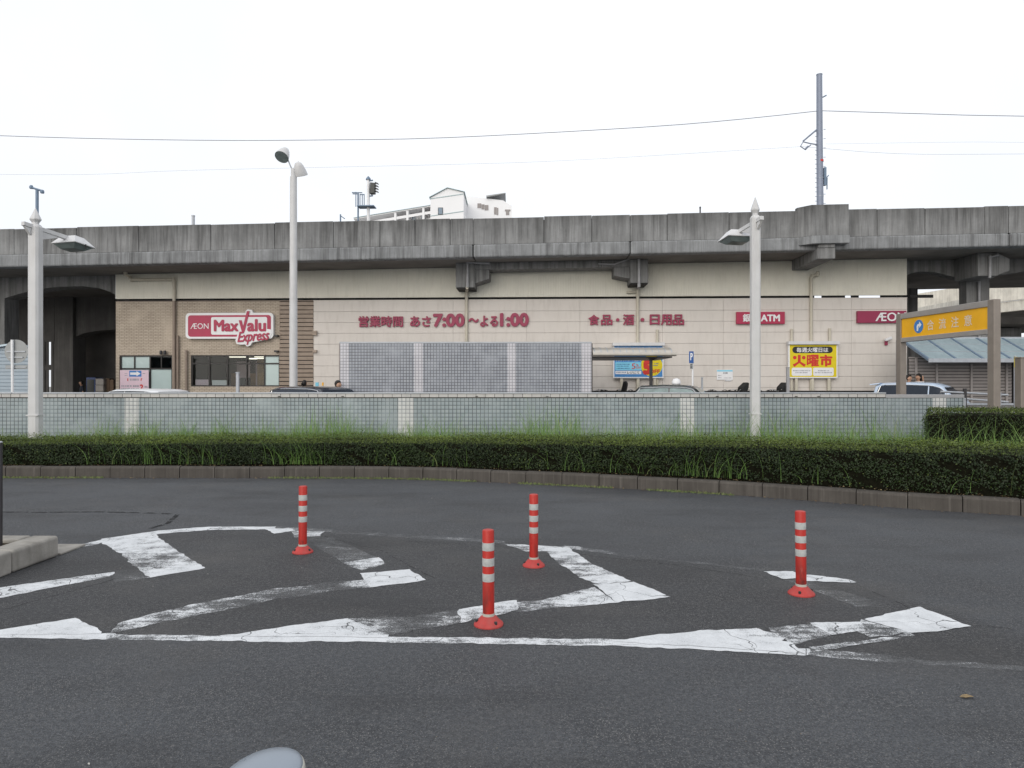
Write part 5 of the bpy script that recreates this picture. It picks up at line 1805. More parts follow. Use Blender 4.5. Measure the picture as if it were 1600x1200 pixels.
a, b = w(1238.5, 572.5)
c, d = w(1259, 554.5)
m_ = (a + c) / 2
s_ = (c - a)
mb.prism([(m_ - 0.055, d), (m_ - 0.055, b + s_ * .36), (a, b + 0.07), (a + 0.06, b - 0.02), (m_, b + s_ * 0.26), (c - 0.06, b - 0.02), (c, b + 0.07), (m_ + 0.055, b + s_ * .36), (m_ + 0.055, d)], -0.008, -0.0045, 'y')
mb.prism(disc(a + 0.078, b + s_ * 0.68, 0.070), -0.008, -0.0045, 'y')
mb.prism(disc(c - 0.078, b + s_ * 0.68, 0.070), -0.008, -0.0045, 'y')
let(mb, '曜', 1260.5, 554, 1279.5, 572.8, -0.0075, 0, 0.03, 0, w)
let(mb, '市', 1281, 554, 1300.5, 572.8, -0.0075, 0, 0.05, 0, w)
mb.build('letters', M['poster_red'], t)
for x0, x1 in ((1237, 1268.5), (1270.5, 1302.5)):
    MB().prism(pr_(w, x0, 574.5, x1, 587.3, 0.06), -0.008, -0.0045, 'y').build('white_label', M['sign_white'], t)
mb = MB()
for x0, y0, x1 in ((1239, 578.5, 1266), (1243, 581.5, 1262), (1278, 578.5, 1296), (1273, 581.5, 1300)):
    x = x0
    while x < x1:
        a, b = w(x, y0 + 1.5)
        c, d = w(min(x + random.uniform(1.0, 1.9), x1), y0)
        mb.box(a, c, -0.010, -0.0085, b, d)
        x += 2.3
mb.build('fine_print', M['fineprint'], t)

# blue poster board behind the canopy -----------------------------------
t, w = board(958, 540.5, 1037, 591, 'poster_blue', 'blue poster board with a yellow circle and red numeral behind the canopy', 'poster_board')
yc = MB()
a, b = w(1018, 571)
yc.prism(disc(a, b, 0.42, 32), -0.008, -0.0045, 'y')
yc.build('yellow_circle', M['sign_yellow'], t)
mb = MB()
let(mb, 'クレジットカード払いで', 962, 561, 1002, 564.6, -0.008, 0, 0.03, 0, w)
mb.build('heading', M['sign_white'], t)
MB().prism(pr_(w, 961.5, 566, 1002, 578.3, 0.02), -0.008, -0.0045, 'y').build('cyan_label', M['poster_cyan'], t)
MB().prism(pr_(w, 961.5, 579.4, 1002, 584.6, 0.02), -0.008, -0.0045, 'y').build('white_label', M['sign_white'], t)
mb = MB()
let(mb, 'レジにて', 980, 580.2, 999, 584, -0.010, 0, 0.02, 0, w)
mb.build('letters', M['sign_black'], t)
mb = MB()
let(mb, '5', 987, 567.8, 993, 576.5, -0.010, 0, 0.01, 0, w)
let(mb, '%', 993.8, 568.5, 998, 572.4, -0.010, 0, 0.01, 0, w)
let(mb, 'OFF', 993.8, 573, 1001, 576.3, -0.010, 0, 0.01, 0, w)
let(mb, '5', 1004, 563, 1018.5, 585.8, -0.012, 0, 0.07, 0, w)
let(mb, 'OFF', 1014.5, 577, 1031, 583.3, -0.012, 0, 0.04, 0, w)
mb.build('numerals', M['poster_red'], t)
mb = MB()
for x0, y0, x1 in ((963.5, 568.5, 984), (963.5, 571.5, 982), (963.5, 575, 984), (963, 581, 978), (1022, 567.5, 1029), (1021, 570.5, 1028)):
    x = x0
    while x < x1:
        a, b = w(x, y0 + 1.2)
        c, d = w(min(x + random.uniform(1.0, 1.9), x1), y0)
        mb.box(a, c, -0.0105, -0.009, b, d)
        x += 2.2
mb.build('fine_print', M['sign_blue'], t)

# notice with the blue arrow in the left shop window ---------------------
t, o = sign_root('arrow_notice', 'pale pink notice with a blue arrow in the left shop window', 'notice', 209, 613, -0.03)
def w(px, py):
    return FB(o, px, py, -0.03)
a, b = w(187.5, 616)
c, d = w(232, 578.3)
MB().box(a, c, 0, 0.03, b, d).build('board', M['pink'], t)
a, b = w(202, 588.5)
c, d = w(221, 579.2)
MB().box(a, c, -0.004, 0, b, d).build('arrow_panel', M['arrow_blue'], t)
m_ = (b + d) / 2
MB().prism([(a + 0.04, m_ - 0.05), (c - 0.20, m_ - 0.05), (c - 0.20, m_ - 0.10), (c - 0.03, m_), (c - 0.20, m_ + 0.10), (c - 0.20, m_ + 0.05), (a + 0.04, m_ + 0.05)], -0.007, -0.0045, 'y').build('arrow', M['sign_white'], t)
mb = MB()
let(mb, '2', 218.5, 600.5, 224, 609, -0.002, 0, 0.05, 0, w)
let(mb, '1', 199, 591, 200.5, 595.5, -0.002, 0, 0.03, 0, w)
let(mb, '?', 219.5, 591, 222.5, 595, -0.002, 0, 0.02, 0, w)
mb.build('numerals', M['poster_red'], t)
mb = MB()
for x0, y0, x1, h in ((203, 591.5, 217, 3.2), (190, 602, 206, 2.2), (190, 606, 203, 2.2), (208, 602, 217, 2.4), (205, 606.5, 217, 2.8), (226, 603, 231, 2.6), (195, 583, 200, 1.2), (223, 583, 228, 1.2), (195, 586, 200, 1.2)):
    x = x0
    while x < x1:
        a, b = w(x, y0 + h)
        c, d = w(min(x + random.uniform(1.0, 2.2), x1), y0)
        mb.box(a, c, -0.003, -0.001, b, d)
        x += 2.6
mb.build('fine_print', M['fineprint'], t)

# little white notice on the siding ---------------------------------------
t, o = sign_root('wall_notice', 'small white notice with a pale blue heading on the beige wall', 'notice', 1132, 594, -0.05)
def w(px, py):
    return FB(o, px, py, -0.05)
a, b = w(1120, 593.5)
c, d = w(1145, 577.8)
MB().box(a, c, 0, 0.025, b, d).build('board', M['sign_white'], t)
a, b = w(1120.4, 580.5)
c, d = w(1144.6, 578.2)
MB().box(a, c, -0.003, 0, b, d).build('heading', M['poster_cyan'], t)
a, b = w(1133, 595.5)
c, d = w(1142.5, 593.7)
MB().box(a, c, 0, 0.02, b, d).build('tab', M['sign_white'], t)
mb = MB()
for x0, y0, x1, h in ((1130, 581.5, 1137, 2.6), (1122, 586, 1127, 1.2), (1122, 589.5, 1128, 1.2), (1131, 590, 1143, 1.0), (1133, 594, 1142, 1.0)):
    x = x0
    while x < x1:
        a, b = w(x, y0 + h)
        c, d = w(min(x + random.uniform(0.8, 1.8), x1), y0)
        mb.box(a, c, -0.002, 0.0, b, d)
        x += 2.0
mb.build('fine_print', M['fineprint'], t)

# security camera on the wall
u_, z_ = F(1384, 533, -0.02)
t = thing('security_camera', 'small white security camera on the wall left of the orange road sign', 'camera', RF @ Vector((u_, -0.02, z_)), FA)
MB().box(-0.05, 0.05, -0.06, 0, -0.16, 0.03).build('bracket', M['sign_red'], t)
b = MB()
b.T = Matrix.Translation((0.02, -0.16, 0.08)) @ Matrix.Rotation(R(25), 4, 'Z') @ Matrix.Rotation(R(-18), 4, 'Y')
b.box(-0.16, 0.16, -0.05, 0.05, -0.045, 0.045)
b.build('housing', M['sign_white'], t, bevel=0.012)
b = MB()
b.tube([(0, -0.02, -0.02), (0, -0.12, 0.05)], 0.02, 8)
b.build('arm', M['galv'], t)

# ------------------------------------------------------------------ street furniture on the forecourt
YQ = 22.0
x = XA(1081.5, YQ)
t = thing('parking_sign', 'narrow blue parking sign on a white post in front of the beige wall', 'road sign', (x, YQ, ZG))
MB().tube([(0.02, 0.02, 0), (0.02, 0.02, ZA(549, YQ) - ZG)], 0.028, 12).build('post', M['sign_white'], t, smooth=True)
a, b = XA(1076.5, YQ) - x, XA(1083.5, YQ) - x
pz0, pz1 = ZA(567.5, YQ) - ZG, ZA(549, YQ) - ZG
MB().box(a, b, -0.03, -0.012, pz0, pz1).build('panel', M['sign_blue'], t, bevel=0.004)
mb = MB()
lettering(mb, 'P', a + 0.035, b - 0.03, pz0 + 0.09, pz1 - 0.05, -0.0315, 0, 0.02)
mb.build('letter', M['sign_white'], t)
MB().box(a + 0.03, b - 0.03, -0.028, -0.012, pz0 - 0.18, pz0 - 0.02).build('sub_panel', M['sign_back'], t)
mb = MB()
for k in range(3):
    mb.box(a + 0.04, b - 0.04, -0.0295, -0.0285, pz0 - 0.06 - 0.045 * k, pz0 - 0.04 - 0.045 * k)
mb.build('fine_print', M['sign_black'], t)

def grey_bollard(px, ytop, Y, wpx, label, mat='galv'):
    x = XA(px, Y)
    w_ = wpx * Y / FPX / 2
    h = ZA(ytop, Y) - ZG
    t = thing('square_bollard', label, 'bollard', (x, Y, ZG))
    MB().box(-w_, w_, -w_, w_, 0, h).build('post', M[mat], t, bevel=0.01)
    MB().box(-w_ - .008, w_ + .008, -w_ - .008, w_ + .008, h + 0.001, h + 0.03).build('cap', M[mat], t, bevel=0.006)
grey_bollard(1097, 591, 22.6, 2.6, 'slim grey square post beside the taxi')
grey_bollard(371.5, 583, 21.0, 4.5, 'grey square post in front of the dark shop window')
grey_bollard(1231, 575, 24.5, 4.2, 'grey cabinet post at the left of the yellow poster board', 'pipe_grey')

# amber road sign on two posts ---------------------------------------------
pr0, pl0 = Vector((10.27, 15.0, 0)), Vector((9.95, 18.0, 0))
d = (pr0 - pl0)
Ls = d.length
ang = math.atan2(d.y, d.x)
t = thing('road_sign', 'amber overhead road sign with white characters on two bronze posts', 'road sign', (pl0.x, pl0.y, 0.1), ang)
zt_, zb_ = 3.42 - 0.1, 2.76 - 0.1
MB().box(-0.09, 0.09, -0.08, 0.08, 0, zt_ + 0.05).build('post', M['steel_brown'], t, bevel=0.008)
MB().box(Ls - 0.09, Ls + 0.09, -0.08, 0.08, 0, zt_ + 0.05).build('post', M['steel_brown'], t, bevel=0.008)
MB().box(0.091, Ls - 0.091, -0.075, 0.075, zt_ - 0.09, zt_ + 0.045).build('frame', M['steel_grey'], t, bevel=0.006)
MB().box(0.091, Ls - 0.091, -0.075, 0.075, zb_ - 0.02, zb_ + 0.09).build('frame', M['steel_grey'], t, bevel=0.006)
MB().box(0.091, Ls - 0.091, -0.045, 0.045, zb_ + 0.091, zt_ - 0.091).build('panel', M['sign_orange'], t)
zc_ = (zt_ + zb_) / 2
MB().prism(disc(0.72, zc_, 0.165, 32), -0.050, -0.0455, 'y').build('blue_disc', M['arrow_blue'], t)
MB().prism([(0.66, zc_ - 0.11), (0.66, zc_ + 0.01), (0.69, zc_ + 0.055), (0.75, zc_ + 0.065), (0.75, zc_ + 0.115), (0.83, zc_ + 0.035), (0.75, zc_ - 0.04), (0.75, zc_ + 0.01), (0.72, zc_ + 0.005), (0.71, zc_ - 0.11)], -0.054, -0.0505, 'y').build('arrow', M['sign_white'], t)
mb = MB()
for k, ch in enumerate('合流注意'):
    x0 = 1.02 + k * 0.40
    lettering(mb, ch, x0, x0 + 0.235, zc_ - 0.125, zc_ + 0.125, -0.047, 0, 0.012)
mb.build('letters', M['faded_white'], t)

# bronze post at the right picture edge
x = XA(1598, 15.5)
t = thing('steel_post', 'bronze square steel post at the right edge beyond the hedge block', 'post', (x, 15.5, 0.1))
MB().box(-0.11, 0.2, -0.1, 0.1, 0, ZA(560, 15.5) - 0.1).build('post_body', M['steel_brown'], t, bevel=0.008)
MB().box(-0.12, 0.21, -0.11, 0.11, ZA(560, 15.5) - 0.099, ZA(558, 15.5) - 0.1).build('cap', M['steel_brown'], t)
x = XA(1586, 18.6)
t = thing('sign_post', 'slim pale post with small yellow and white plates beside the slatted wall', 'sign post', (x, 18.6, ZG))
MB().tube([(0, 0, 0), (0, 0, ZA(556, 18.6) - ZG)], 0.03, 10).build('post', M['galv'], t)
MB().box(-0.05, 0.06, -0.05, -0.035, ZA(574, 18.6) - ZG, ZA(558, 18.6) - ZG).build('yellow_plate', M['sign_yellow'], t)
for py in (580, 621):
    b = MB()
    for k in range(2):
        b.box(-0.04, 0.05, -0.05, -0.035, ZA(py + 6, 18.6) - ZG + k * 0.07 - .02, ZA(py + 6, 18.6) - ZG + k * 0.07 + 0.03)
    b.build('white_plate', M['sign_white'], t)

# round sign seen from behind at the left -----------------------------------
YR = 18.3
x = XA(21.5, YR)
t = thing('road_sign', 'round road sign seen from behind on a white post at the left', 'road sign', (x, YR, ZG))
MB().tube([(0, -0.03, 0), (-0.02, -0.03, ZA(531, YR) - ZG)], 0.034, 12).build('post', M['sign_white'], t, smooth=True)
xr, zr = XA(25, YR) - x, ZA(549, YR) - ZG
MB().prism(disc(xr, zr, 0.305, 36), 0.01, 0.018, 'y').build('disc', M['sign_back'], t)
MB().box(xr - 0.28, xr + 0.29, 0.01, 0.018, zr - 0.46, zr - 0.36).build('sub_plate', M['sign_back'], t)
b = MB()
b.box(xr - 0.24, xr + 0.24, -0.015, 0.009, zr - 0.02, zr + 0.01)
b.box(xr - 0.18, xr + 0.18, -0.015, 0.009, zr - 0.17, zr - 0.14)
b.box(xr - 0.24, xr + 0.26, -0.015, 0.009, zr - 0.425, zr - 0.405)
b.build('clamp_rail', M['galv'], t)

# corrugated shed at the far left ------------------------------------------
YS = 23.0
x0, x1 = -19.5, XA(46, YS)
t = thing('shed', 'low blue grey corrugated shed behind the round sign at the left', 'shed', (x0, YS, ZG))
wd = x1 - x0
zt0 = ZA(541, YS) - ZG
xb = XA(9, YS) - x0
b = MB()
ring = [(0.0, 0.0)]
nz = int(zt0 / 0.115)
prof_ = []
for k in range(nz):
    prof_ += [(0.0, k * zt0 / nz), (0.0, (k + 0.7) * zt0 / nz), (0.018, (k + 0.75) * zt0 / nz)]
prof_.append((0.0, zt0))
vv = []
for y, z in prof_:
    lim = wd
    vv += [(0, y, z), (lim, y, z)]
b.add(vv, [(2 * i, 2 * i + 1, 2 * i + 3, 2 * i + 2) for i in range(len(prof_) - 1)])
b.hexa([(wd - 0.02, 0.02, 0), (wd, 0.02, 0), (wd - 1.75, 2.4, 0), (wd - 1.77, 2.4, 0)], [(wd - 0.02, 0.02, zt0), (wd, 0.02, zt0), (wd - 1.75, 2.4, zt0), (wd - 1.77, 2.4, zt0)])
b.box(0, wd - 1.8, 2.3, 2.4, 0, zt0)
b.build('corrugated_wall', M['shed'], t)
b = MB()
b.hexa([(-0.2, -0.12, zt0 - 0.5), (xb + 0.1, -0.12, zt0 + 0.01), (xb + 0.1, -0.12, zt0 + 0.07), (-0.2, -0.12, zt0 - 0.44)], [(-0.2, 2.5, zt0 - 0.5), (xb - 1.2, 2.5, zt0 + 0.01), (xb - 1.2, 2.5, zt0 + 0.07), (-0.2, 2.5, zt0 - 0.44)])
b.hexa([(xb + 0.1, -0.12, zt0 + 0.01), (wd + 0.02, -0.12, zt0 - 0.02), (wd + 0.02, -0.12, zt0 + 0.02), (xb + 0.1, -0.12, zt0 + 0.07)], [(xb - 1.2, 2.5, zt0 + 0.01), (wd - 1.74, 2.5, zt0 - 0.02), (wd - 1.74, 2.5, zt0 + 0.02), (xb - 1.2, 2.5, zt0 + 0.07)])
b.build('roof', M['shed_roof'], t)

# things in the dim underpass at the left ------------------------------------
def under(px, py, v):
    u_, z_ = F(px, py, v)
    p = RF @ Vector((u_, v, 0))
    return Vector((p.x, p.y, ZP))
t = thing('vending_machine', 'dark blue machine standing in the dim underpass', 'machine', under(148, 600, 4.5), FA)
MB().box(-0.22, 0.22, -0.3, 0.3, 0, 1.55).build('cabinet', M['machine_blue'], t, bevel=0.02)
MB().box(-0.17, 0.17, -0.315, -0.301, 0.8, 1.45).build('front_panel', M['lens'], t)
MB().box(-0.17, 0.17, -0.312, -0.301, 0.2, 0.4).build('hatch', M['galv'], t)
def crates(px, mat, label, n, w_):
    for k in range(n):
        t = thing('crate', label[k], 'crate', under(px, 600, 4.4) + Vector((0, 0, 0.3 * k)), FA + random.uniform(-.05, .05), 'crates stacked in the underpass')
        b = MB()
        b.box(-w_, w_, -0.22, 0.22, 0.0, 0.03)
        for s in (-1, 1):
            b.box(-w_, w_, s * 0.22 - 0.012, s * 0.22 + 0.012, 0.03, 0.28)
            b.box(s * w_ - 0.012, s * w_ + 0.012, -0.2, 0.2, 0.03, 0.28)
        b.build('box', M[mat], t)
        b = MB()
        b.box(-w_ - .015, w_ + .015, -0.24, 0.24, 0.26, 0.285)
        b.build('rim', M[mat], t)
crates(160, 'crate_grey', ['lowest grey crate of the stack right of the blue machine', 'second grey crate from the ground in the underpass stack', 'third grey crate from the ground in the underpass stack', 'fourth grey crate from the ground in the underpass stack', 'topmost grey crate of the stack right of the blue machine'], 5, 0.18)
for k, px in enumerate((171, 178)):
    t = thing('carton', ['brown carton beside the grey crates in the underpass', 'brown carton nearest the brick wall in the underpass'][k], 'carton', under(px, 600, 4.6), FA)
    MB().box(-0.1, 0.1, -0.2, 0.2, 0, 1.5 - 0.06 * k).build('box', M['box_brown'], t, bevel=0.01)
    MB().box(-0.03, 0.03, -0.202, 0.202, 1.5 - 0.06 * k + .001, 1.502 - 0.06 * k + .001).build('tape', M['pipe_cream'], t)

# ------------------------------------------------------------------ right side: glazed canopy, slatted wall, rails, far viaducts
t = thing('bicycle_canopy', 'sloping frosted panel canopy at the right behind the amber sign', 'canopy', (0, 0, 0))
ya, yb2 = 23.6, 25.4
x0 = XA(1452, ya)
x0b = XA(1440, yb2)
za, zb2 = ZA(562.5, ya), ZA(529, yb2)
nx = 8
xe = x0 + 7.4
w_ = (xe - x0) / nx
for k in range(nx):
    a0, a1 = x0 + k * w_ + 0.03, x0 + (k + 1) * w_ - 0.03
    b = MB()
    b.hexa([(a0, ya, za), (a1, ya, za), (a1 , yb2, zb2), (a0, yb2, zb2)], [(a0, ya, za + 0.012), (a1, ya, za + 0.012), (a1, yb2, zb2 + 0.012), (a0, yb2, zb2 + 0.012)])
    b.build('roof_panel', M['canopy_panel'], t)
b = MB()
for k in range(nx + 1):
    a0 = x0 + k * w_
    b.hexa([(a0 - 0.04, ya - .02, za - 0.05), (a0 + 0.04, ya - .02, za - 0.05), (a0 + 0.04, yb2, zb2 - 0.05), (a0 - 0.04, yb2, zb2 - 0.05)], [(a0 - 0.04, ya - .02, za + 0.03), (a0 + 0.04, ya - .02, za + 0.03), (a0 + 0.04, yb2, zb2 + 0.03), (a0 - 0.04, yb2, zb2 + 0.03)])
b.build('rafter', M['blue_steel'], t)
b = MB()
b.box(x0 - 0.05, xe, ya - 0.06, ya - 0.025, za - 0.08, za + 0.05)
b.box(x0 - 0.05, xe, yb2, yb2 + 0.06, zb2 - 0.04, zb2 + 0.06)
for f in (0.36, 0.7):
    y_, z_ = ya + (yb2 - ya) * f, za + (zb2 - za) * f
    b.box(x0, xe, y_ - 0.012, y_ + 0.012, z_ + 0.013, z_ + 0.024)
b.build('purlin', M['galv'], t)
b = MB()
for k in range(0, nx + 1, 2):
    a0 = x0 + k * w_
    b.box(a0 - 0.05, a0 + 0.05, yb2 + 0.061, yb2 + 0.16, ZP, zb2 - 0.05)
b.build('post', M['blue_steel'], t)

YW = 24.6
xa_, xb_ = XA(1421, YW), XA(1580, YW)
ztw = ZA(560, YW) - ZG
t = thing('slatted_wall', 'grey horizontally slatted wall under the frosted canopy', 'wall', (0, YW, ZG))
b = MB()
n = 20
for k in range(n):
    z0 = 0.28 + (ztw - 0.28) * k / n
    z1 = 0.28 + (ztw - 0.28) * (k + 1) / n - 0.022
    b.hexa([(xa_, -0.01, z0), (xb_, -0.01, z0), (xb_, 0.03, z0), (xa_, 0.03, z0)], [(xa_, -0.035, z1), (xb_, -0.035, z1), (xb_, 0.03, z1), (xa_, 0.03, z1)])
b.build('slats', M['slat_grey'], t)
MB().box(xa_, xb_, 0.035, 0.06, 0.28, ztw).build('backing', M['dark_frame'], t)
for px in (1430, 1462, 1516, 1571):
    xx = XA(px, YW)
    MB().box(xx - 0.035, xx + 0.035, -0.09, -0.037, 0, ztw).build('post', M['slat_grey'], t, bevel=0.006)
MB().box(xa_, xb_, -0.03, 0.07, ztw + .002, ztw + 0.05).build('top_rail', M['slat_grey'], t)
xx = XA(1584, YW)
MB().box(xx - 0.05, xx + 0.05, -0.05, 0.05, 0, ztw).build('post', M['dark_metal'], t)

YT = 19.2
t = thing('guard_rail', 'silver double pipe guard rail with a dark post at the right', 'railing', (0, YT, ZG))
for z_, px0, px1 in ((ZA(612, YT), 1470, 1575), (ZA(623, YT), 1504, 1575)):
    MB().tube([(XA(px0, YT), 0, z_ - ZG), (XA(px1, YT), 0, z_ - ZG - 0.09)], 0.028, 10).build('rail', M['galv'], t, smooth=True)
xx = XA(1507.5, YT)
MB().tube([(xx, 0, 0), (xx, 0, ZA(607, YT) - ZG)], 0.05, 12).build('post', M['dark_metal'], t, smooth=True)
xx = XA(1562, YT)
MB().tube([(xx, 0, 0), (xx, 0, ZA(613, YT) - ZG)], 0.035, 12).build('post', M['galv'], t, smooth=True)
t = thing('low_wall', 'low pale concrete wall behind the guard rail at the right', 'wall', (0, 20.6, ZG))
MB().box(XA(1508, 20.6), XA(1583, 20.6), 0, 0.2, 0, ZA(633, 20.6) - ZG).build('wall_body', M['pavement'], t, bevel=0.01)
MB().box(XA(1508, 20.6), XA(1583, 20.6), -0.02, 0.22, ZA(633, 20.6) - ZG + .002, ZA(630, 20.6) - ZG).build('coping', M['galv'], t)

def far_road(name, label, pA, pB, zA, zB, ph, th, mat, piers):
    """an elevated road running away to the right: two ends on its near edge, top and depth of its parapet"""
    A, B = Vector((*pA, 0)), Vector((*pB, 0))
    d = (B - A).normalized()
    n = Vector((d.y, -d.x, 0))
    if n.x < 0:
        n = -n
    t = thing(name, label, 'viaduct', (0, 0, 0))
    def seg(name, o0, o1, dz0, dz1, m):
        b = MB()
        lo = [A + n * o0 + Vector((0, 0, zA + dz0)), B + n * o0 + Vector((0, 0, zB + dz0)), B + n * o1 + Vector((0, 0, zB + dz0)), A + n * o1 + Vector((0, 0, zA + dz0))]
        hi = [p + Vector((0, 0, dz1 - dz0)) for p in lo]
        b.hexa(lo, hi)
        b.build(name, M[m], t)
    seg('parapet', 0, 0.25, -ph, 0, mat)
    seg('deck_edge', 0.12, 0.6, -ph - th, -ph - 0.03, mat)
    seg('deck_slab', 0.601, 7, -ph - th + 0.05, -ph - 0.05, 'soffit')
    for f in piers:
        c = A.lerp(B, f) + n * 2.5
        zz = zA + (zB - zA) * f - ph - th
        MB().box(c.x - 0.7, c.x + 0.7, c.y - 0.7, c.y + 0.7, 0, zz).build('pier', M['concrete'], t, bevel=0.04)
far_road('distant_viaduct', 'elevated road coloured pale as if sunlit, receding behind the right end of the railway viaduct', (36.5, 46), (29, 84), 9.25, 9.55, 1.55, 0.75, 'sunlit_tone_concrete', (0.05, 0.4, 0.75))
far_road('distant_ramp', 'lower brownish elevated ramp under the pale distant road', (25.5, 38), (27.6, 66), 6.55, 6.9, 1.15, 0.5, 'sunlit_tone_concrete', (0.1, 0.45, 0.8))
t = thing('distant_building', 'pale low building wall glimpsed beneath the distant elevated roads', 'building', (44, 70, 0))
MB().box(-14, 12, 0, 10, 0, 5.2).build('wall', M['sunlit_tone_concrete'], t)
MB().box(-14.2, 12.2, -0.2, 10.2, 5.2, 5.5).build('roof', M['soffit'], t)
for k in range(8):
    MB().box(-13 + k * 3, -11 + k * 3, -0.06, 0, 2.6, 4.2).build('window', M['window_blue'], t)

# ------------------------------------------------------------------ apartment blocks beyond the railway
YA = 90.0
t = thing('apartment_building', 'white gabled apartment block with open balconies beyond the viaduct', 'apartment block', (0, YA, 0))
def ax(px, Y=YA):
    return XA(px, Y)
def az(py, Y=YA):
    return ZA(py, Y)
x0, x1 = ax(672.5), ax(724.5)
gz = az(300)
MB().prism([(x0, 0), (x1, 0), (x1, az(300.5)), (ax(699), az(294)), (x0, az(309))], 0, 14, 'y').build('gable_wall', M['apartment'], t)
MB().hexa([(x0 - 0.15, -0.2, az(309) + 0.0), (ax(699), -0.2, az(294) + 0.0), (ax(699), -0.2, az(293.2)), (x0 - 0.15, -0.2, az(308.2))], [(x0 - 0.15, 14, az(309)), (ax(699), 14, az(294)), (ax(699), 14, az(293.2)), (x0 - 0.15, 14, az(308.2))]).build('roof', M['apartment_trim'], t)
MB().hexa([(ax(699), -0.2, az(294)), (x1 + 0.15, -0.2, az(300.5)), (x1 + 0.15, -0.2, az(299.7)), (ax(699), -0.2, az(293.2))], [(ax(699), 14, az(294)), (x1 + 0.15, 14, az(300.5)), (x1 + 0.15, 14, az(299.7)), (ax(699), 14, az(293.2))]).build('roof', M['apartment_trim'], t)
def band(pya, pyb):
    MB().hexa([(x0, -0.04, az(pya + 1.2)), (x1, -0.04, az(pyb + 1.2)), (x1, 0, az(pyb + 1.2)), (x0, 0, az(pya + 1.2))], [(x0, -0.04, az(pya)), (x1, -0.04, az(pyb)), (x1, 0, az(pyb)), (x0, 0, az(pya))]).build('trim_band', M['apartment_trim'], t)
band(310, 302.5)
band(337, 329.5)
f = MB().box(ax(684.5), ax(692), -0.08, 0, az(335.5), az(324.5)).build('window', M['dark_frame'], t)
MB().box(ax(685.3), ax(691.2), -0.1, -0.08, az(334.7), az(325.3)).build('pane', M['window_blue'], f)
# balcony wing running down and away to the left
wl0, wl1 = ax(552, 100), x0
def wz(px, off):
    return az(342 - (px - 552) * (342 - 322) / 120 + off, YA)
b = MB()
b.prism([(ax(552), wz(552, 0)), (x0, wz(672, 0)), (x0, wz(672, -1.6)), (ax(552), wz(552, -1.6))], 0.2, 9, 'y')
b.build('roof_slab', M['apartment'], t)
b = MB()
b.prism([(ax(552), wz(552, -1.65)), (x0, wz(672, -1.65)), (x0, wz(672, -2.4)), (ax(552), wz(552, -2.4))], 0.1, 9.1, 'y')
b.build('roof', M['apartment_trim'], t)
MB().prism([(ax(552), 0), (x0, 0), (x0, wz(672, 0.1)), (ax(552), wz(552, 0.1))], 2.2, 9, 'y').build('wing_wall', M['apartment'], t)
for k, px in enumerate((617, 636, 661)):
    MB().box(ax(px) - 0.14, ax(px) + 0.14, 0.25, 2.2, 0, wz(px, 0.3)).build('balcony_column', M['apartment'], t)
b = MB()
for k in range(4):
    dz_ = 11 + k * 11.5
    b.prism([(ax(560), wz(560, dz_)), (x0, wz(672, dz_)), (x0, wz(672, dz_ - 4.2)), (ax(560), wz(560, dz_ - 4.2))], 0.3, 0.45, 'y')
b.build('balcony_front', M['apartment'], t)
for px in (640, 655, 600):
    MB().box(ax(px), ax(px + 6), 2.12, 2.19, az(345), wz(px, 1.5)).build('window', M['window_blue'], t)

YA2 = 96.0
t = thing('apartment_building', 'very pale flat roofed apartment block with small windows right of the gable', 'apartment block', (0, YA2, 0))
MB().prism([(ax(726, YA2), 0), (ax(800, YA2), 0), (ax(800, YA2), az(322, YA2)), (ax(786, YA2), az(313, YA2)), (ax(726, YA2), az(306, YA2))], 0, 14, 'y').build('wall', M['apartment'], t)
MB().hexa([(ax(760, YA2), -0.5, az(309.5, YA2)), (ax(790, YA2), -0.5, az(303.5, YA2)), (ax(790, YA2), -0.5, az(302.6, YA2)), (ax(760, YA2), -0.5, az(307, YA2))],
          [(ax(760, YA2), 4, az(309.5, YA2)), (ax(790, YA2), 4, az(303.5, YA2)), (ax(790, YA2), 4, az(302.6, YA2)), (ax(760, YA2), 4, az(307, YA2))]).build('roof_slab', M['sign_back'], t)
for a0, a1, b0, b1 in ((746, 752, 318, 325), (752.5, 757, 319.5, 327), (757.5, 763, 320.5, 328.5), (772, 776, 324, 335), (776.5, 778.5, 325, 336), (789, 797.5, 327.5, 330), (790.5, 795.5, 330.5, 336)):
    MB().box(ax(a0, YA2), ax(a1, YA2), -0.08, 0, az(b1, YA2), az(b0, YA2)).build('window', M['slat_grey'], t)

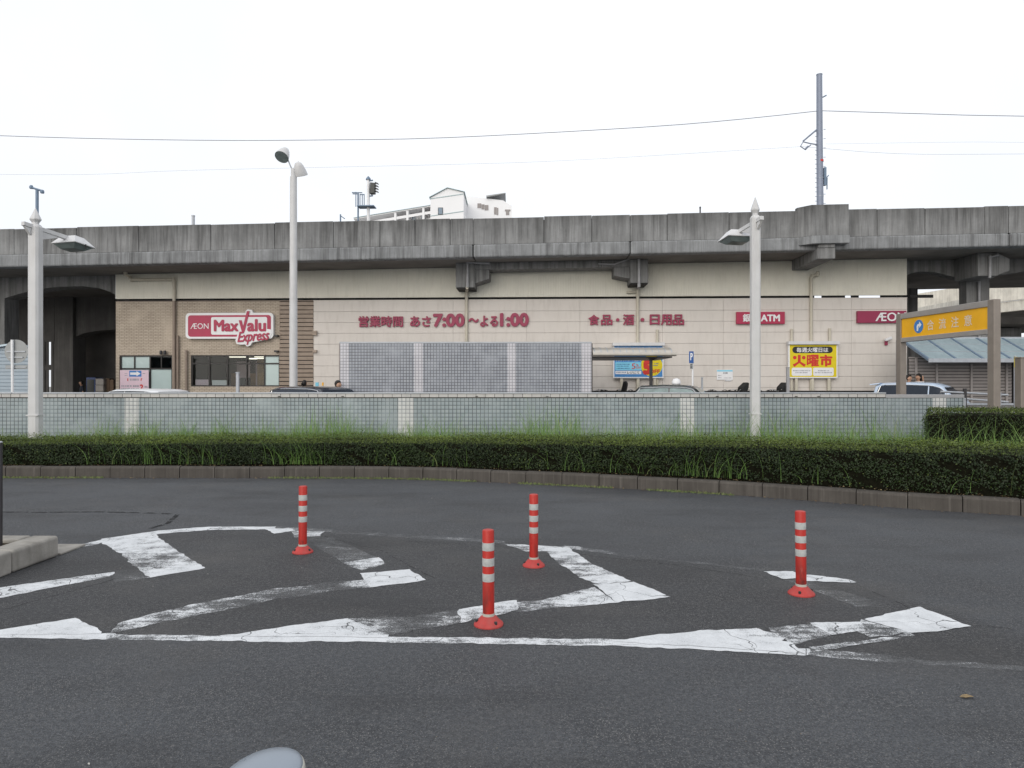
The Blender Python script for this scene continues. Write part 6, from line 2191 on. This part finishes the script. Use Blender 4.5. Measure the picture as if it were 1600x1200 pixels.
# ------------------------------------------------------------------ vehicles
def car(name, label, cat, loc, rz, paint, L, Wd, H, kind, glass='car_glass', extra=None):
    t = thing(name, label, cat, loc, rz, 'vehicles on the forecourt road')
    hw = Wd / 2
    if kind == 'sedan':
        st = [(-0.5, .55, .80), (-0.47, .80, .98), (-0.40, .92, 1.0), (-0.33, .95, 1.02), (-0.235, .96, H - .03), (-0.08, .955, H), (0.04, .95, H - .01), (0.10, .945, H - .05), (0.235, .93, .96), (0.36, .88, .91), (0.46, .76, .79), (0.5, .5, .6)]
        roof = (3, 8)
    elif kind == 'wagon':
        st = [(-0.5, .6, .85), (-0.485, .9, 1.12), (-0.44, 1.0, H - .08), (-0.36, 1.0, H - .01), (-0.18, .99, H), (0.0, .98, H - .01), (0.08, .97, H - .06), (0.235, .95, .98), (0.36, .88, .92), (0.46, .76, .80), (0.5, .5, .62)]
        roof = (1, 7)
    else:   # small van or hatchback
        st = [(-0.5, .6, .9), (-0.49, 1.0, 1.2), (-0.465, 1.02, H - .1), (-0.38, 1.02, H - .015), (-0.15, 1.01, H), (0.08, 1.0, H - .03), (0.17, .99, H - .12), (0.34, .96, 1.0), (0.42, .88, .92), (0.48, .72, .76), (0.5, .5, .6)]
        roof = (1, 7)
    n = len(st)
    rows = []
    for i, (fx, zb_, zt_) in enumerate(st):
        x = fx * L
        e = 1 - 0.10 * max(0, abs(fx) - 0.38) / 0.12
        cabin = (zt_ - zb_) / max(0.3, H - 1.0)
        wr = hw * (0.94 - 0.20 * min(1, max(0, cabin))) * e
        r_ = [(hw * .93 * e, .20), (hw * e, .42), (hw * e, max(.5, zb_ - .12)), (hw * .975 * e, zb_), (wr, zt_ - .035), (wr - .09, zt_), (wr * 0.4, zt_ + .012)]
        rows.append([(x, y, z) for y, z in r_])
    b = MB()
    m_ = len(rows[0])
    V = []
    for r_ in rows:
        V += r_ + [(x, -y, z) for x, y, z in reversed(r_)]
    k2 = 2 * m_
    fs = []
    for i in range(n - 1):
        for j in range(k2 - 1):
            a = i * k2 + j
            fs.append((a, a + 1, a + k2 + 1, a + k2))
        fs.append((i * k2 + k2 - 1, i * k2, (i + 1) * k2, (i + 1) * k2 + k2 - 1))
    fs.append(tuple(range(k2)))
    fs.append(tuple(reversed(range((n - 1) * k2, n * k2))))
    b.add(V, fs)
    b.build('body', M[paint], t, smooth=28)
    # side glass: between belt (index 3) and roof edge (index 4)
    def side(fx, f, s):
        for i in range(n - 1):
            if st[i][0] <= fx <= st[i + 1][0]:
                u = (fx - st[i][0]) / (st[i + 1][0] - st[i][0])
                lo = Vector(rows[i][3]).lerp(Vector(rows[i + 1][3]), u)
                hi = Vector(rows[i][4]).lerp(Vector(rows[i + 1][4]), u)
                p = lo.lerp(hi, f)
                return Vector((p.x, s * (p.y + 0.006), p.z))
    f0, f1 = st[roof[0]][0] + 0.02, st[roof[1]][0] - 0.015
    tops = [f0 + 0.05 if kind == 'sedan' else f0 + 0.03, f1 - 0.105]
    mid = [f0 + (f1 - f0) * 0.34, f0 + (f1 - f0) * 0.66] if kind != 'sedan' else [f0 + (f1 - f0) * .5]
    ed = [f0] + mid + [f1]
    for s in (-1, 1):
        for k in range(len(ed) - 1):
            a, c = ed[k] + 0.006, ed[k + 1] - 0.006
            g = MB()
            N = 8
            vv = []
            for i in range(N + 1):
                fx = a + (c - a) * i / N
                # slanted ends follow the pillars
                hi = 0.90
                if fx < tops[0]:
                    hi = max(0.06, 0.90 * (fx - f0) / (tops[0] - f0))
                if fx > tops[1]:
                    hi = max(0.06, 0.90 * (f1 - fx) / (f1 - tops[1]))
                vv += [side(fx, 0.05, s), side(fx, hi, s)]
            g.add([tuple(p) for p in vv], [(2 * i, 2 * i + 2, 2 * i + 3, 2 * i + 1) for i in range(N)])
            g.build('side_window', M[glass], t)
        # trim line round the glass
        tr = MB()
        tr.tube([side(f0 + (f1 - f0) * i / 8, 0.0, s) for i in range(9)], 0.012, 5)
        tr.tube([side(f0 + (f1 - f0) * i / 14, max(0.03, min(0.93, 0.93 * (f0 + (f1 - f0) * i / 14 - f0) / (tops[0] - f0), 0.93 * (f1 - f0 - (f1 - f0) * i / 14) / (f1 - tops[1]))), s) for i in range(15)], 0.014, 5)
        tr.build('window_trim', M['chrome'], t)
        mr = MB()
        p = side(f1 - 0.03, 0.15, s)
        mr.hexa([(p.x - .02, p.y, p.z - .03), (p.x + .07, p.y, p.z - .03), (p.x + .07, p.y + s * .17, p.z - .03), (p.x - .02, p.y + s * .17, p.z - .03)], [(p.x - .02, p.y, p.z + .08), (p.x + .05, p.y, p.z + .08), (p.x + .05, p.y + s * .17, p.z + .08), (p.x - .02, p.y + s * .17, p.z + .08)])
        mr.build('mirror', M[paint], t, bevel=0.015)
    def screen(i0, i1, name):
        A0, A1 = Vector(rows[i0][4]), Vector(rows[i1][4])
        lo0, hi0 = Vector(rows[i0][5]).lerp(Vector(rows[i1][5]), 0.10), Vector(rows[i0][5]).lerp(Vector(rows[i1][5]), 0.90)
        d = Vector((1 if i1 < i0 else -1, 0, 1)) * 0
        nrm = Vector((-(rows[i1][5][2] - rows[i0][5][2]), 0, rows[i1][5][0] - rows[i0][5][0]))
        if nrm.z < 0:
            nrm = -nrm
        nrm = nrm.normalized() * 0.022
        g = MB()
        g.add([(lo0.x + nrm.x, -lo0.y, lo0.z + nrm.z), (lo0.x + nrm.x, lo0.y, lo0.z + nrm.z), (hi0.x + nrm.x, hi0.y, hi0.z + nrm.z), (hi0.x + nrm.x, -hi0.y, hi0.z + nrm.z)], [(0, 1, 2, 3)])
        g.build(name, M[glass], t)
    screen(roof[1], roof[1] - 1, 'windscreen')
    screen(roof[0] if kind == 'sedan' else 1, roof[0] + 1 if kind == 'sedan' else 2, 'rear_window')
    wheel_r = 0.31
    for fx in (-0.31, 0.31):
        for s in (-1, 1):
            wobj = MB()
            wobj.torus((fx * L, s * (hw - .09), wheel_r), wheel_r - .085, .085, 20, 8)
            wo = wobj.build('wheel', M['rubber'], t, smooth=True)
            rm = MB()
            rm.tube([(fx * L, s * (hw - .14), wheel_r), (fx * L, s * (hw - .03), wheel_r)], wheel_r - .11, 16)
            rm.build('rim', M['rim'], wo, smooth=True)
    for s in (-1, 1):
        MB().box(L * .455, L * .497, s * hw * .6 - .16, s * hw * .6 + .16, .60, .72).build('headlight', M['lamp_clear'], t, bevel=0.02)
        MB().box(-L * .503, -L * .485, s * hw * .72 - .13, s * hw * .72 + .13, .72, .92).build('tail_light', M['lamp_red'], t, bevel=0.02)
    return t

def place_car(px, Y):
    return (XA(px, Y), Y, ZG)
c1 = car('car', 'white station wagon with only its roof showing above the wall at the left', 'car', place_car(258, 21.0), R(-24), 'car_white', 3.9, 1.66, 1.44, 'wagon')
c2 = car('car', 'black station wagon with chrome window trim in front of the louvred bay', 'car', place_car(512, 21.0), R(-34), 'car_black', 4.2, 1.7, 1.51, 'wagon', 'car_glass')
c3 = car('car', 'white hatchback mostly hidden behind the black station wagon', 'car', place_car(540, 23.2), R(-40), 'car_white', 3.4, 1.6, 1.50, 'hatch')
c4 = car('taxi', 'dark taxi with a white roof lamp in front of the poster boards', 'taxi', place_car(1062, 21.0), R(-22), 'car_navy', 4.5, 1.7, 1.56, 'sedan', 'car_glass_pale')
lampb = MB()
lampb.lathe([(0.10, 0.0), (0.13, 0.03), (0.13, 0.10), (0.09, 0.17), (0.02, 0.19)], 16, (-0.1, 0, 1.568))
lampb.build('roof_lamp', M['sign_white'], c4, smooth=True)
c5 = car('car', 'pale silver hatchback with a rear spoiler at the right end of the wall', 'car', place_car(1450, 23.0), R(-44), 'car_silver_white', 3.05, 1.55, 1.645, 'hatch', 'car_glass')
MB().hexa([(-1.60, -0.56, 1.56), (-1.33, -0.56, 1.59), (-1.33, 0.56, 1.59), (-1.60, 0.56, 1.56)], [(-1.62, -0.54, 1.59), (-1.3, -0.54, 1.63), (-1.3, 0.54, 1.63), (-1.62, 0.54, 1.59)]).build('spoiler', M['car_silver_white'], c5)

# parking tickets or flags seen over the dark wagon: two small boards
for px, w2, hpx, lab, m in ((495.5, 5, 3.4, 'small pale blue board showing above the black station wagon', 'poster_cyan'), (504.5, 2.2, 2.6, 'small orange board beside the pale blue one above the wagon', 'sign_orange')):
    Yk = 25.0
    t = thing('notice_board', lab, 'notice', (XA(px, Yk), Yk, ZG), FA)
    a = w2 * Yk / FPX / 1.0
    zt_ = ZA(597.5, Yk) - ZG
    MB().box(-a / 2, a / 2, -0.02, 0.02, zt_ - hpx * 2 * Yk / FPX, zt_).build('board', M[m], t)
    MB().box(-0.02, 0.02, -0.015, 0.015, 0, zt_ - hpx * 2 * Yk / FPX).build('post', M['galv'], t)

# ------------------------------------------------------------------ bicycles parked along the shop
def bicycle(label, px, v, yaw, paint='bike_dark', basket=True, seat=None):
    u_, _ = F(px, 600, v)
    p = RF @ Vector((u_, v, 0))
    t = thing('bicycle', label, 'bicycle', (p.x, p.y, ZP), FA + yaw, 'bicycles parked along the shop wall')
    wr = 0.31
    for x in (-0.53, 0.53):
        w0 = MB()
        w0.torus((x, 0, wr), wr - .02, .02, 24, 6)
        wo = w0.build('wheel', M['rubber'], t, smooth=True)
        sp = MB()
        for k in range(8):
            a = math.pi * k / 8
            sp.tube([(x - math.cos(a) * (wr - .03), 0, wr - math.sin(a) * (wr - .03)), (x + math.cos(a) * (wr - .03), 0, wr + math.sin(a) * (wr - .03))], 0.003, 4)
        sp.build('spokes', M['rim'], wo)
    f = MB()
    hd, bb, st_ = (0.36, 0, 0.80), (-0.06, 0, 0.29), (-0.20, 0, 0.72)
    f.tube([(0.53, 0, wr), (0.42, 0, 0.62), hd, (0.34, 0, 0.93)], 0.017, 8)
    f.tube([(0.39, 0, 0.68), (0.10, 0, 0.36), bb], 0.02, 8)
    f.tube([bb, st_, (-0.23, 0, 0.84)], 0.017, 8)
    f.tube([(-0.53, 0, wr), bb], 0.012, 6)
    f.tube([(-0.53, 0, wr), (-0.19, 0, 0.66)], 0.012, 6)
    f.tube([(-0.53, 0, 0.68), (-0.22, 0, 0.66)], 0.012, 6)
    f.build('frame', M[paint], t, smooth=True)
    h = MB()
    h.tube([(0.16, -0.28, 0.98), (0.30, -0.22, 1.02), (0.345, -0.08, 0.96), (0.345, 0.08, 0.96), (0.30, 0.22, 1.02), (0.16, 0.28, 0.98)], 0.012, 8)
    hb = h.build('handlebar', M['bike_silver'], t, smooth=True)
    g = MB()
    for s in (-1, 1):
        g.tube([(0.20, s * 0.265, 0.995), (0.09, s * 0.295, 0.965)], 0.018, 8)
    g.build('grip', M['rubber'], hb, smooth=True)
    s_ = MB()
    s_.hexa([(-0.36, -0.10, 0.845), (-0.06, -0.03, 0.85), (-0.06, 0.03, 0.85), (-0.36, 0.10, 0.845)], [(-0.37, -0.09, 0.90), (-0.05, -0.025, 0.885), (-0.05, 0.025, 0.885), (-0.37, 0.09, 0.90)])
    s_.build('saddle', M['rubber'], t, bevel=0.02)
    if basket:
        b = MB()
        for k in range(5):
            zz = 0.74 + k * 0.055
            a = 0.11 + k * 0.012
            b.tube([(0.58 - a, -a - .04, zz), (0.58 + a, -a - .04, zz), (0.58 + a, a + .04, zz), (0.58 - a, a + .04, zz), (0.58 - a, -a - .04, zz)], 0.006, 4)
        for sx in (-1, 0, 1):
            for sy in (-1, 0, 1):
                if sx or sy:
                    b.tube([(0.58 + sx * .11, sy * .15, 0.74), (0.58 + sx * .16, sy * .2, 0.965)], 0.006, 4)
        b.box(0.47, 0.69, -0.14, 0.14, 0.735, 0.742)
        b.build('basket', M['bike_dark'], t)
    if seat:
        c = MB()
        zz = 0.74
        prof_ = [(-0.64, zz), (-0.28, zz), (-0.28, zz + 0.10), (-0.50, zz + 0.16), (-0.60, zz + 0.56), (-0.68, zz + 0.60), (-0.74, zz + 0.50)] if seat == 'rear' else \
                [(0.40, zz + .12), (0.62, zz + .12), (0.72, zz + 0.34), (0.74, zz + 0.52), (0.66, zz + 0.55), (0.42, zz + 0.36)]
        c.prism(prof_, -0.15, 0.15, 'y')
        c.build('child_seat', M['rubber'], t, bevel=0.04, seg=3)
    return t
bicycle('bicycle with a rear child seat left of the blue board supports', 950, -1.4, R(160), seat='rear')
bicycle('bicycle handlebars showing between the blue board supports', 975, -1.5, R(75), basket=False)
bicycle('small bicycle at the edge of the tiled stair housing', 930, -1.3, R(100))
bicycle('bicycle with low handlebars left of the child seat bicycle', 1122, -1.3, R(70), basket=False)
bicycle('bicycle with a dark front child seat below the small white notice', 1141, -1.3, R(20), seat='front', basket=False)
bicycle('bicycle just left of the right lamp post', 1161, -1.3, R(78), basket=True)
bicycle('bicycle just right of the right lamp post', 1192, -1.3, R(62), basket=False)
bicycle('bicycle with a big dark child seat near the yellow board', 1205, -1.4, R(30), seat='front', basket=False)
bicycle('bicycle with wide handlebars nearest the yellow board', 1222, -1.3, R(84), basket=False, paint='bike_silver')
for px in (1104, 1110):
    pass
bicycle('bicycle beside the slim grey post and the taxi', 1102, -1.4, R(80), basket=False)

# low rail that the bicycles stand against
t = thing('bicycle_rail', 'low dark rail along the foot of the shop wall', 'railing', RF @ Vector((0, -0.5, ZP)), FA)
a, b = F(926, 600, -0.5)[0], F(1425, 600, -0.5)[0]
MB().box(a, b, -0.03, 0.03, 0.90, 0.97).build('rail', M['dark_frame'], t)
k = a + 0.2
while k < b:
    MB().box(k - 0.03, k + 0.03, -0.028, 0.028, 0, 0.899).build('post', M['dark_frame'], t)
    k += 2.4

# ------------------------------------------------------------------ people
def person(label, loc, rz, h, top, female=False, bend=0.0, arm=None):
    """one continuous skinned figure; hair, shirt and trousers are children"""
    k = h / 1.72
    t = thing('person', label, 'person', loc, rz)
    J = {}
    V, E, Rr = [], [], []
    def j(p, r, parent=None):
        V.append(Vector(p) * k)
        Rr.append(r * k)
        if parent is not None:
            E.append((parent, len(V) - 1))
        return len(V) - 1
    hd = bend
    pel = j((0, 0, 0.92), 0.135)
    wai = j((0, -0.01, 1.06), 0.12, pel)
    che = j((0, 0.0 - hd * .3, 1.26), 0.145, wai)
    nb = j((0, 0.01 - hd * .6, 1.41), 0.075, che)
    nk = j((0, -hd * .8, 1.46), 0.052, nb)
    h1 = j((0, -0.012 - hd, 1.53), 0.075, nk)
    h2_ = j((0, -0.015 - hd, 1.60), 0.092, h1)
    h3 = j((0, -0.005 - hd, 1.665), 0.075, h2_)
    j((0, -0.115 - hd, 1.555), 0.014, h2_)                  # nose
    for s in (-1, 1):
        j((s * 0.098, 0.005 - hd, 1.57), 0.016, h2_)        # ears
        sh = j((s * 0.165, 0.01 - hd * .5, 1.38), 0.062, che)
        if arm and s == arm:
            el = j((s * 0.30, -0.12, 1.28), 0.042, sh)
            wrs = j((s * 0.34, -0.20, 1.50), 0.028, el)
            hn = j((s * 0.345, -0.215, 1.57), 0.030, wrs)
            dirs = (0.0, 0.0, 1.0)
        else:
            el = j((s * 0.23, 0.02, 1.10), 0.042, sh)
            wrs = j((s * 0.245, -0.04, 0.86), 0.028, el)
            hn = j((s * 0.248, -0.05, 0.79), 0.030, wrs)
            dirs = (0.0, -0.1, -1.0)
        for f in range(4):
            off = -0.025 + f * 0.0165
            b0 = j(tuple(V[hn][i] / k + (0, off, 0)[i] + dirs[i] * 0.03 for i in range(3)), 0.0095, hn)
            b1 = j(tuple(V[b0][i] / k + dirs[i] * (0.045 - abs(f - 1.5) * .008) + (-s * 0.008, 0, 0)[i] for i in range(3)), 0.0085, b0)
        th = j(tuple(V[wrs][i] / k + (0, -0.035, 0)[i] + dirs[i] * 0.035 for i in range(3)), 0.010, wrs)
        j(tuple(V[th][i] / k + (0, -0.02, 0)[i] + dirs[i] * 0.03 for i in range(3)), 0.009, th)
        hp = j((s * 0.085, 0, 0.86), 0.095, pel)
        kn_ = j((s * 0.095, -0.015, 0.48), 0.058, hp)
        an = j((s * 0.10, 0.02, 0.09), 0.038, kn_)
        j((s * 0.105, -0.14, 0.035), 0.036, an)
    me = bpy.data.meshes.new('figure')
    me.from_pydata([tuple(v) for v in V], E, [])
    o = bpy.data.objects.new('figure', me)
    COL.objects.link(o)
    md = o.modifiers.new('skin', 'SKIN')
    for i, sv_ in enumerate(me.skin_vertices[0].data):
        sv_.radius = (Rr[i], Rr[i])
    me.skin_vertices[0].data[0].use_root = True
    sb2 = o.modifiers.new('sub', 'SUBSURF')
    sb2.levels = sb2.render_levels = 2
    dg = bpy.context.evaluated_depsgraph_get()
    bm_ = bpy.data.meshes.new_from_object(o.evaluated_get(dg))
    bpy.data.objects.remove(o)
    for p in bm_.polygons:
        p.use_smooth = True
    bm_.materials.clear()
    for m in ('skin', top, 'trousers', 'shoes'):
        bm_.materials.append(M[m])
    for p in bm_.polygons:
        c = p.center / k
        if c.z < 0.075:
            mi = 3
        elif c.z < 0.98 and abs(c.x) < 0.2:
            mi = 2
        elif c.z < 1.43 and (c.z > 1.12 or abs(c.x) < 0.17):
            mi = 1
        else:
            mi = 0
        p.material_index = mi
    bo_ = bpy.data.objects.new('body', bm_)
    COL.objects.link(bo_)
    bo_.parent = t
    # hair: a cap over the crown and the back of the head
    hr = bmesh.new()
    bmesh.ops.create_uvsphere(hr, u_segments=20, v_segments=14, radius=0.108 * k)
    for v in hr.verts:
        v.co.z *= 1.12
        v.co.y *= 1.05
        if v.co.y < -0.03 * k and v.co.z < 0.045 * k:
            v.co.y = -0.03 * k + (v.co.y + 0.03 * k) * 0.15
            v.co.x *= 0.9
        if female and v.co.z < 0 and v.co.y > 0:
            v.co.z *= 1.9
            v.co.y *= 1.1
    hm = bpy.data.meshes.new('hair')
    hr.to_mesh(hm)
    hr.free()
    for p in hm.polygons:
        p.use_smooth = True
    hm.materials.append(M['hair'])
    ho = bpy.data.objects.new('hair', hm)
    COL.objects.link(ho)
    ho.parent = t
    ho.location = (0, (0.012 - hd) * k, 1.615 * k)
    if female:
        pt = MB().tube([(0, (0.10 - hd) * k, 1.60 * k), (0, (0.17 - hd) * k, 1.58 * k), (0, (0.18 - hd) * k, 1.46 * k)], [0.03 * k, 0.038 * k, 0.012 * k], 10)
        pt.build('ponytail', M['hair'], t, smooth=True)
    return t
person('person with short black hair behind the pale hatchback', (XA(1420.5, 24.5), 24.5, ZP), R(20), 1.54, 'shirt_white')
person('person with tied black hair and a white top raising a hand behind the pale hatchback', (XA(1436, 24.45), 24.45, ZP), R(-70), 1.57, 'shirt_white', True, 0.03, arm=1)
person('dark haired person standing behind the black station wagon near the tall pole', (XA(476, 24.8), 24.8, ZP), R(150), 1.35, 'shirt_dark', True)
person('dark haired person at the left corner of the tiled stair housing', (XA(528.5, 22.2), 22.2, ZG), R(60), 1.70, 'shirt_white', False)
person('person in dark clothes standing in the dim underpass', under(128, 600, 4.2), R(-50), 1.40, 'shirt_dark', False, 0.04)
